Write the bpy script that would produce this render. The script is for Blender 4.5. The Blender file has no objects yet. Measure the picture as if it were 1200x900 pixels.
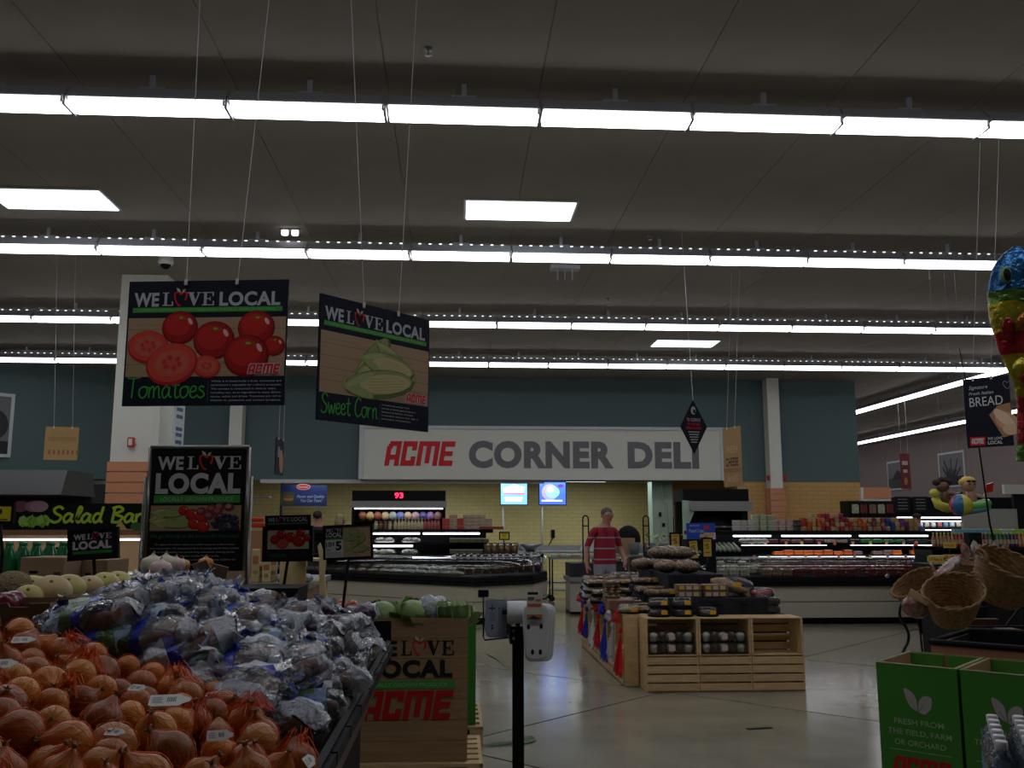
import bpy, bmesh, math, random
from mathutils import Vector, Matrix, noise
random.seed(7)
R = math.radians; PI = math.pi
SC = bpy.context.scene; COL = SC.collection
# ---------------- camera, world, exposure ----------------
F = 1083.0; PITCH = R(8.66); YAW = R(3.46); CAMZ = 1.5
cam = bpy.data.objects.new('camera', bpy.data.cameras.new('camera')); COL.objects.link(cam)
cam.data.sensor_width = 36; cam.data.lens = F/1200*36; cam.data.clip_start = .05; cam.data.clip_end = 200
cam.location = (0, 0, CAMZ); cam.rotation_euler = (PI/2+PITCH, 0, -YAW)
SC.camera = cam
W = bpy.data.worlds.new('store_air'); SC.world = W; W.use_nodes = True
W.node_tree.nodes['Background'].inputs[0].default_value = (.55, .6, .7, 1)
W.node_tree.nodes['Background'].inputs[1].default_value = .02
SC.view_settings.view_transform = 'Standard'; SC.view_settings.look = 'None'
SC.view_settings.exposure = -0.38; SC.view_settings.gamma = 1; SC.view_settings.use_curve_mapping = False
SC.cycles.max_bounces = 7; SC.cycles.diffuse_bounces = 3; SC.cycles.glossy_bounces = 3
SC.cycles.transmission_bounces = 4; SC.cycles.transparent_max_bounces = 14
SC.cycles.sample_clamp_indirect = 4; SC.cycles.caustics_reflective = False; SC.cycles.caustics_refractive = False
LAMP = 9.0        # strength of the fluorescent tubes
# ---------------- helpers ----------------
def ray(px, py):
    x = (px-600)/F; y = (450-py)/F
    fw = math.cos(PITCH)-y*math.sin(PITCH); up = math.sin(PITCH)+y*math.cos(PITCH)
    return Vector((x*math.cos(YAW)+fw*math.sin(YAW), -x*math.sin(YAW)+fw*math.cos(YAW), up))
def onZ(px, py, z): r = ray(px, py); return Vector((0, 0, CAMZ))+r*((z-CAMZ)/r.z)
def onY(px, py, y): r = ray(px, py); return Vector((0, 0, CAMZ))+r*(y/r.y)
def onD(px, py, d): return Vector((0, 0, CAMZ))+ray(px, py)*d
MATS = {}
def mat(name, col=(.5, .5, .5), rough=.6, metal=0, noise_=None, bump=None, vary=0, emit=None, es=1, coat=0, spec=.5, alpha=1, col2=None, stretch=None, trans=0):
    if name in MATS: return MATS[name]
    m = bpy.data.materials.new(name); m.use_nodes = True; MATS[name] = m
    nt = m.node_tree; p = nt.nodes['Principled BSDF']; L = nt.links
    p.inputs['Base Color'].default_value = (*col, 1); p.inputs['Roughness'].default_value = rough
    p.inputs['Metallic'].default_value = metal; p.inputs['Coat Weight'].default_value = coat
    p.inputs['Specular IOR Level'].default_value = spec; p.inputs['Alpha'].default_value = alpha
    p.inputs['Transmission Weight'].default_value = trans
    if emit: p.inputs['Emission Color'].default_value = (*emit, 1); p.inputs['Emission Strength'].default_value = es
    if noise_ or bump:
        tc = nt.nodes.new('ShaderNodeTexCoord'); mp = nt.nodes.new('ShaderNodeMapping'); L.new(tc.outputs['Object'], mp.inputs[0])
        if stretch: mp.inputs['Scale'].default_value = stretch
    src = None
    if noise_:
        n = nt.nodes.new('ShaderNodeTexNoise'); n.inputs['Scale'].default_value = noise_; n.inputs['Detail'].default_value = 5
        L.new(mp.outputs[0], n.inputs[0])
        r = nt.nodes.new('ShaderNodeValToRGB'); L.new(n.outputs[0], r.inputs[0])
        r.color_ramp.elements[0].position = .35; r.color_ramp.elements[1].position = .68
        r.color_ramp.elements[0].color = (*(col2 or [c*.6 for c in col]), 1); r.color_ramp.elements[1].color = (*col, 1)
        src = r.outputs[0]; L.new(src, p.inputs['Base Color'])
    if vary:
        oi = nt.nodes.new('ShaderNodeObjectInfo'); hs = nt.nodes.new('ShaderNodeHueSaturation')
        mr = nt.nodes.new('ShaderNodeMapRange'); mr.inputs[3].default_value = 1-vary; mr.inputs[4].default_value = 1+vary
        L.new(oi.outputs['Random'], mr.inputs[0]); L.new(mr.outputs[0], hs.inputs['Value'])
        if src: L.new(src, hs.inputs['Color'])
        else: hs.inputs['Color'].default_value = (*col, 1)
        L.new(hs.outputs[0], p.inputs['Base Color'])
    if bump:
        n = nt.nodes.new('ShaderNodeTexNoise'); n.inputs['Scale'].default_value = bump[0]; n.inputs['Detail'].default_value = 4
        L.new(mp.outputs[0], n.inputs[0]); b = nt.nodes.new('ShaderNodeBump'); b.inputs['Strength'].default_value = bump[1]
        b.inputs['Distance'].default_value = bump[2] if len(bump) > 2 else .02
        L.new(n.outputs[0], b.inputs['Height']); L.new(b.outputs[0], p.inputs['Normal'])
    return m
def paint(c, rough=.45):
    return mat('print_%02x%02x%02x' % tuple(int(max(0, min(1, v))*255) for v in c), c, rough, spec=.25)
def brickmat(name, c1, c2, mortar, w, h, rough=.45):
    m = mat(name, c1, rough); nt = m.node_tree; L = nt.links; p = nt.nodes['Principled BSDF']
    tc = nt.nodes.new('ShaderNodeTexCoord'); sx = nt.nodes.new('ShaderNodeSeparateXYZ'); cx = nt.nodes.new('ShaderNodeCombineXYZ')
    L.new(tc.outputs['Object'], sx.inputs[0]); ad = nt.nodes.new('ShaderNodeMath'); L.new(sx.outputs[0], ad.inputs[0]); L.new(sx.outputs[1], ad.inputs[1])
    L.new(ad.outputs[0], cx.inputs[0]); L.new(sx.outputs[2], cx.inputs[1])
    b = nt.nodes.new('ShaderNodeTexBrick'); L.new(cx.outputs[0], b.inputs[0])
    b.inputs['Color1'].default_value = (*c1, 1); b.inputs['Color2'].default_value = (*c2, 1); b.inputs['Mortar'].default_value = (*mortar, 1)
    b.inputs['Scale'].default_value = 1; b.inputs['Brick Width'].default_value = w; b.inputs['Row Height'].default_value = h; b.inputs['Mortar Size'].default_value = .008
    L.new(b.outputs[0], p.inputs['Base Color'])
    bp = nt.nodes.new('ShaderNodeBump'); bp.inputs['Strength'].default_value = .4; bp.inputs['Distance'].default_value = .01; bp.invert = True
    L.new(b.outputs[1], bp.inputs['Height']); L.new(bp.outputs[0], p.inputs['Normal'])
    return m
def clearmat(name, tint=(1, 1, 1), white=.12, wcol=(.9, .92, .95), gloss=.16, bump=None, rough=.08):
    if name in MATS: return MATS[name]
    m = bpy.data.materials.new(name); m.use_nodes = True; MATS[name] = m; nt = m.node_tree; L = nt.links; nt.nodes.remove(nt.nodes['Principled BSDF'])
    out = nt.nodes['Material Output']; t = nt.nodes.new('ShaderNodeBsdfTransparent'); t.inputs[0].default_value = (*tint, 1)
    d = nt.nodes.new('ShaderNodeBsdfDiffuse'); d.inputs[0].default_value = (*wcol, 1)
    g = nt.nodes.new('ShaderNodeBsdfGlossy'); g.inputs['Roughness'].default_value = rough
    m1 = nt.nodes.new('ShaderNodeMixShader'); m1.inputs[0].default_value = white; L.new(t.outputs[0], m1.inputs[1]); L.new(d.outputs[0], m1.inputs[2])
    m2 = nt.nodes.new('ShaderNodeMixShader'); L.new(m1.outputs[0], m2.inputs[1]); L.new(g.outputs[0], m2.inputs[2])
    lw = nt.nodes.new('ShaderNodeFresnel'); lw.inputs[0].default_value = 1.45
    ad = nt.nodes.new('ShaderNodeMath'); ad.operation = 'ADD'; L.new(lw.outputs[0], ad.inputs[0]); ad.inputs[1].default_value = gloss*.4; ad.use_clamp = True
    L.new(ad.outputs[0], m2.inputs[0]); L.new(m2.outputs[0], out.inputs[0])
    if bump:
        tc = nt.nodes.new('ShaderNodeTexCoord'); n = nt.nodes.new('ShaderNodeTexNoise'); n.inputs['Scale'].default_value = bump[0]; n.inputs['Detail'].default_value = 3
        L.new(tc.outputs['Object'], n.inputs[0]); b = nt.nodes.new('ShaderNodeBump'); b.inputs['Strength'].default_value = bump[1]; b.inputs['Distance'].default_value = .02
        L.new(n.outputs[0], b.inputs['Height'])
        for q in (d, g): L.new(b.outputs[0], q.inputs['Normal'])
        L.new(b.outputs[0], lw.inputs['Normal'])
    return m
class MB:
    """collects geometry of one part"""
    def __init__(s, M=None): s.v = []; s.f = []; s.m = []; s.mats = []; s.M = M; s.sm = []
    def mi(s, m):
        if m not in s.mats: s.mats.append(m)
        return s.mats.index(m)
    def add(s, vs, fs, m, smooth=False):
        o = len(s.v); k = s.mi(m)
        s.v += [tuple(s.M@Vector(v)) for v in vs] if s.M else [tuple(v) for v in vs]
        for f in fs: s.f.append([i+o for i in f]); s.m.append(k); s.sm.append(smooth)
        return s
    def box(s, x0, x1, y0, y1, z0, z1, m, rz=0, c=None):
        vs = [(x, y, z) for z in (z0, z1) for y in (y0, y1) for x in (x0, x1)]
        if rz:
            cx, cy = c or ((x0+x1)/2, (y0+y1)/2); ca, sa = math.cos(rz), math.sin(rz)
            vs = [(cx+(x-cx)*ca-(y-cy)*sa, cy+(x-cx)*sa+(y-cy)*ca, z) for x, y, z in vs]
        return s.add(vs, [(0, 2, 3, 1), (4, 5, 7, 6), (0, 1, 5, 4), (2, 6, 7, 3), (0, 4, 6, 2), (1, 3, 7, 5)], m)
    def cbox(s, c, d, m, rot=None, bev=0):
        x, y, z = [q/2 for q in d]
        if bev:
            b = bev; vs = []; prof = [(-x+b, -y), (x-b, -y), (x, -y+b), (x, y-b), (x-b, y), (-x+b, y), (-x, y-b), (-x, -y+b)]
            lv = [(-z, .0), (-z+b, 1), (z-b, 1), (z, .0)]
            for zz, k in lv:
                for px, py in prof: vs.append((px-(0 if k else math.copysign(b, px)), py-(0 if k else math.copysign(b, py)), zz))
            fs = [tuple(range(7, -1, -1)), tuple(range(24, 32))]+[(8*i+j, 8*i+(j+1) % 8, 8*i+8+(j+1) % 8, 8*i+8+j) for i in range(3) for j in range(8)]
        else:
            vs = [(a, b_, c_) for c_ in (-z, z) for b_ in (-y, y) for a in (-x, x)]
            fs = [(0, 2, 3, 1), (4, 5, 7, 6), (0, 1, 5, 4), (2, 6, 7, 3), (0, 4, 6, 2), (1, 3, 7, 5)]
        T = Matrix.Translation(c)@(rot.to_4x4() if rot else Matrix())
        return s.add([T@Vector(v) for v in vs], fs, m)
    def tube(s, pts, r, m, n=6, closed=False, caps=True):
        pts = [Vector(p) for p in pts]; N = len(pts); rs = r if isinstance(r, (list, tuple)) else [r]*N
        vs = []; up = Vector((0, 0, 1)); prev = None
        for i, p in enumerate(pts):
            a = pts[(i-1) % N] if (i or closed) else p; b = pts[(i+1) % N] if (i < N-1 or closed) else p
            t = (b-a)
            t = t.normalized() if t.length > 1e-9 else Vector((0, 0, 1))
            if prev is None: u = t.cross(up) if abs(t.z) < .95 else t.cross(Vector((1, 0, 0)))
            else: u = prev-t*prev.dot(t)
            u = u.normalized() if u.length > 1e-9 else Vector((1, 0, 0)); prev = u; w = t.cross(u)
            for k in range(n): a_ = 2*PI*k/n; vs.append(p+(u*math.cos(a_)+w*math.sin(a_))*rs[i])
        fs = [(i*n+k, i*n+(k+1) % n, ((i+1) % N)*n+(k+1) % n, ((i+1) % N)*n+k) for i in range(N if closed else N-1) for k in range(n)]
        if caps and not closed: fs += [tuple(range(n-1, -1, -1)), tuple(range((N-1)*n, N*n))]
        return s.add(vs, fs, m, n > 4)
    def lathe(s, prof, m, n=20, c=(0, 0, 0), f=None, smooth=True, caps=True, arc=None):
        vs = []; c = Vector(c); P = len(prof)
        for r, z in prof:
            for k in range(n):
                a = 2*PI*k/n; v = Vector((r*math.cos(a), r*math.sin(a), z))
                if f: v = f(v, a)
                vs.append(c+v)
        fs = [(i*n+k, i*n+(k+1) % n, (i+1)*n+(k+1) % n, (i+1)*n+k) for i in range(P-1) for k in range(n)]
        if caps:
            if prof[0][0] > 1e-6: fs.append(tuple(range(n-1, -1, -1)))
            if prof[-1][0] > 1e-6: fs.append(tuple(range((P-1)*n, P*n)))
        return s.add(vs, fs, m, smooth)
    def ball(s, c, r, m, nu=14, nv=9, f=None, rot=None):
        r = r if isinstance(r, (list, tuple)) else (r, r, r); vs = []
        for i in range(nv+1):
            t = PI*i/nv
            for k in range(nu):
                a = 2*PI*k/nu; v = Vector((math.sin(t)*math.cos(a), math.sin(t)*math.sin(a), -math.cos(t)))
                if f: v = v*f(v)
                v = Vector((v.x*r[0], v.y*r[1], v.z*r[2]))
                if rot: v = rot@v
                vs.append(v+Vector(c))
        fs = [(i*nu+k, i*nu+(k+1) % nu, (i+1)*nu+(k+1) % nu, (i+1)*nu+k) for i in range(nv) for k in range(nu)]
        return s.add(vs, fs, m, True)
    def prism(s, poly, a, b, m, axis='z'):
        n = len(poly)
        def q(p, t): return (p[0], p[1], t) if axis == 'z' else ((p[0], t, p[1]) if axis == 'y' else (t, p[0], p[1]))
        vs = [q(p, a) for p in poly]+[q(p, b) for p in poly]
        return s.add(vs, [tuple(range(n-1, -1, -1)), tuple(range(n, 2*n))]+[(i, (i+1) % n, n+(i+1) % n, n+i) for i in range(n)], m)
    def grid(s, nx, ny, fn, m, smooth=True):
        vs = [fn(i/nx, j/ny) for j in range(ny+1) for i in range(nx+1)]
        return s.add(vs, [(j*(nx+1)+i, j*(nx+1)+i+1, (j+1)*(nx+1)+i+1, (j+1)*(nx+1)+i) for j in range(ny) for i in range(nx)], m, smooth)
    def mesh(s, name):
        me = bpy.data.meshes.new(name); me.from_pydata(s.v, [], s.f)
        for m in s.mats: me.materials.append(m)
        me.polygons.foreach_set('material_index', s.m); me.polygons.foreach_set('use_smooth', s.sm); me.update()
        return me
    def obj(s, name, parent=None, loc=None, rot=None):
        return inst(name, s.mesh(name), parent, loc, rot)
def inst(name, me, parent=None, loc=None, rot=None):
    o = bpy.data.objects.new(name, me); COL.objects.link(o); o.parent = parent
    if loc is not None: o.location = loc
    if rot is not None: o.rotation_euler = rot
    return o
def tag(o, label, cat, group=None, kind=None):
    o['label'] = label; o['category'] = cat
    if group: o['group'] = group
    if kind: o['kind'] = kind
    return o
def thing(name, label, cat, loc=(0, 0, 0), rz=0, group=None, rot=None):
    o = bpy.data.objects.new(name, None); COL.objects.link(o); o.empty_display_size = .1
    o.location = loc; o.rotation_euler = rot or (0, 0, rz)
    return tag(o, label, cat, group)
def struct(o): o['kind'] = 'structure'; return o
def dup(root, loc, rot=(0, 0, 0), label=None, group=None, scale=None):
    def cp(o, par):
        c = o.copy(); COL.objects.link(c); c.parent = par
        for ch in KIDS.get(o.name, []): cp(ch, c)
        return c
    KIDS = {}
    st = [root]
    while st:
        o = st.pop(); KIDS[o.name] = list(o.children); st += KIDS[o.name]
    r = cp(root, None); r.location = loc; r.rotation_euler = rot
    if scale: r.scale = (scale,)*3 if isinstance(scale, (int, float)) else scale
    if label: r['label'] = label
    if group: r['group'] = group
    return r
class Kind:
    """first call moves the prototype, later calls copy it"""
    def __init__(s, make): s.make = make; s.root = None; s.used = False
    def put(s, loc, rot=(0, 0, 0), label=None, group=None, scale=None):
        if s.root is None:
            s.root = s.make(); r = s.root; r.location = loc; r.rotation_euler = rot
            if scale: r.scale = (scale,)*3 if isinstance(scale, (int, float)) else scale
            if label: r['label'] = label
            if group: r['group'] = group
            bpy.context.view_layer.update()
            return r
        return dup(s.root, loc, rot, label, group, scale or 1)
ORD = 'first second third fourth fifth sixth seventh eighth ninth tenth eleventh twelfth thirteenth fourteenth fifteenth sixteenth seventeenth eighteenth nineteenth'.split()
LAYER = ['lowest', 'second', 'third', 'fourth', 'topmost']
TENS = 'twenty thirty forty fifty sixty seventy eighty ninety'.split()
def nth(i):
    if i > 99: return 'hundred-and-'+nth(i-100)
    if i == 99: return 'hundredth'
    if i < 19: return ORD[i]
    n = i+1; t, u = divmod(n, 10)
    return (TENS[t-2][:-1]+'ieth') if u == 0 else TENS[t-2]+'-'+ORD[u-1]
# ---- flat printed artwork on real boards ----
_TX = {}
def textmesh(s, bold):
    if (s, bold) in _TX: return _TX[(s, bold)]
    cu = bpy.data.curves.new('t', 'FONT'); cu.body = s; cu.size = 1; cu.offset = bold; cu.space_character = 1+bold*2; cu.resolution_u = 4
    o = bpy.data.objects.new('t', cu); COL.objects.link(o); dg = bpy.context.evaluated_depsgraph_get()
    me = o.evaluated_get(dg).to_mesh(); vs = [v.co.copy() for v in me.vertices]; fs = [tuple(p.vertices) for p in me.polygons]
    bpy.data.objects.remove(o); bpy.data.curves.remove(cu)
    x0 = min([v.x for v in vs] or [0]); x1 = max([v.x for v in vs] or [1])
    _TX[(s, bold)] = ([(v.x-x0, v.y) for v in vs], fs, x1-x0); return _TX[(s, bold)]
class Art:
    def __init__(s, O, Rv, U, step=.0006):
        s.O = Vector(O); s.R = Vector(Rv).normalized(); s.U = Vector(U).normalized(); s.N = s.R.cross(s.U).normalized(); s.b = MB(); s.st = step; s.k = 0
    def P(s, x, y, l): return s.O+s.R*x+s.U*y+s.N*(s.st*(l+1)+s.k)
    def poly(s, pts, c, l=0, m=None):
        s.k += s.st*.04
        s.b.add([s.P(x, y, l) for x, y in pts], [tuple(range(len(pts)))], m or paint(c)); return s
    def rect(s, x0, y0, x1, y1, c, l=0, m=None): return s.poly([(x0, y0), (x1, y0), (x1, y1), (x0, y1)], c, l, m)
    def ell(s, x, y, rx, ry, c, l=0, rot=0, n=20):
        ca, sa = math.cos(rot), math.sin(rot)
        return s.poly([(x+rx*math.cos(t)*ca-ry*math.sin(t)*sa, y+rx*math.cos(t)*sa+ry*math.sin(t)*ca) for t in [2*PI*i/n for i in range(n)]], c, l)
    def text(s, tx, x, y, h, c, l=1, bold=0, w=None, shear=0, al='l', m=None):
        vs, fs, W_ = textmesh(tx, bold); k = h/.72; kx = (w/W_) if w else k
        if al == 'c': x -= W_*kx/2
        if al == 'r': x -= W_*kx
        s.b.add([s.P(x+a*kx+b_*k*shear, y+b_*k, l) for a, b_ in vs], fs, m or paint(c)); return s
    def stroke(s, pts, w, c, l=1, closed=False):
        s.k += s.st*.04; P = [Vector(p) for p in pts]; n = len(P); A = []; B_ = []
        for i in range(n):
            a = P[i-1] if (i or closed) else P[i]; b_ = P[(i+1) % n] if (i < n-1 or closed) else P[i]
            t = (b_-a); t = t.normalized() if t.length > 1e-9 else Vector((1, 0)); q = Vector((-t.y, t.x))*w/2
            A.append(P[i]+q); B_.append(P[i]-q)
        vs = [s.P(p.x, p.y, l) for p in A]+[s.P(p.x, p.y, l) for p in B_]
        s.b.add(vs, [(i, n+i, n+(i+1) % n, (i+1) % n) for i in range(n if closed else n-1)], paint(c)); return s
    def obj(s, name, parent): return s.b.obj(name, parent)
def smooth_path(p, k=5):
    o = []
    for i in range(len(p)-1):
        a = p[max(i-1, 0)]; b = p[i]; c = p[i+1]; d = p[min(i+2, len(p)-1)]
        for j in range(k):
            t = j/k
            o.append(tuple(.5*((2*b[q])+(-a[q]+c[q])*t+(2*a[q]-5*b[q]+4*c[q]-d[q])*t*t+(-a[q]+3*b[q]-3*c[q]+d[q])*t**3) for q in range(len(b))))
    o.append(tuple(p[-1])); return o
# handwriting glyphs: strokes on a unit x-height grid, advance width
HW = {
 'T': ([[(0, 1.75), (.5, 1.7), (1.05, 1.8)], [(.5, 1.7), (.45, .9), (.4, 0)]], .95),
 'o': ([[(.45, 1), (.1, .8), (.05, .3), (.3, 0), (.62, .3), (.65, .8), (.4, 1), (.75, .9)]], .78),
 'm': ([[(.05, .95), (.05, 0)], [(.05, .6), (.3, 1), (.42, .8), (.42, 0)], [(.42, .6), (.68, 1), (.82, .8), (.85, .1), (1, .05)]], 1.05),
 'a': ([[(.6, .85), (.3, 1), (.05, .5), (.2, 0), (.5, .3), (.62, .95)], [(.62, .95), (.6, .2), (.8, .05)]], .82),
 't': ([[(.3, 1.6), (.25, .3), (.4, 0), (.6, .15)], [(0, 1.05), (.6, 1.12)]], .62),
 'e': ([[(.1, .5), (.45, .6), (.5, .9), (.25, 1), (.05, .6), (.1, .15), (.35, 0), (.65, .25)]], .66),
 's': ([[(.5, .9), (.25, 1), (.1, .75), (.4, .5), (.5, .2), (.25, 0), (0, .12)]], .6),
 'S': ([[(.8, 1.5), (.5, 1.8), (.15, 1.5), (.3, 1.05), (.7, .7), (.65, .2), (.3, 0), (0, .25)]], .9),
 'w': ([[(0, 1), (.15, .1), (.25, .1), (.4, .8), (.55, .1), (.65, .1), (.85, 1)]], .92),
 'C': ([[(.8, 1.5), (.5, 1.75), (.15, 1.3), (.05, .5), (.35, 0), (.85, .3)]], .9),
 'r': ([[(.05, 1), (.08, 0)], [(.08, .6), (.28, .95), (.46, .9)]], .68),
 'n': ([[(.05, .95), (.05, 0)], [(.05, .6), (.35, 1), (.5, .8), (.52, .1), (.7, .05)]], .75),
 'l': ([[(.1, .3), (.4, 1.3), (.35, 1.75), (.2, 1.6), (.15, .4), (.3, 0), (.5, .2)]], .48),
 'd': ([[(.55, .9), (.25, 1), (.05, .5), (.2, 0), (.42, .15), (.52, .5)], [(.66, 1.8), (.56, .3), (.78, .05)]], .8),
 'B': ([[(.2, 1.7), (.15, 0)], [(0, 1.6), (.5, 1.8), (.8, 1.4), (.3, .95), (.85, .6), (.6, .05), (.1, .05)]], .98)}
def handwrite(art, tx, x, y, xh, c, w, l=1, shear=0, wd=None):
    tot = sum(HW[ch][1] if ch != ' ' else .5 for ch in tx); kx = wd/tot if wd else xh
    for ch in tx:
        if ch == ' ': x += .5*kx; continue
        for st in HW[ch][0]:
            art.stroke([(x+p[0]*kx+p[1]*xh*shear, y+p[1]*xh) for p in smooth_path([(a, b) for a, b in st])], w, c, l)
        x += HW[ch][1]*kx
WHITE = (.62, .63, .66); REDP = (.62, .015, .02); GRNP = (.06, .30, .05); NAVY = (.008, .009, .016)
def acme(art, x, y, w, h, c=REDP, l=2, outline=None):
    G = [[(.05, 0, .33, .8), (.62, 0, .9, 1), (.2, .8, .9, 1), (.05, .25, .9, .45), (.12, .7, .4, .9)], [(0, 0, .28, 1), (0, .78, .85, 1), (0, 0, .85, .22), (.57, .62, .85, 1), (.57, 0, .85, .38)],
         [(0, 0, .28, 1), (.49, .1, .77, 1), (.98, 0, 1.26, 1), (0, .8, 1.26, 1)], [(0, 0, .28, 1), (0, .78, .82, 1), (0, .4, .74, .6), (0, 0, .82, .22)]]
    adv = [1.0, .95, 1.36, .85]; tot = sum(adv)+.22; k = w/tot
    for ps, (ex, col, ll) in enumerate(([(.09, outline, l)] if outline else [])+[(0, c, l+1)]):
        xx = x
        for g, a in zip(G, adv):
            for (a0, b0, a1, b1) in g:
                a0 -= ex; b0 -= ex*.6; a1 += ex; b1 += ex*.6
                art.poly([(xx+(q+.22*r_)*k, y+r_*h) for q, r_ in ((a0, b0), (a1, b0), (a1, b1), (a0, b1))], col, ll)
            xx += a*k
def apple(art, x, y, s, l=2):
    pts = [(.05, .62), (-.2, .85), (-.48, .75), (-.5, .35), (-.3, -.1), (-.12, -.38), (.05, -.3)]
    art.stroke([(x+a*s, y+b*s) for a, b in smooth_path(pts, 4)], .13*s, REDP, l)
    pts = [(.05, .62), (.28, .85), (.55, .7), (.52, .35), (.42, .1)]
    art.stroke([(x+a*s, y+b*s) for a, b in smooth_path(pts, 4)], .15*s, REDP, l)
    art.poly([(x+a*s, y+b*s) for a, b in [(.05, .78), (-.1, 1.1), (-.38, 1.25), (-.3, .95)]], (.42, .55, .38), l+1)
    art.poly([(x+a*s, y+b*s) for a, b in [(.08, .78), (.3, .85), (.48, 1.12), (.2, 1.05)]], (.30, .50, .28), l+1)
def serif(art, ch, x, y, w, h, c, l):
    if ch == 'L': rs = [(.18, 0, .42, 1), (.0, .94, .6, 1), (0, 0, 1, .07), (.88, 0, 1, .32)]
    elif ch == 'E': rs = [(.15, 0, .38, 1), (0, .93, .95, 1), (0, 0, 1, .07), (.84, .7, .95, 1), (.88, 0, 1, .32), (.3, .47, .7, .54), (.62, .36, .7, .65)]
    else:
        art.poly([(x+.08*w, y+h), (x+.38*w, y+h), (x+.64*w, y+.25*h), (x+.55*w, y), (x+.46*w, y)], c, l)
        art.poly([(x+.8*w, y+h), (x+.9*w, y+h), (x+.55*w, y), (x+.46*w, y)], c, l); rs = [(0, .94, .5, 1), (.68, .94, 1, 1)]
    for a, b, d, e in rs: art.rect(x+a*w, y+b*h, x+d*w, y+e*h, c, l)
def we_love(art, x, y, w, h, c=WHITE, l=1, tail=True):
    """WE L(apple)VE [LOCAL] in a line of cap height h"""
    u = w/(10.3 if tail else 5.65)
    art.text('WE', x, y, h, c, l, .035, w=1.75*u)
    x2 = x+2.0*u
    serif(art, 'L', x2, y, .75*u, h, c, l); apple(art, x2+1.25*u, y+h*.32, .78*u, l+1)
    serif(art, 'V', x2+1.72*u, y, 1.0*u, h, c, l); serif(art, 'E', x2+2.78*u, y, .85*u, h, c, l)
    if tail: art.text('LOCAL', x2+4.0*u, y, h, c, l, .035, w=4.25*u)
def fineprint(art, lines, x, y, w, lh, c, l=1, al='c'):
    for i, t in enumerate(lines):
        art.text(t, x, y-i*lh, lh*.42, c, l, .01, w=w*min(1, len(t)/max(len(q) for q in lines)*1.0), al=al)
def wood_print(art, x0, y0, x1, y1, c=(.40, .26, .16), n=5, l=0):
    art.rect(x0, y0, x1, y1, c, l); rnd = random.Random(3)
    for i in range(n*3):
        yy = y0+(y1-y0)*rnd.random(); a = x0+(x1-x0)*rnd.random()*.6
        art.rect(a, yy, min(x1, a+(x1-x0)*rnd.uniform(.2, .5)), yy+(y1-y0)*.012, [q*.78 for q in c], l)
    for i in range(1, n): yy = y0+(y1-y0)*i/n; art.rect(x0, yy, x1, yy+(y1-y0)*.008, [q*.5 for q in c], l)
def tomato(art, x, y, r, l=1, cut=False, rot=0):
    if cut:
        art.ell(x, y, r, r*.8, (.42, .02, .015), l, rot); art.ell(x-.02*r, y+.06*r, r*.93, r*.72, (.62, .06, .04), l, rot); art.ell(x, y+.05*r, r*.72, r*.5, (.62, .09, .06), l, rot)
        for k in range(6):
            a = k*PI/3+.3; art.ell(x+.5*r*math.cos(a), y+.05*r+.36*r*math.sin(a), .13*r, .2*r, (.54, .12, .07), l, a)
            art.ell(x+.3*r*math.cos(a+.5), y+.05*r+.2*r*math.sin(a+.5), .1*r, .1*r, (.54, .04, .03), l, a)
    else:
        art.ell(x, y, r, r*.93, (.18, .004, .006), l); art.ell(x-.04*r, y+.05*r, r*.92, r*.84, (.33, .01, .01), l)
        art.ell(x-.1*r, y+.15*r, r*.72, r*.6, (.48, .02, .014), l); art.ell(x+.05*r, y+.55*r, .35*r, .14*r, (.32, .05, .01), l); art.ell(x+.05*r, y+.55*r, .12*r, .06*r, (.35, .30, .05), l)
        art.ell(x+.55*r, y+.35*r, .1*r, .2*r, (.75, .45, .42), l, .5)
def corncob(art, x, y, L_, w, rot, l=1, kern=True):
    ca, sa = math.cos(rot), math.sin(rot)
    def q(a, b): return (x+a*ca-b*sa, y+a*sa+b*ca)
    art.ell(x, y, L_*.55, w*.62, (.10, .14, .035), l, rot, 14); art.ell(*q(.0, .08*w), L_*.52, w*.5, (.27, .31, .11), l, rot, 14)
    if kern:
        art.ell(*q(.08*L_, .02*w), L_*.40, w*.40, (.50, .44, .20), l, rot, 16)
        for i in range(-2, 3): art.stroke([q(-.2*L_+.03*abs(i)*L_, i*.12*w), q(.4*L_-.04*abs(i)*L_, i*.12*w)], .02*w, (.30, .28, .08), l)
    art.ell(*q(-.35*L_, -.2*w), L_*.25, w*.2, (.30, .35, .13), l, rot-.35, 10); art.ell(*q(-.3*L_, .25*w), L_*.22, w*.14, (.37, .42, .19), l, rot+.3, 10)
def board(parent, O, Rv, w, h, m, t=.008, name='board'):
    """slab whose printed face starts at O (bottom left), right vector Rv"""
    Rv = Vector(Rv).normalized(); U = Vector((0, 0, 1)); N = Rv.cross(U); b = MB()
    c = [Vector(O)+Rv*x+U*y-N*z for z in (0, t) for x, y in ((0, 0), (w, 0), (w, h), (0, h))]
    b.add(c, [(0, 1, 2, 3), (7, 6, 5, 4), (0, 4, 5, 1), (1, 5, 6, 2), (2, 6, 7, 3), (3, 7, 4, 0)], m); return b.obj(name, parent)
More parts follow.
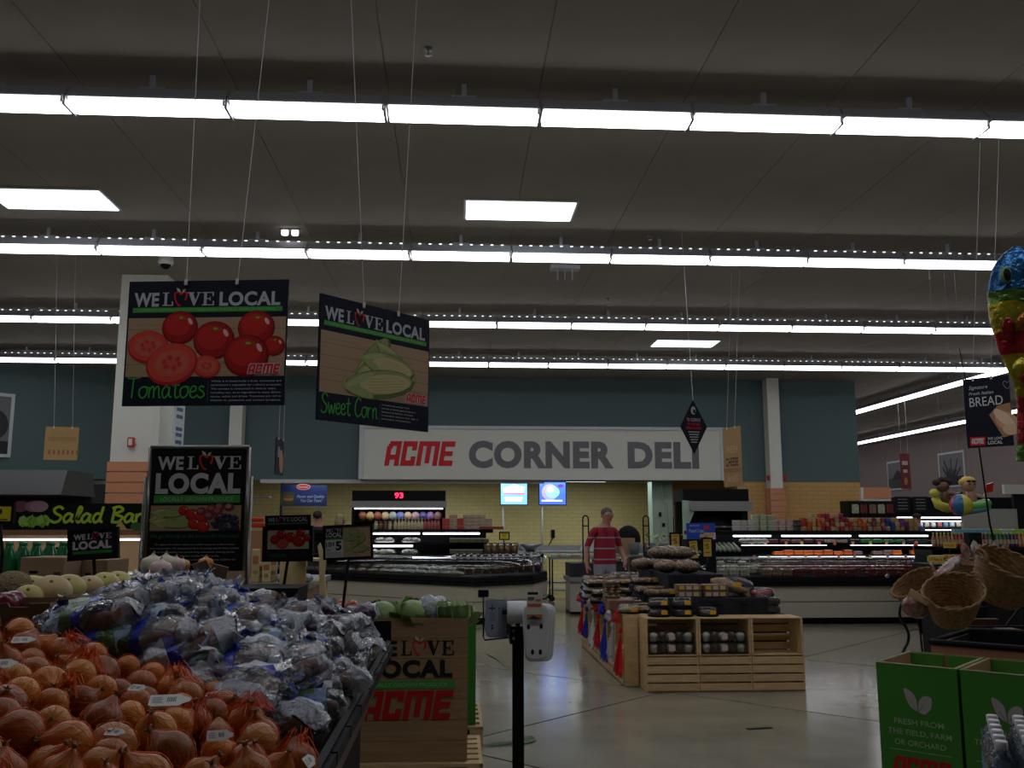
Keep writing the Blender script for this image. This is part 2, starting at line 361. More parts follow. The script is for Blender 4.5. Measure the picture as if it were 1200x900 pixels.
# ---------------- materials ----------------
m_ceil = mat('ceiling_paint', (.345, .305, .265), .9, bump=(9, .25, .01), noise_=1.3, col2=(.31, .275, .24))
m_teal = mat('teal_wall_paint', (.10, .150, .152), .8); m_brownw = mat('brown_wall_paint', (.24, .19, .18), .85)
m_conc = mat('polished_concrete', (.31, .285, .215), .15, noise_=1.7, col2=(.23, .21, .155), bump=(40, .05, .002), spec=.6)
m_joint = mat('joint_filler', (.03, .03, .028), .8)
m_yel = brickmat('yellow_glazed_tile', (.76, .62, .27), (.72, .58, .25), (.60, .48, .21), .3, .1)
m_org = brickmat('orange_glazed_tile', (.62, .37, .13), (.58, .34, .12), (.44, .27, .1), .3, .1)
m_white = mat('white_paint', (.72, .71, .64), .6); m_sign = mat('sign_cream', (.66, .66, .58), .6); m_sigrim = mat('sign_rim', (.55, .58, .58), .5)
m_slat = mat('terracotta_slat', (.60, .25, .13), .6); m_blk = mat('black_plastic', (.007, .007, .008), .6, spec=.13); m_blkm = mat('black_metal', (.01, .01, .011), .4, spec=.25)
m_dark = mat('dark_void_panel', (.02, .02, .022), .8, spec=.15); m_steel = mat('brushed_steel', (.45, .46, .46), .32, .9); m_grey = mat('grey_metal', (.30, .30, .30), .45, .5)
m_beige = mat('case_beige_laminate', (.46, .43, .34), .5); m_beige2 = mat('case_beige_groove', (.2, .19, .15), .6)
m_lamp = mat('fluorescent_tube', (.9, .9, .95), .5, emit=(.93, .95, 1), es=LAMP)
m_panel = mat('ceiling_panel_glow', (.9, .95, 1), .5, emit=(.86, .97, 1), es=LAMP*.55)
m_case = mat('case_tube', (.9, .9, .95), .5, emit=(.9, .93, 1), es=LAMP*.9)
m_house = mat('fixture_housing', (.45, .45, .5), .5); m_wire = mat('steel_cable', (.6, .6, .6), .5, .3)
m_wood = mat('crate_pine', (.62, .44, .23), .6, noise_=6, col2=(.50, .33, .16), stretch=(1, 6, 6), vary=.12)
m_woodl = mat('pale_shelf_wood', (.62, .48, .26), .6, noise_=3, col2=(.5, .38, .2), stretch=(4, 4, 1))
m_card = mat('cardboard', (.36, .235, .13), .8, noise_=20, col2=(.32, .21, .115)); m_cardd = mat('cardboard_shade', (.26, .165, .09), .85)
m_glass = clearmat('case_glass', (.96, .98, .98), .0, gloss=.12, rough=.02)
m_lid = clearmat('clear_lid', (.95, .96, .97), .02, gloss=.06, bump=(30, .3))
m_film = clearmat('clear_film', (.95, .96, 1), .12, gloss=.35, bump=(26, 1.0), rough=.12)
m_wrap = clearmat('clear_wrap', (.96, .97, 1), .02, gloss=.04, bump=(30, .8), rough=.1)
m_milk = clearmat('milky_film', (.93, .95, 1), .42, (.66, .72, .86), gloss=.12, bump=(50, .8), rough=.15)
m_screen1 = None
# ---------------- room shell ----------------
CZ = 5.0
floor = struct(MB().box(-14, 19, -7.5, 44, -.12, -.012, m_joint).obj('floor'))
q2 = math.sqrt(2); S_ = 2.8
mb = MB(); g = .011; h = S_/2-g
mb.add([(x*h, y*h, z) for z in (-.012, 0) for x, y in ((-1, -1), (1, -1), (1, 1), (-1, 1))], [(4, 5, 6, 7), (0, 1, 5, 4), (1, 2, 6, 5), (2, 3, 7, 6), (3, 0, 4, 7)], m_conc)
slab_me = mb.mesh('slab')
for i in range(-6, 20):
    for j in range(-6, 20):
        u = 4.65+S_*(i+.5); v = 4.75+S_*(j+.5); x = (u-v)/q2; y = (u+v)/q2
        if -12 < x < 17 and -5.5 < y < 42 and abs(x) < 4+.75*max(y, 0)+2:
            inst('slab', slab_me, floor, (x, y, 0), (0, 0, PI/4))
ceil = struct(MB().box(-14, 19, -7.5, 44, CZ+.012, CZ+.15, m_ceil).obj('ceiling'))
for i in range(-12, 15):
    x = .65+1.225*i; MB().box(x+.003, x+1.222, -7.4, 43.9, CZ, CZ+.012, m_ceil).obj('ceiling_panel', ceil)
wb = MB(); wb.box(-7.65, 9.80, 22, 22.3, 2.527, CZ, m_teal); w = struct(wb.obj('wall_back'))
struct(MB().box(-4.56, 9.9, 24.9, 25.1, 0, 2.6, m_yel).obj('wall_kitchen'))
wb = MB(); wb.box(6.76, 9.80, 22, 22.3, 0, 2.522, m_org); wb.box(6.76, 6.9, 22.3, 24.9, 0, 2.527, m_org); struct(wb.obj('wall_right_tiled'))
struct(MB().box(9.65, 9.80, 22.3, 44, 0, CZ, m_brownw).obj('wall_side'))
struct(MB().box(-7.65, 9.65, 22.3, 24.9, 2.6, 2.7, mat('soffit_paint', (.3, .28, .24), .8)).obj('trim_1'))
# diagonal wall on the left: teal above a dark kitchen recess
a = Vector((-7.65, 21.85, 0)); b_ = Vector((-12.6, 17.0, 0)); d = (a-b_).normalized(); n = Vector((-d.y, d.x, 0))
wb = MB(); wb.prism([(a.x, a.y), (b_.x, b_.y), (b_.x+n.x*.3, b_.y+n.y*.3), (a.x+n.x*.3, a.y+n.y*.3)], 2.52, CZ, m_teal); struct(wb.obj('wall_left_diagonal'))
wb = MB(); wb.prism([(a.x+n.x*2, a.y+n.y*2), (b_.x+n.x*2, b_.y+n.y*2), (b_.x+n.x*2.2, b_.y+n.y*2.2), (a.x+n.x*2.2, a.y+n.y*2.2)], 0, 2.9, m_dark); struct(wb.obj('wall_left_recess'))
struct(MB().box(-8.1, -4.5, 24, 24.2, 0, 2.6, m_yel).obj('wall_kitchen_left'))
struct(MB().box(18.3, 18.5, -7, 44, 0, CZ, m_brownw).obj('wall_right')); struct(MB().box(9.3, 18.3, 43.4, 43.6, 0, CZ, m_brownw).obj('wall_far'))
struct(MB().box(-13.8, -13.6, -7, 17.5, 0, CZ, m_white).obj('wall_left')); struct(MB().box(-13.7, 18.4, -7.2, -7, 0, CZ, m_white).obj('wall_front'))
struct(MB().box(-4.56, 2.1, 21.98, 22.02, 2.465, 2.55, m_sigrim).obj('trim_2'))
# grey rail under the teal wall at the left
struct(MB().box(-8.9, -6.7, 21.7, 21.8, 2.42, 2.5, m_sigrim, R(0)).obj('trim_3'))
def column(x0, x1, y0, y1, zc, name, label, step):
    t = thing(name, label, 'column', ((x0+x1)/2, (y0+y1)/2, 0)); hx, hy = (x1-x0)/2, (y1-y0)/2; t['kind'] = 'structure'
    MB().box(-hx, hx, -hy, hy, 0, CZ, m_white).obj('shaft', t)
    e = .025; z = .05; me = MB().box(-hx-e, hx+e, -hy-e, hy+e, 0, step-.015, m_slat).mesh('slat')
    while z+step <= zc+.01: inst('slat', me, t, (0, 0, z)); z += step
column(-4.74, -4.1, 13.0, 13.6, 2.43, 'column', 'white square column clad below with terracotta slats', .145)
column(-5.24, -4.95, 21.62, 21.95, 2.5, 'column', 'slim white wall column behind the produce poster', .145)
column(7.46, 7.75, 21.62, 21.95, 2.5, 'column', 'slim white wall column on the teal wall right of the deli sign', .145)
fa = thing('fire_alarm', 'small red fire alarm box on the slatted white column', 'alarm', (-4.45, 12.97, 2.62)); 
MB().cbox((0, -.03, 0), (.09, .06, .13), mat('alarm_red', (.5, .02, .02), .4), bev=.008).obj('case', fa); MB().cbox((0, -.062, 0), (.05, .01, .09), m_white).obj('face_plate', fa)
for sx, side in ((7.40, 'left'), (7.81, 'right')):
    MBx = MB().cbox((0, 0, 0), (.07, .06, .12), MATS['alarm_red'], bev=.01); tag(MBx.obj('alarm_strobe', loc=(sx, 21.6, 2.6)), f'tiny red strobe on the {side} side of the slim column', 'alarm')
cm = thing('dome_camera', 'white dome security camera under the ceiling by the white column', 'camera', onY(194, 311, 12.0)); 
cm.location.z = CZ
MB().lathe([(.09, -.02), (.1, -.1), (.085, -.13)], m_white, 18).lathe([(.09, 0), (.09, -.03)], m_white, 18).obj('housing', cm); MB().ball((0, 0, -.12), .07, m_blk, 14, 8).obj('dome', cm)
# ---------------- fluorescent rows ----------------
def make_fixture(slots=True):
    t = thing('light_fixture', 'x', 'ceiling light'); L_ = 1.2
    b = MB(); b.prism([(-.13, .0), (-.05, .1), (.05, .1), (.13, 0), (.13, -.015), (-.13, -.015)], -L_/2, L_/2, m_house, 'x')
    b.box(-.1, .1, -.02, .02, .1, .13, m_house).box(-.02, .02, -.015, .015, .12, .3, m_house); b.obj('housing', t)
    b = MB(); b.prism([(-.115, -.016), (-.10, -.06), (-.05, -.078), (.05, -.078), (.10, -.06), (.115, -.016)], -L_/2+.01, L_/2-.01, m_lamp, 'x'); b.obj('lens', t)
    b = MB(); b.cbox((L_/2+.002, 0, -.03), (.02, .23, .09), m_grey); b.tube([(L_/2-.01, -.12, -.02), (L_/2-.01, -.125, -.06)], .012, m_white, 5); b.obj('end_cap', t)
    b = MB()
    for i in range(9): b.box(-.5+i*.125-.016, -.5+i*.125+.016, -.062, -.056, .094, .1, mat('slot_glow', (.9, .9, 1), .5, emit=(.9, .93, 1), es=3))
    if slots: o = b.obj('uplight_slot', t); o['kind'] = 'stuff'
    return t
FXS = Kind(make_fixture); FXP = Kind(lambda: make_fixture(False))
def row_x(y, i0, i1, word):
    FX = FXS if y > 8 else FXP
    for c, i in enumerate(range(i0, i1)):
        FX.put((.65+1.225*(i+.5), y, 4.77), (0, 0, 0), f'{nth(c)} tube light from the left in the {word}', f'tube lights of the {word}')
row_x(7.0, -5, 8, 'ceiling light row nearest the camera'); row_x(10.92, -8, 7, 'second ceiling light row counted from the camera')
row_x(14.8, -9, 7, 'third ceiling light row counted from the camera'); row_x(18.6, -8, 9, 'fourth ceiling light row before the deli wall')
row_x(3.1, -5, 7, 'ceiling light row almost overhead')
for x, w_ in ((11.6, 'inner'), (16.1, 'outer')):
    for i in range(18):
        y = 16+1.225*i+(6 if x > 14 else 0)
        FXS.put((x, y, 4.77), (0, 0, PI/2), f'{nth(i)} tube light of the {w_} row running away in the right-hand hall', f'tube lights of the {w_} right-hand row')
def make_troffer():
    t = thing('ceiling_light_panel', 'x', 'ceiling light'); MB().box(-.63, .63, -.33, .33, -.012, .01, m_house).obj('frame', t)
    MB().box(-.6, .6, -.3, .3, -.02, -.012, m_panel).obj('diffuser', t); return t
TP = Kind(make_troffer); z = CZ
TP.put((.69, 9.96, z), label='flat square-edged light panel in the middle of the ceiling', group='flush ceiling panels'); TP.put((-4.4, 9.9, z), label='flat light panel in the ceiling at the far left', group='flush ceiling panels')
TP.put((4.43, 17.45, z), label='small distant light panel between the third and fourth tube rows', group='flush ceiling panels')
TP.put((-9.5, 4, z), label='flat light panel high beyond the left edge', group='flush ceiling panels')
for k, (px, py, lab) in enumerate([(340, 268, 'small white emergency lamp on the ceiling above the tomato sign'), (502, 57, 'tiny sprinkler head on the ceiling above the nearest lights'), (762, 276, 'tiny sprinkler head right of the middle light panel'), (1108, 279, 'tiny sprinkler head near the fish balloon'), (712, 350, 'tiny sprinkler head between second and third rows')]):
    p = onZ(px, py, CZ); t = thing('ceiling_sprinkler' if k else 'emergency_lamp', lab, 'ceiling fitting', p)
    if k: MB().lathe([(.03, 0), (.03, -.015), (.008, -.02), (.008, -.05), (.03, -.052)], m_grey, 10).obj('head', t)
    else:
        for sx in (-.06, .06): MB().cbox((sx, 0, -.05), (.08, .05, .07), mat('emergency_glow', (.9, .9, .9), .5, emit=(1, 1, 1), es=2.5), bev=.01).obj('lamp_head', t)
        MB().box(-.12, .12, -.02, .02, -.02, 0, m_grey).obj('mount', t)
for i, x in enumerate((-3.4, -1.4, .6, 2.4, 4.1, -.3, 3.2)): TP.put((x, 22.66 if i < 5 else 23.17, 2.598), label=f'added unseen kitchen light panel, {nth(i if i < 5 else i-5)} from the left in the {"front" if i < 5 else "back"} row', group='added unseen kitchen panels')  # panels hidden behind the bulkhead, added to brighten the yellow kitchen wall
p = onZ(662, 312, CZ); t = thing('hanging_junction_box', 'pale ceiling box with three short stems beneath the second light row', 'ceiling fitting', p)
MB().box(-.2, .2, -.08, .08, -.05, 0, m_house).obj('box', t)
for sx in (-.1, 0, .1): MB().tube([(sx, 0, -.05), (sx, 0, -.2)], .012, m_house).obj('stem', t)
# ---------------- DELI SIGN ----------------
t = thing('deli_sign', 'long cream wall sign reading ACME CORNER DELI in red and grey letters', 'sign', (2.075, 21.88, 2.548)); t.scale = (1.0476,)*3; t['label'] = 'long cream wall sign with red and grey deli lettering'
b = MB(); b.box(-4.1, 4.1, -.12, .1, 0, 1.17, m_sign); b.obj('panel', t)
b = MB(); b.box(-4.14, 4.14, -.16, .1, 1.13, 1.2, m_sigrim).box(-4.14, -4.04, -.15, .1, 0, 1.13, m_sigrim).box(4.04, 4.14, -.15, .1, 0, 1.13, m_sigrim); b.obj('rim', t)
A = Art((-4.1, -.12, 0), (1, 0, 0), (0, 0, 1), .004); acme(A, .5, .3, 1.62, .55, (.62, .012, .02), 1); A.obj('red_lettering', t)
A = Art((-4.1, -.12, 0), (1, 0, 0), (0, 0, 1), .004); G_ = (.16, .16, .165)
A.text('CORNER', 2.40, .30, .55, G_, 1, .055, w=3.28); A.obj('corner_lettering', t)
A = Art((-4.1, -.12, 0), (1, 0, 0), (0, 0, 1), .004); A.text('DELI', 6.0, .30, .55, G_, 1, .055, w=1.64); A.obj('deli_lettering', t)
# ---------------- hanging signs ----------------
m_board = mat('sign_navy_board', (.007, .008, .018), .6, spec=.2); m_edge = mat('sign_white_edge', (.5, .5, .5), .5)
def hang_board(name, label, TL, TR, H_, wires, bm=m_board, t_=.012, group=None):
    """TL, TR world points of the top corners; wires: list of (fraction along the top, world ceiling x,y)"""
    Rv = TR-TL; w = Rv.length; z = (TL.z+TR.z)/2; Rv = Vector((Rv.x, Rv.y, 0)).normalized(); O = Vector((TL.x, TL.y, z-H_))
    t = thing(name, label, 'sign', O, 0, group); board(t, (0, 0, 0), Rv, w, H_, bm, t_)
    for f, dx, dy in wires:
        p = Rv*w*f+Vector((0, 0, H_)); MB().tube([p+Vector((0, 0, -.02)), p+Vector((dx, dy, CZ-O.z-H_))], .0022 if w < 1.2 else .004, m_wire, 4).obj('cable', t)
        MB().cbox(p+Vector((0, -.008, -.01)), (.014, .014, .03), m_wire).obj('clip', t)
    return t, Rv, w
def local_sign(t, Rv, w, H_, word, pic, lines):
    A = Art((0, 0, 0), Rv, (0, 0, 1)); k = w/1.85; T = H_-.03*k
    we_love(A, .07*k, H_-.29*k, 1.70*k, .155*k, (.44, .46, .52)); A.rect(.06*k, H_-.365*k, 1.79*k, H_-.31*k, GRNP, 0)
    A.text('LOCALLY GROWN PRODUCE \u2022 FRESH FROM THE FIELD, FARM OR ORCHARD', .15*k, H_-.352*k, .03*k, (.2, .5, .18), 1, 0, w=1.56*k)
    A.rect(.975*k, .05*k, .98*k, .28*k, (.08, .1, .12), 0)
    for i, l_ in enumerate(lines): A.text(l_, 1.01*k, (.265-i*.043)*k, .02*k, (.45, .46, .5), 1, .01, w=.80*k*min(1, len(l_)/42))
    A.obj('lettering', t)
    A = Art((0, 0, 0), Rv, (0, 0, 1)); handwrite(A, word, .05*k, .09*k, .13*k, (.05, .36, .05), .016*k, 1, wd=.9*k); A.obj('handwriting', t)
    A = Art((0, 0, 0), Rv, (0, 0, 1)); wood_print(A, .02*k, .33*k, w-.015*k, H_-.43*k)
    pic(A, k); acme(A, w-.43*k, .355*k, .38*k, .11*k, REDP, 3, (.6, .6, .6)); A.obj('picture', t)
D1 = 4.9; TL = onD(152, 329, D1); TR = onD(338.5, 328.5, D1*.99)
t, Rv, w = hang_board('hanging_sign', 'hanging navy tomato sign with red tomatoes and green handwriting', TL, TR, .665, [(.36, 0, -.05), (.68, .16, -.08)])
def pic(A, k):
    tomato(A, .62*k, .89*k, .21*k); tomato(A, 1.50*k, .88*k, .215*k); tomato(A, 1.02*k, .74*k, .24*k); tomato(A, 1.71*k, .67*k, .125*k, 1); tomato(A, 1.40*k, .56*k, .26*k)
    tomato(A, .265*k, .67*k, .24*k, 1, True, -.1); tomato(A, .95*k, .44*k, .16*k, 1, True, -.2); tomato(A, .55*k, .47*k, .30*k, 1, True, .25)
local_sign(t, Rv, w, .665, 'Tomatoes', pic, ['While it is botanically a fruit, tomatoes are', 'considered a vegetable for culinary purposes.', 'The tomato is consumed in diverse ways,', 'including raw, as an ingredient in many dishes,', 'sauces, salads and drinks. Tomatoes are rich in', 'Vitamin A, potassium and contain lycopene.'])
TL = onD(376, 343.5, 4.9); TR = onD(503.5, 375, 5.55)
t, Rv, w = hang_board('hanging_sign', 'hanging navy sweet corn sign turned at an angle', TL, TR, .675, [(.37, -.12, -.35), (.69, .1, -.2)])
def pic(A, k):
    corncob(A, .85*k, .80*k, .75*k, .25*k, .85, 1, False); corncob(A, 1.25*k, .83*k, .75*k, .18*k, -.55, 1, False); corncob(A, .82*k, .66*k, .6*k, .24*k, .6); corncob(A, 1.12*k, .77*k, .85*k, .25*k, -.12); corncob(A, .98*k, .52*k, 1.1*k, .3*k, .14)
local_sign(t, Rv, w, .675, 'Sweet Corn', pic, ['A traditional summer food', 'served at family gatherings and', 'backyard barbecues. Its sweet', 'irresistible taste is very high in', 'antioxidants and potassium.'])
# bread sign
TL = onD(1128, 447, 8.9); TR = onD(1181, 437, 8.6)
t, Rv, w = hang_board('hanging_sign', 'hanging dark blue bread sign near the fish balloon', TL, TR, .66, [(.22, -.1, -.6), (.62, -.1, -.6)])
A = Art((0, 0, 0), Rv, (0, 0, 1)); A.text('Signature', .05, .555, .035, WHITE, 1, 0, w=.17, shear=.3); A.text('Fresh Italian', .05, .50, .03, WHITE, 1, 0, w=.22, shear=.2); A.text('BREAD', .05, .39, .09, WHITE, 1, .0, w=.3)
A.stroke([(.4+a*.05, .56+b*.05) for a, b in smooth_path([(0, .5), (-.5, .9), (-.7, .3), (0, -.6), (.7, .3), (.5, .9), (0, .5)], 3)], .004, (.3, .3, .35), 1)
A.rect(.03, .02, .17, .1, REDP, 1); acme(A, .04, .035, .12, .05, WHITE, 2); A.text('WE LOVE', .19, .065, .025, WHITE, 1, .02, w=.13); A.text('LOCAL', .19, .025, .03, WHITE, 1, .03, w=.13); A.obj('lettering', t)
A = Art((0, 0, 0), Rv, (0, 0, 1)); A.poly([(.22, .3), (.3, .38), (w-.0, .40), (w, .1), (.33, .08)], (.42, .20, .10), 1); A.ell(.38, .22, .13, .08, (.62, .36, .2), 1, -.7); A.ell(.35, .26, .12, .045, (.75, .55, .4), 1, -.8); A.ell(.4, .15, .07, .05, (.7, .48, .32), 1, -.2); A.obj('picture', t)
# wooden sign, left
t, Rv, w = hang_board('hanging_sign', 'square tan wooden sign hanging against the left teal wall', onD(54, 496.5, 12), onD(92, 504, 12.1), .43, [(.25, 0, -.3), (.8, 0, -.3)], mat('tan_board', (.42, .25, .10), .6))
A = Art((0, 0, 0), Rv, (0, 0, 1)); A.text('FRESH', .1, .31, .06, (.30, .27, .08), 1, 0, w=.22); A.text('LOCAL', .12, .22, .05, (.32, .29, .1), 1, 0, w=.18); A.rect(.03, .24, w-.02, .30, (.38, .20, .09), 0)
for i in range(7): A.rect(.05+i*.055, .07, .075+i*.055, .13, (.30, .12, .06), 1)
A.obj('lettering', t)
t, Rv, w = hang_board('hanging_banner', 'narrow white banner with blue writing beside the slatted column', onD(205, 474, 12.6), onD(217, 470, 12.9), .72, [(.3, 0, 0), (.8, 0, 0)], m_sigrim)
A = Art((0, 0, 0), Rv, (0, 0, 1)); [A.rect(.06, y, w*.8, y+.05, (.06, .12, .25), 1) for y in (.15, .25, .33, .5, .6)]; A.obj('lettering', t)
t, Rv, w = hang_board('hanging_banner', 'narrow dark banner hanging edge-on left of the deli sign', onD(324, 512, 13), onD(333, 516, 13.4), .52, [(.3, 0, 0), (.9, 0, 0)])
A = Art((0, 0, 0), Rv, (0, 0, 1)); A.ell(w*.7, .2, .1, .17, (.42, .2, .1), 1, .2); A.rect(.1, .25, .2, .4, (.2, .22, .27), 1); A.obj('picture', t)
t, Rv, w = hang_board('hanging_sign', 'tall tan cheese sign hanging edge-on at the end of the deli sign', onD(846.5, 503.5, 13.3), onD(867, 497.5, 12.9), .84, [(.25, 0, -.5), (.7, 0, -.5)], MATS['tan_board'])
A = Art((0, 0, 0), Rv, (0, 0, 1)); A.text('FRESH', w*.2, .48, .1, (.62, .42, .2), 1, 0, w=w*.6); A.text('CHEESE', w*.14, .29, .12, (.03, .02, .02), 1, .02, w=w*.7); A.text('WINES', w*.2, .06, .1, (.62, .42, .2), 1, 0, w=w*.6); A.rect(0, .2, w, .26, (.34, .18, .1), 0); A.obj('lettering', t)
# diamond
c = onD(813, 500, 10.2); t = thing('hanging_sign', 'small black diamond-shaped sign hanging before the deli lettering', 'sign', c)
Rv = Vector((1, .25, 0)).normalized(); P4 = [(0, -.30), (.165, .0), (0, .30), (-.165, .0)]; N = Rv.cross(Vector((0, 0, 1)))
vs = [Rv*x+Vector((0, 0, z)) for x, z in P4]; MB().add(vs+[v-N*.008 for v in vs], [(0, 1, 2, 3), (7, 6, 5, 4), (0, 4, 5, 1), (1, 5, 6, 2), (2, 6, 7, 3), (3, 7, 4, 0)], m_board).obj('board', t)
A = Art((0, 0, 0), Rv, (0, 0, 1)); A.ell(0, .18, .03, .045, (.45, .45, .45), 1); A.rect(-.005, .15, .025, .19, (.02, .02, .02), 2); A.text("TO CELEBRATE", 0, .06, .035, (.4, .42, .48), 1, .01, w=.17, al='c'); A.text('KEY FEATURE', 0, .015, .03, REDP, 1, .01, w=.15, al='c'); A.text('FRESH FLAVORS', 0, -.03, .03, REDP, 1, .01, w=.19, al='c')
for i in range(5): A.rect(-.07+i*.008, -.065-.028*i, .07-i*.008, -.053-.028*i, (.35, .35, .38), 1)
A.obj('lettering', t); MB().tube([(0, 0, .29), (0, .3, CZ-c.z)], .003, m_wire, 4).obj('cable', t)
# ---------------- framed pictures ----------------
def framed(lab, p0, p1, Rv, pic, w, h):
    Rv = Vector(Rv).normalized(); t = thing('framed_picture', lab, 'picture', p0); board(t, (0, 0, 0), Rv, w, h, m_sigrim, .04, 'frame')
    A = Art((0, 0, 0), Rv, (0, 0, 1), .003); A.rect(.07, .07, w-.07, h-.07, (.16, .16, .17), 0); pic(A, w, h); A.obj('picture', t)
Rd = (a-b_).normalized(); N_ = Rd.cross(Vector((0, 0, 1)))
def onwall(px, py):
    r = ray(px, py); n2 = Vector((N_.x, N_.y, 0)); t_ = (Vector((a.x, a.y, 0))-Vector((0, 0, 0))).dot(n2)/r.dot(n2); return Vector((0, 0, CAMZ))+r*t_+n2*.06
def p1(A, w, h): A.rect(.07, .07, w-.07, h*.25, (.02, .02, .02), 1); A.ell(w*.55, h*.5, .28, .32, (.03, .03, .03), 1); A.ell(w*.3, h*.45, .2, .3, (.08, .08, .08), 1)
P0 = onwall(11, 534); P1 = onwall(-40, 534); framed('white-framed dark portrait photograph at the left edge of the teal wall', P1, P0, Rd, p1, (P0-P1).length, 1.35)
def p2(A, w, h): A.rect(.2, .07, w-.07, h*.75, (.02, .02, .022), 1)
P0 = onwall(129, 537); P1 = onwall(175, 537); framed('white-framed photograph partly hidden by the white column', P0, P1, Rd, p2, 1.0, 1.18)
def p3(A, w, h): A.rect(.07, .07, w-.07, h*.4, (.07, .07, .07), 1); A.poly([(w*.2, h*.35), (w*.5, h*.7), (w*.85, h*.35)], (.03, .03, .03), 2)
def onx(px, py, x): r = ray(px, py); return Vector((0, 0, CAMZ))+r*(x/r.x)
P0 = onx(1041, 575, 18.26); framed('small grey framed photograph on the far brown wall', P0, None, (0, -1, 0), p3, 1.9, 1.2)
P0 = onx(1101.5, 572, 18.26)
def p4(A, w, h):
    A.rect(.07, .07, w-.07, h*.3, (.02, .02, .02), 1)
    for i in range(9): A.stroke([(w*.5, .1), (w*(.15+.09*i), h*(.6+.2*math.sin(i*2)))], .08, (.03, .03, .03), 2)
framed('grey framed photograph of bare trees on the brown wall', P0, None, (0, -1, 0), p4, 1.8, 1.3)
t = thing('hanging_banner', 'small dark red banner hanging before the brown wall', 'sign', onD(1056.5, 573, 24)); board(t, (0, 0, 0), (1, -.3, 0), .24, .92, mat('banner_red', (.16, .015, .02), .6)); A = Art((0, 0, 0), (1, -.3, 0), (0, 0, 1), .002)
A.rect(.05, .62, .19, .72, (.5, .4, .35), 1); A.rect(.07, .42, .17, .5, (.5, .4, .35), 1); A.ell(.12, .2, .04, .1, (.45, .2, .05), 1); A.obj('lettering', t)
for f in (.04, .2): MB().tube([(f, -f*.3, .92), (f, -f*.3, CZ-t.location.z)], .004, m_wire, 4).obj('cable', t)
# ---------------- kitchen behind the deli ----------------
def screen(name, label, px0, px1, py0, py1, Y, pic):
    p = onY(px0, py1, Y); q = onY(px1, py0, Y); w, h = q.x-p.x, q.z-p.z; t = thing(name, label, 'screen', p)
    MB().box(0, w, 0, .06, 0, h, m_blk).obj('case', t); A = Art((0, 0, 0), (1, 0, 0), (0, 0, 1), .002); pic(A, w, h); A.obj('display', t)
    MB().tube([(w*.12, .03, 0), (w*.12, .03, -p.z)], .022, m_grey, 8).obj('pole', t)
def glow(name, c, s=1.7): return mat('screen_'+name, c, .5, emit=c, es=s)
def sc1(A, w, h):
    A.rect(.02, .02, w-.02, h-.02, None, 0, glow('sky', (.25, .55, .95))); A.poly([(w*.1, h*.7), (w*.5, h*.88), (w*.9, h*.75), (w*.85, h*.5), (w*.15, h*.45)], None, 1, glow('cream', (.95, .98, 1)))
    A.rect(w*.12, h*.45, w*.9, h*.52, None, 2, glow('ham', (.7, .2, .45))); A.poly([(w*.15, h*.4), (w*.85, h*.4), (w*.75, h*.15), (w*.2, h*.15)], None, 1, glow('cream', 0)); A.rect(w*.1, h*.36, w*.88, h*.41, None, 3, glow('mint', (.1, .75, .8)))
def sc2(A, w, h):
    A.rect(.02, .02, w-.02, h-.02, None, 0, glow('blue', (.06, .15, .8))); A.k = .004
    def e(x, y, rx, ry, m): A.poly([(x+rx*math.cos(i*PI/10), y+ry*math.sin(i*PI/10)) for i in range(20)], None, 1, m)
    e(w*.4, h*.55, w*.3, h*.35, glow('violet', (.35, .3, .8))); e(w*.5, h*.55, w*.25, h*.25, glow('sky', 0)); e(w*.42, h*.65, w*.12, h*.12, glow('cream', 0)); e(w*.8, h*.82, w*.11, h*.07, glow('deep', (.1, .02, .4)))
    A.rect(w*.1, h*.16, w*.85, h*.22, None, 3, glow('cream', 0))
screen('menu_screen', 'left glowing menu screen showing a sandwich on pale blue', 586, 618.5, 564, 592, 22.8, sc1)
screen('menu_screen', 'right glowing menu screen in deep blue with a white plate', 631.5, 663.5, 564.5, 592, 22.8, sc2)
# blue poster on kitchen wall
p = onY(328, 593, 22.9); t = thing('wall_poster', 'blue flavor poster with a red oval badge on the yellow wall', 'poster', p); w, h = 1.12, .5
board(t, (0, 0, 0), (1, 0, 0), w, h, mat('poster_blue', (.012, .02, .10), .4), .05); A = Art((0, 0, 0), (1, 0, 0), (0, 0, 1), .002)
A.text('Flavor and Quality', .40, .2, .07, (.35, .45, .6), 1, 0, w=.66, shear=.2); A.text('You Can Taste!', .48, .1, .07, (.35, .45, .6), 1, 0, w=.52, shear=.2); A.obj('lettering', t)
A = Art((0, 0, 0), (1, 0, 0), (0, 0, 1), .002); A.rect(0, .03, .34, .34, (.05, .06, .03), 1); A.ell(.2, .17, .12, .05, (.4, .12, .05), 2); A.ell(.2, .22, .13, .04, (.12, .08, .04), 2); A.ell(.55, .46, .17, .075, (.35, .3, .3), 3); A.ell(.55, .46, .15, .06, (.35, .01, .02), 4); A.text("BOAR'S HEAD", .55, .44, .035, (.5, .45, .4), 6, .01, w=.22, al='c'); A.obj('emblem', t)
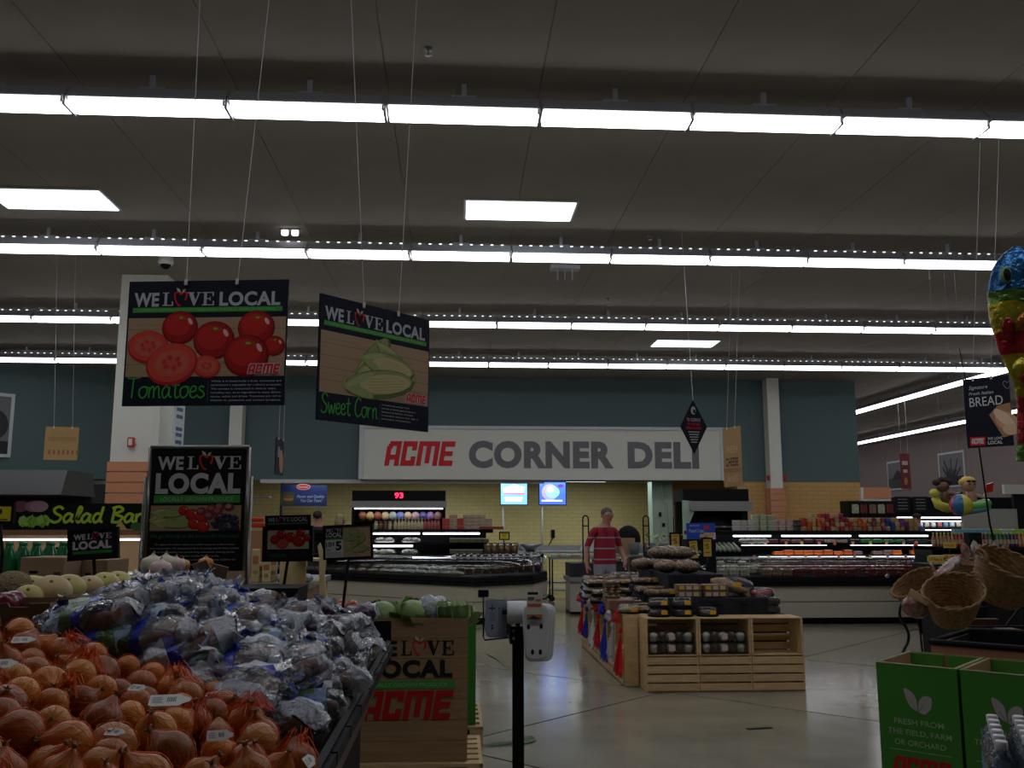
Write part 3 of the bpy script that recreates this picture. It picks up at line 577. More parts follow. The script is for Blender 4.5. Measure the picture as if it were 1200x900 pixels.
# header refrigerated cabinet with 93
p = onY(412, 608, 18.9); q = onY(522, 575, 18.9); w = q.x-p.x; t = thing('wall_cooler', 'tall black deli cooler with red number display on top', 'cooler', (p.x, 18.9, 0))
H_ = q.z; b = MB(); b.box(0, w, 0, .9, H_-.2, H_, m_blk).box(0, .05, 0, .9, 0, H_-.2, m_blk).box(w-.05, w, 0, .9, 0, H_-.2, m_blk).box(0, w, .8, .9, 0, H_-.2, m_dark).box(0, w, 0, .9, 0, .5, m_blk); b.obj('cabinet', t)
MB().box(-.03, w+.03, -.05, .0, H_-.34, H_-.21, m_grey).obj('canopy', t); MB().box(.05, w-.05, .02, .05, H_-.37, H_-.35, m_case).obj('tube_light', t)
MB().box(.05, w-.05, 0.05, .8, H_-.62, H_-.60, m_blk).obj('shelf', t); MB().box(.05, w-.05, 0.05, .8, 1.2, 1.22, m_blk).obj('shelf', t)
A = Art((0, 0, 0), (1, 0, 0), (0, 0, 1), .004); gr = mat('led_red', (1, .02, .06), .5, emit=(1, .02, .08), es=5)
A.text('93', w*.5, H_-.15, .11, None, 1, .02, al='c', w=.17, m=gr); A.obj('number_display', t)
rnd = random.Random(11); shelfz = H_-.60; x0 = p.x
cols = [(.35, .12, .06), (.7, .5, .2), (.4, .1, .08), (.72, .55, .3), (.5, .6, .55), (.2, .25, .6), (.75, .55, .35), (.7, .4, .45), (.1, .1, .3), (.35, .2, .45), (.4, .2, .2)]
for i, c in enumerate(cols):
    o = MB().ball((0, 0, .09), (.085, .07, .09), mat(f'wrapped_deli_{i}', c, .3), 12, 8, lambda v: 1+.08*noise.noise(v*3)).obj('wrapped_deli_item', loc=(x0+.2+i*(w-.35)/10, 19.1, shelfz))
    tag(o, f'{nth(i)} round wrapped item from the left on the cooler shelf under the number display', 'food', 'wrapped rounds on the cooler shelf')
# stainless tables
def steel_table(lab, x0, x1, y0, y1, h):
    t = thing('steel_table', lab, 'table', (x0, y0, 0)); w, d = x1-x0, y1-y0
    MB().box(0, w, 0, d, h-.04, h, m_steel).box(0, w, d-.02, d, h, h+.12, m_steel).obj('tabletop', t); MB().box(.03, w-.03, .03, d-.03, .25, .28, m_steel).obj('shelf', t)
    for x in (.05, w-.05):
        for y in (.05, d-.05): MB().tube([(x, y, 0), (x, y, h-.04)], .022, m_steel, 8).obj('leg', t)
steel_table('stainless work table below the left menu screen', .3, 1.72, 20.0, 20.8, .93); steel_table('stainless work table behind the red-shirted man, near the wall', 1.8, 4.2, 20.2, 20.9, .93)
t = thing('steel_cabinet', 'stainless two-door cabinet between the steel tables', 'cabinet', (1.12, 19.2, 0)); MB().box(0, .62, 0, .6, .08, .92, m_steel).obj('body', t)
for x in (.02, .32): MB().box(x, x+.28, -.015, 0, .12, .88, m_grey).obj('door', t)
t = thing('mixing_bowl', 'shallow steel mixing bowl on the work table by the screens', 'bowl', (1.62, 20.2, .93)); MB().lathe([(.1, 0), (.2, .08), (.26, .17), (.245, .17), (.18, .07), (.0, .02)], m_steel, 22).obj('bowl', t)
t = thing('scale', 'small deli scale with teal top on the steel table', 'scale', (.55, 20.2, .93)); MB().box(0, .6, 0, .35, 0, .1, m_grey).obj('body', t); MB().box(.03, .57, .03, .32, .1, .13, mat('teal_plastic', (.03, .35, .28), .4)).obj('pan', t)
t = thing('wall_outlet', 'black outlet box on the yellow wall with dangling cord', 'outlet', (2.6, 24.87, 1.25)); MB().box(-.05, .05, 0, .03, -.1, .12, m_blk).obj('box', t); MB().tube(smooth_path([(0, -.02, -.05), (-.1, -.05, -.25), (-.3, -.1, -.4)]), .012, m_blk).obj('cord', t)
t = thing('slicer', 'white-topped food slicer on the steel table left of the man', 'slicer', (2.75, 20.45, .93)); MB().prism([(0, 0), (.5, 0), (.42, .22), (.12, .22)], 0, .35, m_sigrim, 'y').obj('body', t); MB().lathe([(.06, .0), (.06, .45), (.05, .47)], m_sigrim, 12, (.6, .15, 0)).obj('canister', t)
t = thing('steel_cart', 'dark steel wheeled cart in front of the yellow kitchen wall', 'cart', (1.9, 18.6, 0)); b = MB(); b.box(0, .95, 0, .6, .82, .86, m_grey).obj('tray', t); MB().box(.03, .92, .03, .57, .2, .23, m_grey).obj('shelf', t)
for x in (.03, .92):
    for y in (.03, .57): MB().tube([(x, y, .08), (x, y, .82)], .018, m_blkm).ball((x, y, .05), .05, m_blk, 10, 6).obj('leg', t)
for i in range(9):
    c = [(.5, .52, .5), (.5, .3, .2), (.45, .48, .42)][i % 3]
    tag(MB().cbox((0, 0, .03), (.12, .1, .06), mat(f'tub_{i%3}', c, .5), bev=.01).obj('food_tub', loc=(1.98+.1*i, 18.75+.05*(i % 2), .86)), f'{nth(i)} small tub from the left on the dark steel cart', 'tub', 'tubs on the steel cart')
# green column, dispenser, oven
t = thing('column', 'pale green service column with pipes beside the kitchen wall', 'column', (5.05, 22.4, 0)); t['kind'] = 'structure'; MB().box(-.28, .22, 0, .5, 0, 2.56, mat('pale_green_paint', (.38, .48, .38), .6)).obj('shaft', t)
MB().tube([(.1, -.04, 0), (.1, -.04, 2.0), (-.02, -.04, 2.05), (-.05, -.04, 2.48)], .02, mat('pale_green_paint')).obj('conduit', t); MB().cbox((-.1, -.03, 1.75), (.06, .04, .1), m_blk).cbox((-.02, -.03, 1.5), (.06, .04, .08), m_blk).obj('switch', t)
struct(MB().box(5.27, 6.76, 22.9, 23.1, 0, 2.6, m_org).obj('wall_kitchen_right'))
p = onY(781, 626, 22.7); t = thing('towel_dispenser', 'black paper towel dispenser beside the green column', 'dispenser', (p.x, 22.7, p.z)); MB().cbox((0, 0, .22), (.36, .22, .5), m_blk, bev=.05).obj('shell', t); MB().cbox((0, -.11, .3), (.24, .02, .06), m_dark).obj('window', t)
struct(tag(MB().box(p.x-.15, p.x+.15, 22.81, 22.9, 0, p.z, m_org).obj('trim_4'), 'x', 'x')); del bpy.data.objects['trim_4']['label'], bpy.data.objects['trim_4']['category']
p = onY(800, 610, 19.3); q = onY(877, 572, 19.3); w = q.x-p.x; t = thing('rotisserie_oven', 'large rotisserie oven with black top and steel canopy', 'oven', (p.x, 19.3, 0)); Ht = q.z-.02
b = MB(); b.box(.02, w, 0, .8, Ht-.26, Ht, m_blk).box(.02, w, .7, .8, 0, Ht-.26, m_dark).box(w-.14, w-.02, .05, .8, 0, Ht-.3, m_dark).box(0.02, w, .05, .8, 0, .95, m_blk).obj('housing', t)
MB().box(.12, w+.03, -.16, .05, Ht-.46, Ht-.26, m_grey).obj('canopy', t); MB().prism([(0, 0), (.08, 0), (.1, Ht-.75), (.22, Ht-.5), (.22, Ht-.26), (0, Ht-.24)], -.1, .02, mat('pale_green_paint'), 'y').obj('side_panel', t)
MB().ball((w*.5, .3, 1.35), (w*.3, .2, .32), m_dark, 14, 8).obj('chamber', t); MB().tube([(.25, .1, 1.45), (w-.3, .1, 1.45)], .03, m_steel).obj('spit', t)
MB().box(.3, w-.1, -.02, .04, .95, 1.4, m_blk).obj('door', t); A = Art((0, -.02, 0), (1, 0, 0), (0, 0, 1), .002); A.ell(.78, 1.1, .16, .26, (.3, .26, .2), 1); A.rect(.02, 1.5, .14, 1.6, (.05, .12, .4), 3); A.obj('sticker', t)
# ---------------- people ----------------
m_skin = mat('skin', (.42, .20, .14), .5); m_hairg = mat('grey_hair', (.10, .085, .075), .8, bump=(60, .5)); m_hairb = mat('blond_hair', (.36, .28, .14), .7, bump=(60, .5)); m_haird = mat('dark_hair', (.03, .02, .015), .8)
def stripemat(name, c1, c2, base, step, th):
    m = mat(name, c1, .85); nt = m.node_tree; L = nt.links; tc = nt.nodes.new('ShaderNodeTexCoord'); sx = nt.nodes.new('ShaderNodeSeparateXYZ'); L.new(tc.outputs['Object'], sx.inputs[0])
    def mth(op, a, b=None):
        n = nt.nodes.new('ShaderNodeMath'); n.operation = op; L.new(a, n.inputs[0])
        if b is not None: n.inputs[1].default_value = b
        return n.outputs[0]
    v = mth('LESS_THAN', mth('FRACT', mth('DIVIDE', mth('SUBTRACT', sx.outputs[2], base), step)), th/step); mx = nt.nodes.new('ShaderNodeMix'); mx.data_type = 'RGBA'
    L.new(v, mx.inputs[0]); mx.inputs[6].default_value = (*c1, 1); mx.inputs[7].default_value = (*c2, 1); L.new(mx.outputs[2], nt.nodes['Principled BSDF'].inputs['Base Color']); return m
def person(label, loc, rz, shirt, pants, hairm, J=None, scale=1, glasses=False, longhair=False, cap=None):
    t = thing('person', label, 'person', loc, rz); t.scale = (scale,)*3
    P = dict(pel=((0, 0, .93), .145), wst=((0, -.01, 1.08), .15), che=((0, -.01, 1.3), .155), nb=((0, 0, 1.44), .075), nk=((0, -.015, 1.52), .055), jaw=((0, -.045, 1.585), .07), hd=((0, -.025, 1.66), .088), tp=((0, -.01, 1.715), .068), ns=((0, -.125, 1.635), .012),
        sL=((.17, 0, 1.41), .07), eL=((.26, .02, 1.14), .046), wL=((.29, -.07, .93), .03), hL=((.30, -.09, .86), .036), sR=((-.17, 0, 1.41), .07), eR=((-.26, .02, 1.14), .046), wR=((-.28, -.06, .92), .03), hR=((-.285, -.08, .85), .036),
        iL=((.09, 0, .86), .105), kL=((.10, -.02, .49), .068), aL=((.11, .03, .1), .045), tL=((.13, -.13, .045), .038), iR=((-.09, 0, .86), .105), kR=((-.10, -.02, .49), .068), aR=((-.11, .03, .1), .045), tR=((-.13, -.13, .045), .038))
    for k, v in (J or {}).items(): P[k] = (v, P[k][1])
    E = [('pel', 'wst'), ('wst', 'che'), ('che', 'nb'), ('nb', 'nk'), ('nk', 'jaw'), ('jaw', 'hd'), ('hd', 'tp'), ('hd', 'ns')]
    for s in 'LR': E += [('nb', 's'+s), ('s'+s, 'e'+s), ('e'+s, 'w'+s), ('w'+s, 'h'+s), ('pel', 'i'+s), ('i'+s, 'k'+s), ('k'+s, 'a'+s), ('a'+s, 't'+s)]
    for s, sg in (('L', 1), ('R', -1)):
        h = Vector(P['h'+s][0])
        for i, (dx, l) in enumerate(((-.022, .07), (-.008, .078), (.007, .074), (.02, .06))):
            P[f'f{s}{i}'] = (h+Vector((dx*.6, -.01+dx*.6, -.05)), .010); P[f'g{s}{i}'] = (h+Vector((dx*.6, -.03+dx*.8, -.05-l*.6)), .008); E += [('h'+s, f'f{s}{i}'), (f'f{s}{i}', f'g{s}{i}')]
        P['th'+s] = (h+Vector((-sg*.035, -.03, -.02)), .011); P['ti'+s] = (h+Vector((-sg*.04, -.05, -.05)), .009); E += [('h'+s, 'th'+s), ('th'+s, 'ti'+s)]
    names = list(P); me = bpy.data.meshes.new('body'); me.from_pydata([P[n][0] for n in names], [(names.index(a_), names.index(b_)) for a_, b_ in E], [])
    o = bpy.data.objects.new('body', me); COL.objects.link(o); sk = o.modifiers.new('s', 'SKIN'); sk.use_smooth_shade = True
    if not me.skin_vertices: bpy.context.view_layer.update()
    for i, n_ in enumerate(names):
        r = P[n_][1]; sv = me.skin_vertices[0].data[i]
        f = 1.22 if n_ in ('pel', 'wst', 'che') else 1; g_ = .82 if n_ in ('pel', 'wst', 'che') else 1
        sv.radius = (r*f, r*g_) ; sv.use_root = (n_ == 'pel')
    ss = o.modifiers.new('u', 'SUBSURF'); ss.levels = 2; ss.render_levels = 2
    dg = bpy.context.evaluated_depsgraph_get(); nm = bpy.data.meshes.new_from_object(o.evaluated_get(dg)); bpy.data.objects.remove(o)
    bm = bmesh.new(); bm.from_mesh(nm)
    for zz in (.9, .09, 1.465, 1.17): bmesh.ops.bisect_plane(bm, geom=bm.verts[:]+bm.edges[:]+bm.faces[:], plane_co=(0, 0, zz), plane_no=(0, 0, 1))
    bm.to_mesh(nm); bm.free()
    for m in (m_skin, shirt, pants, m_blk): nm.materials.append(m)
    eL, eR = Vector(P['eL'][0]), Vector(P['eR'][0])
    for pl in nm.polygons:
        c = pl.center; z = c.z; pl.use_smooth = True; k = 0
        arm = abs(c.x) > .205
        if arm and z > 1.17: k = 1
        elif arm and z > .6 : k = 0
        elif z > 1.465: k = 0
        elif z > .9: k = 1
        elif z > .09: k = 2
        else: k = 3
        if .7 < z < .9 and abs(c.x) > .2: k = 0
        pl.material_index = k
    inst('body', nm, t)
    hd = Vector(P['hd'][0])
    def cap_f(v): return 1.0+.05*noise.noise(v*4)
    b = MB(); vs = b.ball(hd+Vector((0, .03, .036)), (.09, .092, .08), hairm, 16, 10, cap_f)
    if longhair: b.ball(hd+Vector((0, .06, -.06)), (.10, .07, .13), hairm, 14, 9, cap_f)
    b.obj('hair', t)
    for s in (-1, 1):
        MB().ball(hd+Vector((s*.034, -.083, -.0)), (.014, .008, .009), m_white, 8, 6).ball(hd+Vector((s*.034, -.091, 0)), .005, m_blk, 6, 5).obj('eye', t)
        MB().ball(hd+Vector((s*.09, -.0, -.015)), (.012, .02, .03), m_skin, 8, 6).obj('ear', t)
    MB().ball(hd+Vector((0, -.098, -.062)), (.026, .008, .007), mat('lips', (.25, .08, .07), .5), 10, 5).obj('mouth', t)
    if glasses:
        b = MB()
        for s in (-1, 1): b.tube([hd+Vector((s*.036+.026*math.cos(a_), -.108, .0+.018*math.sin(a_))) for a_ in [i*PI/6 for i in range(12)]], .0028, m_blk, 5, closed=True); b.tube([hd+Vector((s*.062, -.105, .005)), hd+Vector((s*.09, 0, .005))], .0025, m_blk, 5)
        b.tube([hd+Vector((-.01, -.11, .003)), hd+Vector((.01, -.11, .003))], .003, m_blk, 5).obj('glasses', t)
    if cap: MB().ball(hd+Vector((0, 0, .05)), (.1, .105, .07), cap, 14, 8).box(-.06, .06, -.17, -.07, hd.z+.05, hd.z+.06, cap).obj('cap', t)
    return t
m_redshirt = stripemat('red_striped_polo', (.30, .012, .03), (.32, .28, .33), .965, .165, .02)
p = onY(709, 680, 14.4)
t = person('older man in red striped polo and grey trousers, walking by the bakery table', (p.x, 14.4, 0), R(8), m_redshirt, mat('grey_trousers', (.30, .32, .35), .85), m_hairg,
       dict(jaw=(.035, -.05, 1.575), hd=(.04, -.03, 1.65), tp=(.04, -.01, 1.705), ns=(.085, -.118, 1.625), nk=(.015, -.02, 1.51), eR=(-.29, .0, 1.14), wR=(-.315, -.08, .93), hR=(-.31, -.1, .86), eL=(.27, .06, 1.14), wL=(.30, -.06, .96), hL=(.30, -.09, .90)), 1.0, glasses=True)
MB().tube([(-.085, -.05, 1.455), (-.02, -.135, 1.41), (.0, -.14, 1.36)], .014, m_redshirt, 6).tube([(.085, -.05, 1.455), (.02, -.135, 1.41), (.0, -.14, 1.36)], .014, m_redshirt, 6).obj('collar', t)
m_dshirt = mat('dark_shirt', (.02, .022, .03), .85)
p = onY(371, 640, 18.6); person('person in a dark shirt with short dark hair, half hidden behind the sign cards', (p.x, 18.6, 0), PI*.9, m_dshirt, mat('dark_trousers', (.02, .02, .025), .9), m_haird)
p = onY(397, 640, 18.9); person('blond-haired person in dark clothes behind the sweet corn price card', (p.x, 18.9, 0), PI*.8, m_dshirt, mat('dark_trousers'), m_hairb, scale=.97, longhair=True)
p = onY(1076, 640, 22); person('distant person in blue shirt and dark cap past the deli case', (p.x, 22, 0), PI*.6, mat('blue_shirt', (.04, .09, .22), .85), mat('dark_trousers'), m_haird, cap=m_haird)
# ---------------- deli cases ----------------
m_lcd = mat('case_inside', (.03, .03, .034), .6, spec=.2)
def case_poly(name, label, front, depth_v, ends, parts_shelf):
    """front: list of (x,y) front edge points left->right; depth_v: (dx,dy) to the back"""
    t = thing(name, label, 'display case'); D = Vector((*depth_v, 0)); pts = [Vector((x, y, 0)) for x, y in front]; bk = [p_+D for p_ in pts]
    def slab(nm, z0, z1, m, out=0, inn=0):
        poly = [(p_.x-D.normalized().x*out, p_.y-D.normalized().y*out) for p_ in pts]+[(p_.x-D.normalized().x*inn, p_.y-D.normalized().y*inn) for p_ in reversed(bk)]
        return MB().prism(poly, z0, z1, m).obj(nm, t)
    slab('kick', 0, .1, m_blk, -.08); slab('base_panel', .1, .33, m_beige, 0); slab('groove', .33, .345, m_beige2, -.01); slab('base_panel', .345, .57, m_beige, 0.01); slab('bumper', .57, .62, m_blk, .05); slab('bumper', .63, .70, m_blk, .035); slab('deck', .70, .72, m_lcd, 0)
    b = MB(); prof = [(-.03, .70), (-.045, .82), (-.0, .93), (.1, .985), (.24, .995)]; dn = D.normalized(); n = len(pts)
    def edge(i):
        q = pts[i]; return [Vector((q.x, q.y, 0))+dn*a_+Vector((0, 0, z_)) for a_, z_ in prof]
    vs = [v for i in range(n) for v in edge(i)]; k = len(prof); b.add(vs, [(i*k+j, (i+1)*k+j, (i+1)*k+j+1, i*k+j+1) for i in range(n-1) for j in range(k-1)], m_glass, True).obj('curved_glass', t)
    b = MB(); b.tube([v+dn*.24+Vector((0, 0, .995)) for v in pts], .012, m_grey, 6); b.obj('glass_rail', t)
    return t
# right case
RX0, RX1, RY = 3.75, 9.0, 14.15
fr = [(3.35, 14.75), (3.5, 14.35), (3.8, 14.18), (4.2, 14.15), (RX1, 14.15)]
t = case_poly('deli_case', 'long right-hand refrigerated deli case with packs of meat and lit shelves', fr, (0, 1.5), None, None)
def shelf_unit(t, x0, x1, y0, y1, zs, top, tz):
    MB().box(x0, x1, y1, y1+.08, .7, top, m_lcd).obj('back_panel', t)
    for z in zs: MB().box(x0, x1, y0+(top-z)*-.15, y1, z, z+.025, m_blk).obj('shelf', t)
    MB().box(x0-.1, x1+.1, y0-.03, y1+.08, top-.06, top, m_blk).obj('top_shelf', t)
shelf_unit(t, 3.95, 8.6, 14.95, 15.5, (1.0, 1.19), 1.40, 0)
for x in (4.5, 5.3, 6.6): MB().tube([(x, 14.95, 1.32), (x+(.62 if x < 5 else 1.15), 14.95, 1.32)], .013, m_case, 6).obj('tube_light', t)
for x in (4.85, 6.7): MB().tube([(x, 14.78, .985), (x+1.75, 14.78, .985)], .012, m_case, 6).obj('tube_light', t)
for x in (4.6, 6.4): MB().tube([(x, 14.85, 1.172), (x+1.4, 14.85, 1.172)], .004, m_case, 6).obj('tube_light', t)
rnd = random.Random(5)
def small(name, cat, label, group, w, d, h, m, loc, lid=None, rz=0, kind={}):
    key = (name, round(w, 3), round(h, 3), m.name, lid.name if lid else '')
    if key not in kind:
        b = MB().cbox((0, 0, h/2-(.006 if lid else 0)), (w, d, h-(.012 if lid else 0)), m, bev=min(w, h)*.12)
        if lid: b.cbox((0, 0, h-.006), (w*1.04, d*1.04, .012), lid)
        kind[key] = b.mesh(name)
    o = inst(name, kind[key], None, loc, (0, 0, rz)); return tag(o, label, cat, group)
def front_x(px, y): return onY(px, 620, y).x
# top shelf tubs
yT = 15.05
for gi, (a0, a1, lv, n, m, lid, nm) in enumerate([(864, 880, 2, 3, mat('tub_white', (.55, .5, .5), .4), m_white, 'white'), (886, 904, 3, 3, mat('tub_green', (.42, .48, .28), .4), m_white, 'pale green'), (908, 926, 2, 3, mat('tub_pink', (.55, .38, .36), .4), m_white, 'pinkish'), (930, 938, 2, 2, mat('tub_dark', (.1, .08, .09), .4), m_blk, 'dark')]):
    for l_ in range(lv):
        for i in range(n):
            x = front_x(a0+(a1-a0)*(i/(max(n-1, 1))), yT)
            small('dip_tub', 'tub', f'{nm} dip tub, {nth(i)} from the left in the {LAYER[l_]} layer of its stack', f'{nm} tubs on the top shelf', .11, .11, .085, m, (x, yT+.05, 1.401+l_*.087), lid)
PKC = [(.42, .03, .02), (.5, .1, .02), (.45, .28, .14), (.35, .02, .05), (.25, .02, .03), (.45, .06, .03), (.4, .26, .12), (.2, .04, .08), (.03, .06, .25), (.15, .03, .15)]
seq = [0, 1, 2, 1, 0, 3, 4, 2, 3, 4, 5, 6, 1, 1, 6, 7, 6, 7, 8, 8, 6, 9, 9, 6, 6]
NMC = ['red', 'orange', 'tan', 'crimson', 'dark red', 'vermilion', 'beige', 'maroon', 'dark blue', 'purple']; yB = 15.0
for i, ci in enumerate(seq):
    x = front_x(942+i*(1072-942)/24, yB)
    for l_ in range(4 if 2 <= i <= 9 and i % 3 else 3):
        if l_ == 3 and i > 8: continue
        c = ci if (l_+i) % 3 else 6
        small('cracker_box', 'box', f'{NMC[c]} box, {LAYER[l_]} layer of the {nth(i)} stack from the left on the case top', 'cracker boxes on top of the deli case', .068, .16, .07, mat('cracker_'+NMC[c].replace(' ', '_'), PKC[c], .35), (x+rnd.uniform(-.004, .004), yB+rnd.uniform(0, .04), 1.401+l_*.071))
# shelf packs
rows = [('upper', 1.215, 14.93, [(.12, .03, .04), (.12, .03, .04), (.3, .1, .1), (.12, .03, .04), (.35, .3, .25), (.02, .02, .02), (.04, .22, .06), (.04, .22, .06), (.03, .06, .04), (.03, .06, .04), (.04, .22, .06), (.05, .2, .06)], .045, 4.75, 8.4, 20),
        ('middle', 1.025, 14.88, [(.6, .12, .02), (.5, .1, .02), (.15, .1, .08), (.6, .14, .02), (.55, .1, .02)], .065, 5.2, 8.3, 20)]
for nm, z, y, cs, h, xa, xb, n in rows:
    for i in range(n):
        c = cs[int(i*len(cs)/n)]; x = xa+(xb-xa)*i/(n-1)
        if nm == 'middle' and i in (9, 13, 17): continue
        small('deli_pack', 'food pack', f'{nth(i)} packet from the left on the {nm} lit shelf of the right-hand case', f'packets on the {nm} shelf', .15, .12, h*rnd.choice((.8, 1, 1.15)), mat('pack_%d_%d' % (c[0]*99, c[1]*99), c, .25, coat=.4), (x, y, z))
mtag = mat('price_tag_orange', (.75, .25, .14), .5); mtagy = mat('price_tag_yellow', (.7, .6, .1), .5)
tg = MB().cbox((0, 0, 0), (.045, .004, .06), mtag).mesh('price_tag'); tgy = MB().cbox((0, 0, 0), (.045, .004, .06), mtagy).mesh('price_tag')
for z, y in ((1.205, 14.86), (.99, 14.74)):
    for i in range(13):
        o = inst('price_tag', tgy if i % 4 == 3 else tg, t, (4.75+i*.28+rnd.uniform(-.05, .05), y, z))
# white packs at the left end, and dark meat packs in the deck
m_meat = mat('red_meat', (.24, .05, .05), .3, noise_=30, col2=(.12, .02, .02), coat=.5); m_wht = mat('white_food', (.5, .5, .42), .3, noise_=25, col2=(.3, .3, .2), coat=.5); m_smk = mat('smoked_food', (.3, .2, .13), .3, noise_=25, coat=.5)
for r_, (y, zb) in enumerate(((14.32, .722), (14.5, .76), (14.68, .80))):
    for i in range(27):
        x = 3.95+i*.168; 
        if r_ == 0 and i % 5 == 4: continue
        m = m_wht if i < 5 else (m_smk if i < 8 else m_meat)
        for l_ in range(2 if r_ < 2 else 2):
            small('meat_pack', 'food pack', f'{["pale","brown","red"][[m_wht, m_smk, m_meat].index(m)]} pack, {nth(i)} along {["front","middle","back"][r_]} row of the glass case, {LAYER[l_]} layer', 'packs in the glass deck of the right-hand case', .145, .13, .05, m, (x, y+rnd.uniform(-.01, .01), zb+l_*.052), m_glassm if False else None)
# platter of rolls of cheese at the left end: sloping white wraps
for i in range(8):
    x = 3.95+i*.075; o = MB().tube([(0, 0, .0), (0.02, -.28, -.1)], [.025, .03], mat('asparagus_wrap', (.35, .40, .3), .35, noise_=20), 8).obj('wrapped_stick', loc=(x, 14.9, 1.20)); tag(o, f'{nth(i)} pale green wrapped stick from the left at the case end', 'food', 'wrapped sticks at the case end')
for i in range(5): tag(MB().ball((0, 0, .04), (.07, .06, .04), m_wht, 12, 7).obj('cheese_ball', loc=(4.62+i*.09, 14.85, 1.2+.0*(i % 2))), f'{nth(i)} white cheese ball from the left on the right-hand case', 'cheese', 'cheese balls on the case shelf')
for i in range(7): tag(MB().ball((0, 0, .05), (.09, .07, .06), m_wrap, 12, 7, lambda v: 1+.15*noise.noise(v*3)).ball((0, 0, .045), (.07, .055, .045), m_wht, 10, 6).obj('wrapped_cheese', loc=(3.72+i*.17, 14.62+(.12 if i % 2 else 0), .80+.04*(i % 2))), f'{nth(i)} clear wrapped white bundle at the left end of the right case', 'food', 'wrapped bundles at the case end')
# left case
c1 = onZ(330, 677.0, .565); c2 = onZ(555, 688, .565); c3 = onZ(625, 684.5, .565); c4 = onZ(641, 680, .565)
fr = [(c1.x-1.2, c1.y+1.0), (c1.x, c1.y), (c2.x, c2.y), (c3.x, c3.y), (c4.x, c4.y)]
t = case_poly('deli_case', 'left-hand refrigerated deli case with a corner, curved glass and black rail', fr, (-.25, 1.6), None, None)
u_ = (c1-c2).normalized(); LY = 16.2
shelf_unit(t, -2.5, .55, LY, LY+.6, (.98, 1.17), 1.42, 0)
x_ = lambda px: front_x(px, LY)
for a0, a1, z in ((436, 492, 1.35), (496, 562, 1.35), (436, 484, 1.14), (484, 531, .95)): MB().tube([(x_(a0), LY-.03, z), (x_(a1), LY-.03, z)], .016, m_case, 6).obj('tube_light', t)
# goods on the left case top
k = 0
for i in range(9):
    o = MB().lathe([(.03, 0), (.035, .01), (.035, .1), (.025, .12), (.028, .12), (.028, .14)], mat('jar_brown' if i % 3 else 'jar_pale', (.2, .1, .06) if i % 3 else (.5, .45, .3), .25), 10).obj('jar', loc=(x_(440+i*5.5), LY+.1, 1.42)); tag(o, f'{nth(i)} brown-capped jar from the left on the left deli case', 'jar', 'jars on the left case')
for i in range(14):
    o = MB().lathe([(.028, 0), (.032, .01), (.032, .1), (.014, .14), (.014, .17), (.018, .17), (.018, .19)], mat('sauce_cream' if i < 9 else 'sauce_red', (.55, .47, .28) if i < 9 else (.4, .1, .08), .25), 10).obj('bottle', loc=(x_(463+i*3.9), LY+.07, 1.42)); tag(o, f'{nth(i)} small sauce bottle from the left on the left deli case', 'bottle', 'sauce bottles on the left case')
m_bun = mat('bun_pack', (.42, .33, .24), .5, noise_=25, col2=(.3, .22, .15)); m_bunr = mat('bun_pack_red', (.45, .05, .04), .4)
for i in range(7):
    for l_ in range([3, 4, 3, 4, 4, 4, 3][i]):
        small('bun_pack', 'bread', f'bag of rolls, {LAYER[l_]} layer of the {nth(i)} stack on the left case', 'stacked roll packs on the left case', .145, .2, .062, m_bunr if i in (0, 2) and l_ < 3 else m_bun, (x_(523+i*8.2), LY+.15, 1.421+l_*.064))
for i in range(5): small('snack_pack', 'food pack', f'{nth(i)} dark red snack pack on the right end of the left case', 'red snack packs', .12, .15, .05, mat('snack_red', (.25, .04, .03), .4), (x_(566+i*5), LY-.02, 1.421))
def plate():
    t = thing('deli_plate', 'x', 'food'); MB().lathe([(.0, 0), (.09, .0), (.12, .02)], m_white, 16, caps=False).obj('plate', t); MB().ball((0, 0, .03), (.09, .08, .035), m_wht, 12, 7, lambda v: 1+.25*noise.noise(v*3)).obj('food', t); MB().lathe([(.12, .02), (.10, .055), (.04, .07), (0, .07)], m_lid, 16, caps=False).obj('lid', t); return t
PL = Kind(plate); spots = []
for i in range(13):
    s = .25+i*.26
    for r_ in range(2): 
        q = c2+u_*s; spots.append((q.x-.05+.04*r_, q.y+.28+.3*r_, .722+.05*r_))
for i, s in enumerate(spots): PL.put(s, (0, 0, i), f'{nth(i//2)} lidded white plate leftwards from the corner, {["front","back"][i%2]} row of the glass case', 'lidded plates in the left glass case', (1, 1, 1))
for i, (px, z) in enumerate(((447, 1.2), (456, 1.2), (478, 1.2), (486, 1.2), (440, 1.0), (449, 1.0), (457, 1.0), (478, 1.0), (484, 1.0))):
    PL.put((x_(px), LY+.02, z), (0, 0, i), f'{nth(i)} lidded dish on the lit shelves of the left case', 'dishes on the lit shelves', (1.1, 1, 1.3))
for i in range(9): small('salad_tub', 'tub', f'{nth(i)} green-lidded salad tub on the left case shelves', 'salad tubs on the left case', .14, .12, .075, mat('salad_mix', (.16, .15, .07), .3, noise_=40), (x_((532, 542, 552, 561, 532, 542, 552, 561, 568)[i]), LY, (1.005, 1.195)[i//4 if i < 8 else 1]), mat('tub_lid_pale', (.42, .5, .45), .3))
m_fruit = mat('fruit_mix', (.5, .12, .03), .3, noise_=18, col2=(.05, .16, .03), coat=.6)
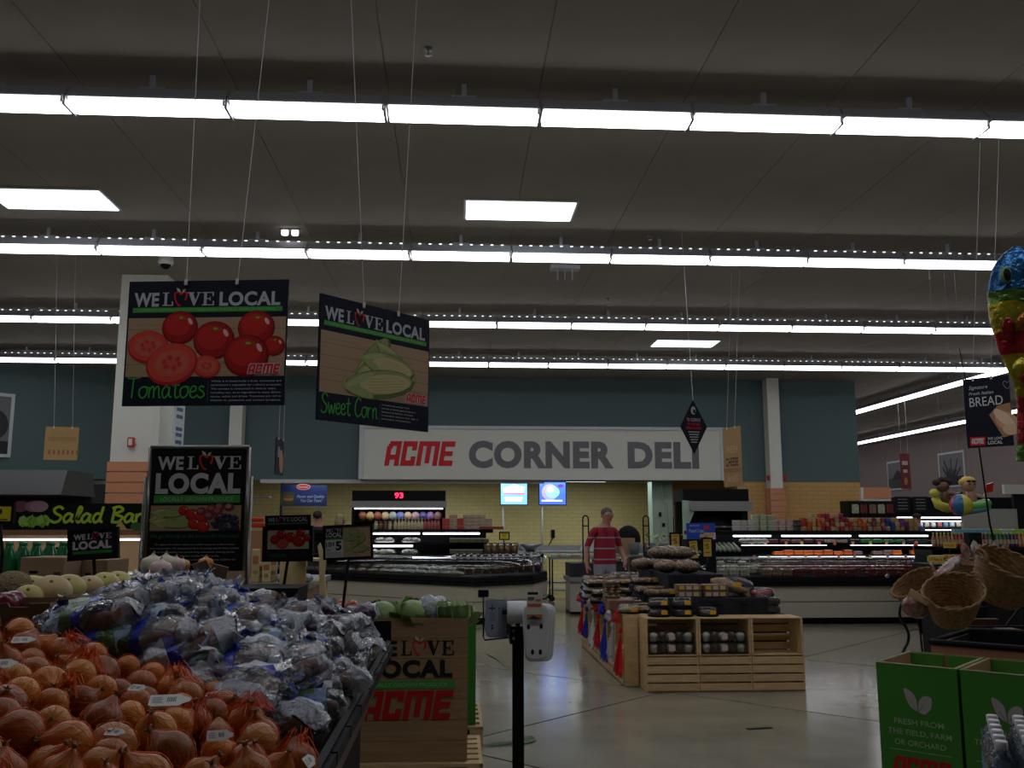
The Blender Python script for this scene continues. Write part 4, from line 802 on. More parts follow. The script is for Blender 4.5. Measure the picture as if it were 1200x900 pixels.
for i in range(10):
    px = 540+i*10; q = onZ(px, 672-(i % 2)*2, .76) if False else Vector((front_x(px, 15.0+max(0, (px-560))*.012), 15.0+max(0, (px-560))*.012, 0))
    t_ = thing('fruit_tub', f'{nth(i)} clear tub of mixed fruit along the corner of the left case', 'tub', (q.x, q.y, .72), group='fruit tubs in the glass corner')
    MB().lathe([(.05, .005), (.065, .1), (.068, .11)], m_fruit, 12).obj('fruit', t_); MB().lathe([(.055, 0), (.072, .12), (.06, .15), (0, .155)], m_lid, 14, caps=False).obj('lid', t_)
for i in range(5):
    t_ = thing('fruit_tub', f'{nth(i)} large fruit tub standing on the right end of the left case', 'tub', (x_(572+i*7.5), LY-.05, 1.0), group='fruit tubs by the case end'); MB().lathe([(.06, .005), (.08, .15)], m_fruit, 12).obj('fruit', t_); MB().lathe([(.065, 0), (.085, .16), (.07, .19), (0, .195)], m_lid, 14, caps=False).obj('lid', t_)
MB().box(.52, 1.25, LY-.12, LY+.5, .7, .995, m_lcd).obj('side_ledge', bpy.data.objects['deli_case.001'] if 'deli_case.001' in bpy.data.objects else t)
for i in range(26):
    px = 532+i*4.1; y = 15.35+.02*(i % 3)+max(0, px-580)*.008
    tag(MB().lathe([(.035, 0), (.045, .05), (.03, .07), (0, .075)], mat('black_cup' if i % 2 else 'silver_cup', (.02, .02, .02) if i % 2 else (.4, .4, .42), .2), 8, smooth=False).obj('small_cup', loc=(front_x(px, y), y, .94+.02*(i % 2))), f'{nth(i)} tiny cup from the left in the dark heap above the glass corner', 'cup', 'small cups above the glass corner')
def price_card(lab, px, py, Y, w, h, tx, stick, name='price_card', c=(.72, .60, .05)):
    p = onY(px, py, Y); t = thing(name, lab, 'sign', p); MB().cbox((0, 0, 0), (w+.04, .015, h+.04), m_blk).obj('frame', t); A = Art((-w/2, -.0085, -h/2), (1, 0, 0), (0, 0, 1), .001); A.rect(0, 0, w, h, c); A.rect(w*.05, h*.86, w*.95, h*.98, (.5, .03, .02), 1)
    A.text(tx, w/2, h*.38, h*.36, (.12, .02, .01), 1, .02, w=w*.5, al='c'); A.rect(w*.2, h*.15, w*.8, h*.2, (.1, .05, .02), 1); A.obj('face', t)
    if stick: MB().tube([(0, 0, -h/2), (0, 0, -h/2-stick)], .008, m_blkm).obj('stem', t)
    return t
price_card('small yellow price card at the right end of the left deli case', 591, 628, 16.0, .14, .1, '97', .2)
# service counter behind the man with hoop rails
t = thing('service_counter', 'white-fronted low counter with dark tray behind the red-shirted man', 'counter', (1.95, 15.9, 0)); b = MB(); b.box(0, 1.15, 0, .7, .05, .55, mat('warm_white_laminate', (.5, .46, .4), .5)).obj('front', t); MB().box(-.03, 1.2, -.05, .75, .55, .62, m_grey).box(0, 1.15, 0, .7, .62, .85, m_lcd).obj('tray', t); MB().box(0, 1.15, .02, .7, 0, .05, m_blk).obj('kick', t)
for i, px in enumerate((686.5, 757.5)):
    q = onY(px, 640, 16.6 if i else 16.3); t = thing('hoop_rail', ['dark metal hoop rail at the left of the man', 'dark metal hoop rail by the green column'][i], 'rail', (q.x, q.y, .0)); w = .05
    MB().tube([(-w, 0, .0), (-w, 0, 1.6)]+[(w*-math.cos(a_), 0, 1.6+w*1.2*math.sin(a_)) for a_ in [j*PI/8 for j in range(1, 8)]]+[(w, 0, 1.6), (w, 0, 0)], .013, m_blkm, 7).obj('hoop', t); MB().tube([(-w, 0, 1.48), (w, 0, 1.48)], .012, m_blkm).obj('crossbar', t)
for i in range(7):
    tag(MB().lathe([(.0, 0), (.09, .0), (.1, .03), (.07, .07), (0, .08)], m_lid, 14).ball((0, 0, .035), (.07, .07, .03), [m_wht, m_smk, m_meat][i % 3], 10, 6).obj('salad_bowl', loc=(2.55+.11*(i % 4), 16.0+.25*(i//4), .85)), f'{nth(i)} lidded bowl on the dark counter right of the man', 'bowl', 'bowls on the counter behind the man')
q = onY(741, 616, 17.0); t = thing('cardboard_box', 'brown cardboard box on the kitchen counter right of the man', 'box', (q.x, 17.6, .95)); MB().box(-.14, .14, -.1, .1, 0, .3, m_card).obj('body', t)
steel_table('low steel counter under the cardboard box', 2.9, 4.6, 17.3, 18.1, .95)
t = thing('black_bag', 'rounded black bag behind the cardboard box', 'bag', (q.x+.1, 17.95, .95)); MB().ball((0, 0, .27), (.24, .12, .27), m_blk, 14, 9).obj('body', t)
for i in range(3): tag(MB().lathe([(.08, 0), (.1, .2), (.1, .22)], mat('bucket_grey', (.2, .22, .24), .5), 14).obj('bucket', loc=(q.x+.12+.27*i, 17.45, .95)), f'{nth(i)} grey bucket from the left beside the cardboard box', 'bucket', 'grey buckets on the steel counter')
# ---------------- bakery island: pine crates ----------------
CW, CH = .485, .318
def make_crate():
    t = thing('wooden_crate', 'x', 'crate'); hw, hh = CW/2, CH/2
    e = MB().box(-.009, .009, -hh, hh, 0, CH, m_wood).mesh('end_board')
    inst('end_board', e, t, (-hw+.009, 0, 0)); inst('end_board', e, t, (hw-.009, 0, 0))
    sl = MB().box(-hw, hw, -.004, .004, 0, .066, m_wood).mesh('slat')
    for s in (-1, 1):
        for i in range(4): inst('slat', sl, t, (0, s*(hh+.004), .006+i*.08))
    bs = MB().box(-hw, hw, 0, .066, 0, .008, m_wood).mesh('slat')
    for i in range(4): inst('slat', bs, t, (0, -hh+.006+i*.08, -.008))
    return t
CR = Kind(make_crate)
IY = 8.57; yc = IY+CH/2+.01
for i in range(3):
    x = 1.74+CW/2+i*(CW+.004)
    n_ = ['left', 'middle', 'right'][i]
    CR.put((x, yc, .008), (0, 0, 0), f'{n_} closed pine crate in the bottom row facing the camera', 'bottom front crates of the bakery island', (1, 1, .965))
    CR.put((x, yc+CH/2, .327+CH/2), (PI/2, 0, 0), f'{n_} open-fronted pine crate in the top row facing the camera', 'open top front crates of the bakery island')
for i in range(6):
    y = 8.95+CW/2+i*(CW+.01)
    CR.put((1.60+CH/2, y, .008), (0, 0, PI/2), f'{nth(i)} bottom pine crate from the front along the bow-trimmed side', 'bottom side crates of the bakery island', (1, 1, .965))
    CR.put((1.60+CH, y, .327+CH/2), (PI/2, 0, -PI/2), f'{nth(i)} top pine crate from the front along the bow-trimmed side', 'top side crates of the bakery island')
for r in bpy.data.objects:
    pass
t = thing('crate_end_panel', 'knotty pine end panel at the front corner of the island', 'panel', (1.6, 8.9, 0)); MB().box(0, .13, 0, .02, .005, .64, m_wood).obj('board', t)
# inner base carrying the cloth steps
m_cloth = mat('black_cloth', (.008, .008, .012), .95, bump=(5, .4, .03))
t = thing('display_riser', 'black cloth-covered stepped riser on top of the crates', 'riser', (0, 0, 0))
b = MB(); b.box(1.96, 3.2, 9.0, 11.9, 0, .645, m_cloth); b.obj('base', t)
def draped(x0, x1, y0, y1, z0, z1, nm):
    b = MB(); N = 48; ring = []
    for i in range(N):
        u = i/N*4; k = int(u); f = u-k
        ring.append([(x0+(x1-x0)*f, y0), (x1, y0+(y1-y0)*f), (x1-(x1-x0)*f, y1), (x0, y1-(y1-y0)*f)][k])
    cx, cy = (x0+x1)/2, (y0+y1)/2; vs = []
    for l_, (z, o) in enumerate(((z1, 0), (z1-.02, .012), ((z0+z1)/2, .018), (z0, .03))):
        for i, (x, y) in enumerate(ring):
            w = 1+o*(.6+.8*math.sin(i*1.9)*(l_ > 1)); vs.append((cx+(x-cx)*w, cy+(y-cy)*w, z))
    b.add(vs, [tuple(range(N))]+[(l_*N+i, l_*N+(i+1) % N, (l_+1)*N+(i+1) % N, (l_+1)*N+i) for l_ in range(3) for i in range(N)], m_cloth, False); b.obj(nm, t)
draped(1.98, 3.02, 8.98, 11.3, .645, .80, 'lower_step'); draped(2.16, 2.72, 9.45, 11.0, .80, 1.0, 'upper_step')
# bakery goods
m_bread = mat('seeded_loaf', (.55, .38, .22), .6, noise_=38, col2=(.26, .13, .06), bump=(40, .8)); m_cookie = mat('baked_golden', (.52, .33, .16), .6, noise_=20, col2=(.36, .18, .07)); m_choc = mat('dark_cake', (.05, .025, .018), .35)
m_ylab = mat('label_orange', (.75, .40, .03), .5); m_pinkl = mat('label_pale', (.6, .45, .4), .5)
def loaf():
    t = thing('bread_loaf', 'x', 'bread'); MB().ball((0, 0, .065), (.15, .07, .065), m_bread, 16, 10, lambda v: 1+.09*noise.noise(v*7)).obj('loaf', t)
    b = MB(); b.ball((0, 0, .067), (.158, .078, .07), m_wrap, 16, 10, lambda v: 1+.06*noise.noise(v*6+Vector((3, 0, 0)))); b.lathe([(.012, 0), (.04, .05), (.05, .07)], m_wrap, 10, caps=False, f=lambda v, a: Vector((.15+v.z, v.x*1, .06+v.y*.6))); b.obj('bag', t); return t
def clam(fill, nm='pastry_tray', w=.3, d=.22, h=.075, tray=m_blk, label=True, cat='food pack'):
    def mk():
        t = thing(nm, 'x', cat); MB().cbox((0, 0, .015), (w, d, .03), tray, bev=.012).obj('tray', t)
        k = 0
        for i in range(3):
            for j in range(2):
                MB().ball((-w*.3+i*w*.3, -d*.22+j*d*.44, .045), (w*.16, d*.2, .024), fill, 10, 6, lambda v: 1+.12*noise.noise(v*3+Vector((i, j, 0)))).obj('pastry', t)
        b = MB(); hw, hd = w/2, d/2; pr = [(hw, hd, .03), (hw*.95, hd*.94, h*.8), (hw*.82, hd*.8, h)]
        vs = [(sx*a_, sy*c_, z) for a_, c_, z in pr for sx, sy in ((-1, -1), (1, -1), (1, 1), (-1, 1))]
        b.add(vs, [(l_*4+i, l_*4+(i+1) % 4, l_*4+4+(i+1) % 4, l_*4+4+i) for l_ in range(2) for i in range(4)]+[(8, 9, 10, 11)], m_lid); b.obj('lid', t)
        if label: MB().box(.04, .09, -hd*.97-.004, -hd*.97, .03, .06, m_ylab).obj('label', t)
        return t
    return mk
def dome_cake(fill, r=.105, h=.085, lab=m_ylab):
    def mk():
        t = thing('cake_dome', 'x', 'cake'); MB().lathe([(r*.9, 0), (r*1.03, .006), (r*1.03, .015)], m_blk, 20).obj('tray', t)
        MB().lathe([(r*.85, .015), (r*.86, h*.5), (r*.6, h*.62), (0, h*.62)], fill, 18).obj('cake', t)
        MB().lathe([(r, .012), (r*.95, h*.7), (r*.75, h), (0, h)], m_lid, 20, caps=False).obj('lid', t)
        MB().box(-.0, .055, -r-.004, -r+.004, .025, .062, lab).obj('label', t); return t
    return mk
def tub(fill, r=.085, h=.12):
    def mk():
        t = thing('cookie_tub', 'x', 'tub'); rr = random.Random(2); b = MB()
        for l_ in range(4):
            for k in range(7): b.ball((r*.68*math.cos(k*.9+l_), r*.68*math.sin(k*.9+l_), .02+l_*h*.23), (.03, .03, .016), fill, 7, 5)
        b.lathe([(r*.5, .0), (r*.5, h*.9)], fill, 8); o = b.obj('cookies', t); o['kind'] = 'stuff'
        MB().lathe([(r*.92, 0), (r, h*.85), (r*1.05, h*.86), (r*1.02, h), (0, h+.004)], m_lid, 18, caps=False).obj('tub', t); return t
    return mk
KL, KP, KPd, KC, KCd, KT = Kind(loaf), Kind(clam(m_cookie)), Kind(clam(m_bread, 'pastry_tray', .3, .22, .07)), Kind(dome_cake(m_choc)), Kind(dome_cake(mat('speckled_cake', (.62, .5, .2), .5, noise_=40, col2=(.3, .18, .05)), .115, .09)), Kind(tub(m_cookie))
def put(K, px, Y, z, rz, lab, grp, s=1): K.put((onY(px, 700, Y).x, Y, z), (0, 0, rz), lab, grp, s)
# loaves on top step
z = 1.005
for i, (px, Y) in enumerate(((782, 9.75), (806, 9.62), (755, 10.3), (772, 10.35), (800, 10.4))): put(KL, px, Y, z, .05*(-1)**i, f'{nth(i)} bagged seeded loaf of the lower layer on the upper black step', 'bagged loaves on the upper step', (.9, 1.05, 1))
for i, (px, Y) in enumerate(((775, 10.05), (800, 9.95), (786, 10.4))): put(KL, px, Y, z+.13, .04, f'{nth(i)} bagged seeded loaf of the upper layer on the black step', 'bagged loaves on top', (.95, 1.05, 1))
for i, (px, Y) in enumerate(((752, 10.75), (768, 10.72))): put(KL, px, Y, z, 0, f'{nth(i)} small bagged loaf at the back left of the upper step', 'small loaves at the back', (.8, 1, .85))
# trays on lower step left
for i, (px, Y, zz) in enumerate(((758, 10.0, .87), (763, 9.7, .80), (776, 9.25, .80))): put(KP, px, Y, zz+.0, .1, ['golden pastry tray highest on the left of the step', 'golden pastry tray below the highest one', 'golden pastry tray at the front of the black step'][i], 'golden pastry trays', 1.05)
MB0 = t
for nm, bx in (('black_box', (758, 10.0, .80, .07)),):
    tag(MB().cbox((0, 0, .035), (.34, .24, .068), m_blk, bev=.01).obj('black_tray_stack', loc=(onY(758, 700, 10.0).x, 10.0, .802)), 'plain black tray beneath the highest pastry tray', 'tray')
# left crates tops: many trays/tubs going back
zt = .653
put(KCd, 737, 8.98+.12, zt, 0, 'round yellow speckled cake at the front corner of the crates', 'round cakes at the front'); tag(MB().cbox((0, 0, .05), (.26, .2, .1), mat('brown_gift_box', (.2, .09, .06), .5), bev=.006).obj('brown_box', loc=(onY(727, 700, 9.5).x, 9.5, zt)), 'small brown box behind the speckled cake', 'box')
put(KT, 717, 9.75, zt, 0, 'clear tub of cookies, lower of two on the crate edge', 'cookie tubs', 1.1); put(KT, 717, 9.75, zt+.14, 0, 'clear tub of cookies stacked on another on the crate edge', 'cookie tubs', 1.1)
lst = [(693, 11.5), (692, 11.1), (699, 10.75), (703, 10.3), (705, 11.35)]
for i, (px, Y) in enumerate(lst):
    for l_ in range(3 if i < 3 else 2):
        put(KPd if (i+l_) % 2 else KP, px+l_*1.5, Y, zt+l_*.078, .15*(i % 3-1)+PI/2*(i % 2), f'{LAYER[l_]} pastry tray of the {nth(i)} pile counted from the far end', 'piled pastry trays along the crate tops')
for i, (px, Y, zz) in enumerate(((733, 10.9, .645), (722, 11.4, .75), (742, 10.6, .72), (736, 10.2, .645), (744, 9.9, .645), (731, 9.9, .645), (748, 9.45, .645), (727, 10.9, .80), (737, 11.5, .8), (745, 9.2, .645))):
    put(KPd if i % 3 else KP, px, Y, zz+.008, .4*(-1)**i, f'{nth(i)} dark pastry tray in the jumble between crates and step', 'jumbled pastry trays', 1.0)
for i in range(6):
    t = thing('bagged_rolls', f'{nth(i)} clear bag of rolls in the heap behind the trays', 'bread', (onY(718+i*7, 700, 11.3+.1*(i % 2)).x, 11.3+.1*(i % 2), .80), group='bags of rolls at the back')
    for k in range(4): MB().ball((-.07+.045*k, .03*(-1)**k, .05+.02*(k % 2)), (.04, .04, .035), m_cookie, 9, 6).obj('roll', t)
    MB().ball((0, 0, .06), (.13, .09, .075), m_wrap, 14, 9, lambda v: 1+.12*noise.noise(v*5)).obj('bag', t)
# front row dark cakes
Yf = 8.78
for px, zz, lab in ((772, zt, 'lower dark cake dome at the left of the crate tops'), (772, zt+.087, 'upper dark cake dome at the left of the crate tops'), (799, zt, 'lower dark cake dome in the middle of the crate tops'), (799, zt+.087, 'upper dark cake dome with a pale label in the middle'), (828, zt, 'single dark cake dome at the right of the crate tops')):
    put(KC, px, Yf, zz, 0, lab, 'dark cake domes')
for i, (px, Y) in enumerate(((806, 9.12), (806, 9.12), (837, 9.12), (837, 9.12))):
    t = thing('brownie_box', ['lower left', 'upper left', 'lower right', 'upper right'][i]+' wide box of labelled brownies on the lower step', 'box', (onY(px, 700, Y).x, Y, .803+.062*(i % 2)), group='brownie boxes'); MB().cbox((0, 0, .03), (.235, .15, .058), mat('brownie_brown', (.2, .12, .07), .4), bev=.006).obj('box', t)
    for k, m in enumerate((m_ylab if i % 2 else m_pinkl, m_pinkl, mat('label_cream', (.55, .5, .25), .5))): MB().box(-.1+k*.07, -.05+k*.07, -.0775, -.075, .012, .048, m).obj('label', t)
t = thing('bagged_baguettes', 'clear bag of twisted bread rolls lying off the right edge of the step', 'bread', (onY(856, 700, 9.25).x, 9.25, .85), .0)
for i in range(5):
    a_ = Vector((-.2+.03*i, -.02+.04*(i % 2), .10-.02*i)); b_ = Vector((.12+.02*i, -.1+.05*(i % 3), -.03-.01*i)); MB().tube([a_+(b_-a_)*u+Vector((0, 0, .04*math.sin(PI*u))) for u in [k/7 for k in range(8)]], [.02, .035, .042, .045, .045, .042, .033, .018], m_cookie, 9).obj('roll', t)
MB().ball((0, -.02, .03), (.24, .13, .11), m_wrap, 16, 10, lambda v: 1+.15*noise.noise(v*4)).obj('bag', t); MB().cbox((.03, -.15, .07), (.06, .004, .05), m_ylab).obj('label', t)
t = thing('strawberry_tray', 'clear tray of red strawberry cakes at the right end of the island', 'cake', (onY(893, 700, 9.15).x, 9.15, .803))
MB().lathe([(.11, 0), (.12, .012)], m_lid, 20).obj('tray', t); m_straw = mat('strawberry_red', (.5, .02, .04), .3)
for i in range(7): MB().ball((.07*math.cos(i*1.05) if i < 6 else 0, .07*math.sin(i*1.05) if i < 6 else 0, .035), (.035, .035, .03), m_straw, 9, 6).obj('strawberry', t)
MB().lathe([(.12, .012), (.11, .07), (.08, .08), (0, .08)], m_lid, 20, caps=False).obj('lid', t)
for i in range(2): 
    t = thing('dark_pastry_box', ['lower clear box of dark pastries under the strawberry tray', 'upper clear box of dark pastries under the strawberry tray'][i], 'box', (onY(894, 700, 9.1).x, 9.1, .654+.073*i)); MB().cbox((0, 0, .03), (.25, .2, .055), m_choc, bev=.01).obj('pastries', t); MB().cbox((0, 0, .036), (.27, .22, .07), m_lid, bev=.012).obj('lid', t)
# muffin packs inside crates
for i in range(2):
    for l_ in range(2):
        t = thing('muffin_pack', f'{["lower", "upper"][l_]} clear pack of white-topped muffins in the {["left", "middle"][i]} open crate', 'food pack', (1.74+CW/2+i*(CW+.004), IY+.10, .337+l_*.10), group='muffin packs in the open crates')
        for k in range(5): MB().lathe([(.028, 0), (.036, .04), (.04, .05), (.03, .07), (0, .078)], m_choc if k % 2 else mat('frosting', (.6, .58, .52), .4), 10, (-.16+.08*k, -.03, .006)).obj('muffin', t)
        for k in range(5): MB().ball((-.16+.08*k, -.03, .072), (.022, .022, .014), mat('frosting'), 8, 5).obj('frosting', t)
        MB().cbox((0, 0, .047), (.42, .16, .09), m_lid, bev=.015).obj('lid', t); MB().cbox((.0, -.082, .05), (.055, .004, .05), m_pinkl).obj('label', t)
# tulle bows
def tulle(name, col):
    m = bpy.data.materials.new(name); m.use_nodes = True; nt = m.node_tree; nt.nodes.remove(nt.nodes['Principled BSDF']); o = nt.nodes['Material Output']; t_ = nt.nodes.new('ShaderNodeBsdfTransparent'); d = nt.nodes.new('ShaderNodeBsdfDiffuse'); d.inputs[0].default_value = (*col, 1); x = nt.nodes.new('ShaderNodeMixShader'); x.inputs[0].default_value = .62
    nt.links.new(t_.outputs[0], x.inputs[1]); nt.links.new(d.outputs[0], x.inputs[2]); nt.links.new(x.outputs[0], o.inputs[0]); return m
TU = {'red': tulle('tulle_red', (.6, .02, .03)), 'blue': tulle('tulle_blue', (.03, .05, .5)), 'white': tulle('tulle_white', (.6, .6, .66))}
for i, (y, c, s) in enumerate(((8.86, 'red', 1.25), (9.3, 'white', 1), (9.75, 'blue', 1.2), (10.2, 'red', 1), (10.6, 'white', 1.15), (11.1, 'blue', 1), (11.5, 'red', 1.0))):
    t = thing('tulle_bow', f'{c} tulle bow tied to the crate side, {nth(i)} from the front corner', 'bow', (1.575, y, .52), group='tulle bows along the crates')
    for s_ in (-1, 1):
        b = MB(); ph = i*1.3+s_
        b.grid(10, 8, lambda u, v: (-.02-.05*v*(1+.4*math.sin(u*17+ph)), s_*(.02+.10*v*(.3+u*.9))*s*.8, (.05+.09*(1-u)*math.sin(v*PI*.8)+.03*v*math.sin(u*9))*s), TU[c]).obj('loop', t)
        b = MB(); b.grid(12, 10, lambda u, v: (-.015-.05*v*(.6+.5*math.sin(u*19+ph)), s_*(.01+(.11*v)*u)*s+s_*.03*v, -(.30+.04*math.sin(u*8+ph))*v*s), TU[c]).obj('tail', t)
    MB().ball((-.02, 0, 0), (.022, .026, .03), TU[c], 9, 6).obj('knot', t)
# price frames on the island
for px, py, lab in ((791.5, 636, 'leftmost black-framed yellow five sign behind the loaves'), (813, 644, 'middle black-framed yellow five sign behind the loaves'), (829, 642, 'rightmost black-framed yellow five sign, beside the blue poster')):
    Y = 10.9; p = onY(px, py, Y); t = thing('price_sign', lab, 'sign', p, .0, 'framed five price signs', rot=(0, R(-4 if px > 800 and px < 820 else 0), 0)); w, h = .095, .2
    b = MB(); b.box(-w/2-.02, w/2+.02, 0, .015, -h/2-.02, h/2+.02, m_blk); b.obj('frame', t); A = Art((-w/2, 0, -h/2), (1, 0, 0), (0, 0, 1), .001); A.rect(0, 0, w, h, (.62, .45, .08)); A.text('5', w/2, h*.45, h*.3, (.15, .03, .01), 1, .02, al='c'); A.text('$', w*.2, h*.6, h*.12, (.15, .03, .01), 1, .01, al='c'); A.rect(w*.2, h*.2, w*.8, h*.26, (.3, .1, .03), 1); A.rect(w*.1, h*.85, w*.9, h*.93, (.4, .2, .04), 1); A.obj('face', t)
    MB().tube([(0, .008, -h/2), (0, .008, 1.003-p.z)], .008, m_blkm).obj('stem', t)
p = onY(805, 632, 13.0); t = thing('display_sign', 'bright blue pretzel snack sign behind the bakery table', 'sign', (p.x, 13.0, 0)); q = onY(838, 613, 13.0); w = q.x-p.x
MB().box(0, w, 0, .3, .1, p.z-.0, m_blk).obj('stand', t); MB().box(.02, w-.02, .02, .28, 0, .1, m_blk).obj('foot', t); MB().box(0, w, -.0, .02, p.z, q.z, mat('sign_blue', (.01, .06, .38), .4)).obj('board', t)
A = Art((0, 0, p.z), (1, 0, 0), (0, 0, 1), .0015); hh = q.z-p.z; A.text('SNACK FACTORY', w*.1, hh*.8, .02, (.5, .55, .65), 1, .01, w=w*.35); A.text('Pretzel Crisps', w*.06, hh*.42, .055, (.4, .5, .7), 1, 0, w=w*.52, shear=.25); A.rect(w*.6, hh*.6, w*.78, hh*.85, (.5, .02, .03), 1)
for k in range(4): A.ell(w*(.52+.12*k), hh*(.2+.1*(k % 2)), w*.08, hh*.12, (.55, .3, .12), 2, k)
A.rect(w*.7, 0, w, hh*.4, (.5, .5, .55), 1); A.obj('print', t)
t = thing('potted_flowers', 'green leafy plants in a wrapped box near the blue sign', 'plants', (onY(775, 640, 13.2).x, 13.2, 0)); MB().box(-.2, .3, 0, .3, 0, 1.12, m_dark).obj('stand', t)
rr = random.Random(4); b = MB()
for i in range(60):
    p = Vector((rr.uniform(-.2, .3), rr.uniform(0, .28), 1.13+rr.random()*.22)); a_ = rr.random()*6; d = Vector((math.cos(a_), math.sin(a_), .6))*.06; e = Vector((-d.y, d.x, .02))*.4
    b.add([p, p+d*.5+e, p+d, p+d*.5-e], [(0, 1, 2, 3)], [mat('leaf_green', (.1, .28, .06), .5), mat('leaf_pale', (.3, .45, .2), .5), mat('bloom_pink', (.5, .1, .12), .5)][i % 5 % 3])
o = b.obj('foliage', t); o['kind'] = 'stuff'
# black snack stand to the right of frames
tag(MB().cbox((0, 0, .17), (.2, .2, .34), m_choc, bev=.02).obj('meat_box', loc=(onY(745, 650, 12.6).x, 12.6, .75)), 'dark brown box standing behind the trays', 'box'); 
t = thing('side_table', 'dark side table behind the bakery island', 'table', (onY(752, 650, 12.7).x, 12.7, 0)); MB().box(-.45, .25, -.25, .3, .71, .75, m_blk).obj('tabletop', t)
for x in (-.4, .2):
    for y in (-.2, .25): MB().box(x-.02, x+.02, y-.02, y+.02, 0, .71, m_blk).obj('leg', t)
for i in range(5): tag(MB().ball((0, 0, .06), (.1, .07, .06), m_wrap, 12, 8, lambda v: 1+.15*noise.noise(v*4)).ball((0, 0, .05), (.08, .055, .045), [m_meat, m_bread][i % 2], 10, 6).obj('wrapped_snack', loc=(onY(733+i*6, 650, 12.55).x, 12.5, .75)), f'{nth(i)} wrapped snack from the left on the dark side table', 'food', 'wrapped snacks on the side table')
# ---------------- cabbage bins ----------------
def plankprint(name): return mat(name, (.36, .22, .115), .55, noise_=3, col2=(.27, .16, .08), stretch=(1, 1, 14))
t = thing('produce_bin', 'wood-printed cardboard bin with love local lettering, holding cabbages', 'bin', (-.57, 5.68, 0)); BW = .65; bz0, bz1 = .135, .95
m_pp = plankprint('plank_print'); m_green = mat('bin_green', (.055, .225, .03), .5, spec=.3)
fr_ = MB()
for i in range(7):
    z0 = bz0+(bz1-bz0)*i/7; z1 = bz0+(bz1-bz0)*(i+1)/7; MB().box(0, BW, 0, .012, z0+.0012, z1-.0012, m_pp).obj('plank', t)
MB().box(BW-.012, BW, .012, .4, bz0, bz1, m_green).obj('side_panel', t); MB().box(0, .012, .012, .4, bz0, bz1, m_green).obj('side_panel', t); MB().box(0, BW, .39, .4, bz0, bz1, m_green).obj('back_panel', t); MB().box(.012, BW-.012, .012, .39, .7, .74, m_card).obj('shelf', t)
A = Art((0, 0, 0), (1, 0, 0), (0, 0, 1), .0012); K_ = .018
BLK = (.012, .011, .012)
we_love(A, .08, .735, .49, .085, BLK, 1, False); A.text('LOCAL', .06, .615, .092, BLK, 1, .05, w=.50); A.rect(.03, .545, .575, .592, GRNP, 1); A.text('LOCALLY GROWN PRODUCE', .05, .558, .021, (.3, .45, .25), 2, 0, w=.48); acme(A, .02, .37, .555, .165, (.42, .01, .015), 1); A.text('\u00ae', .585, .375, .018, REDP, 1, 0); A.obj('lettering', t)
A = Art((BW, .012, 0), (0, .66, 0), (0, 0, 1), .0012); lf = (.25, .33, .2); A.ell(.17, .55, .03, .1, lf, 1, .3); A.ell(.25, .56, .045, .09, lf, 1, -.3); A.text('FRESH FROM', .06, .42, .035, lf, 1, .01, w=.25); A.text('THE FIELD, FARM', .04, .36, .035, lf, 1, .01, w=.3); acme(A, .05, .2, .28, .1, REDP, 1); A.obj('side_lettering', t)
def pallet(lab, x, y, w, d):
    t = thing('pallet', lab, 'pallet', (x, y, 0))
    for i in range(3): MB().box(0+i*(w-.09)/2, .09+i*(w-.09)/2, 0, d, .03, .115, m_wood).obj('stringer', t)
    me = MB().box(0, w, 0, .09, .115, .133, m_wood).mesh('deck_board'); 
    for i in range(6): inst('deck_board', me, t, (0, i*(d-.09)/5, 0))
    MB().box(w-.02, w+.002, 0, d, .112, .134, m_wood).obj('edge_board', t)
    me = MB().box(0, w, 0, .09, .01, .03, m_wood).mesh('bottom_board')
    for i in range(3): inst('bottom_board', me, t, (0, i*(d-.09)/2, 0))
pallet('pine pallet under the wood-printed cabbage bin', -.65, 5.62, .82, .74)
pallet('pine pallet under the green bin behind the cabbages', -.62, 6.6, .82, .9)
t = thing('produce_bin', 'green printed bin standing behind the cabbage bin', 'bin', (-.57, 6.65, 0)); b = MB()
MB().box(0, .72, 0, .012, .135, .88, m_green).obj('front_panel', t); MB().box(.708, .72, .012, .75, .135, .88, m_green).obj('side_panel', t); MB().box(0, .012, .012, .75, .135, .88, m_green).obj('side_panel', t); MB().box(0, .72, .74, .752, .135, .88, m_card).obj('back_panel', t); MB().box(.01, .7, .01, .74, .7, .72, m_card).obj('shelf', t)
A = Art((.72, 0, 0), (0, 1, 0), (0, 0, 1), .0012); A.text('FRESH', .1, .45, .09, lf, 1, .01, w=.5); acme(A, .1, .22, .5, .14, REDP, 1); A.obj('lettering', t)
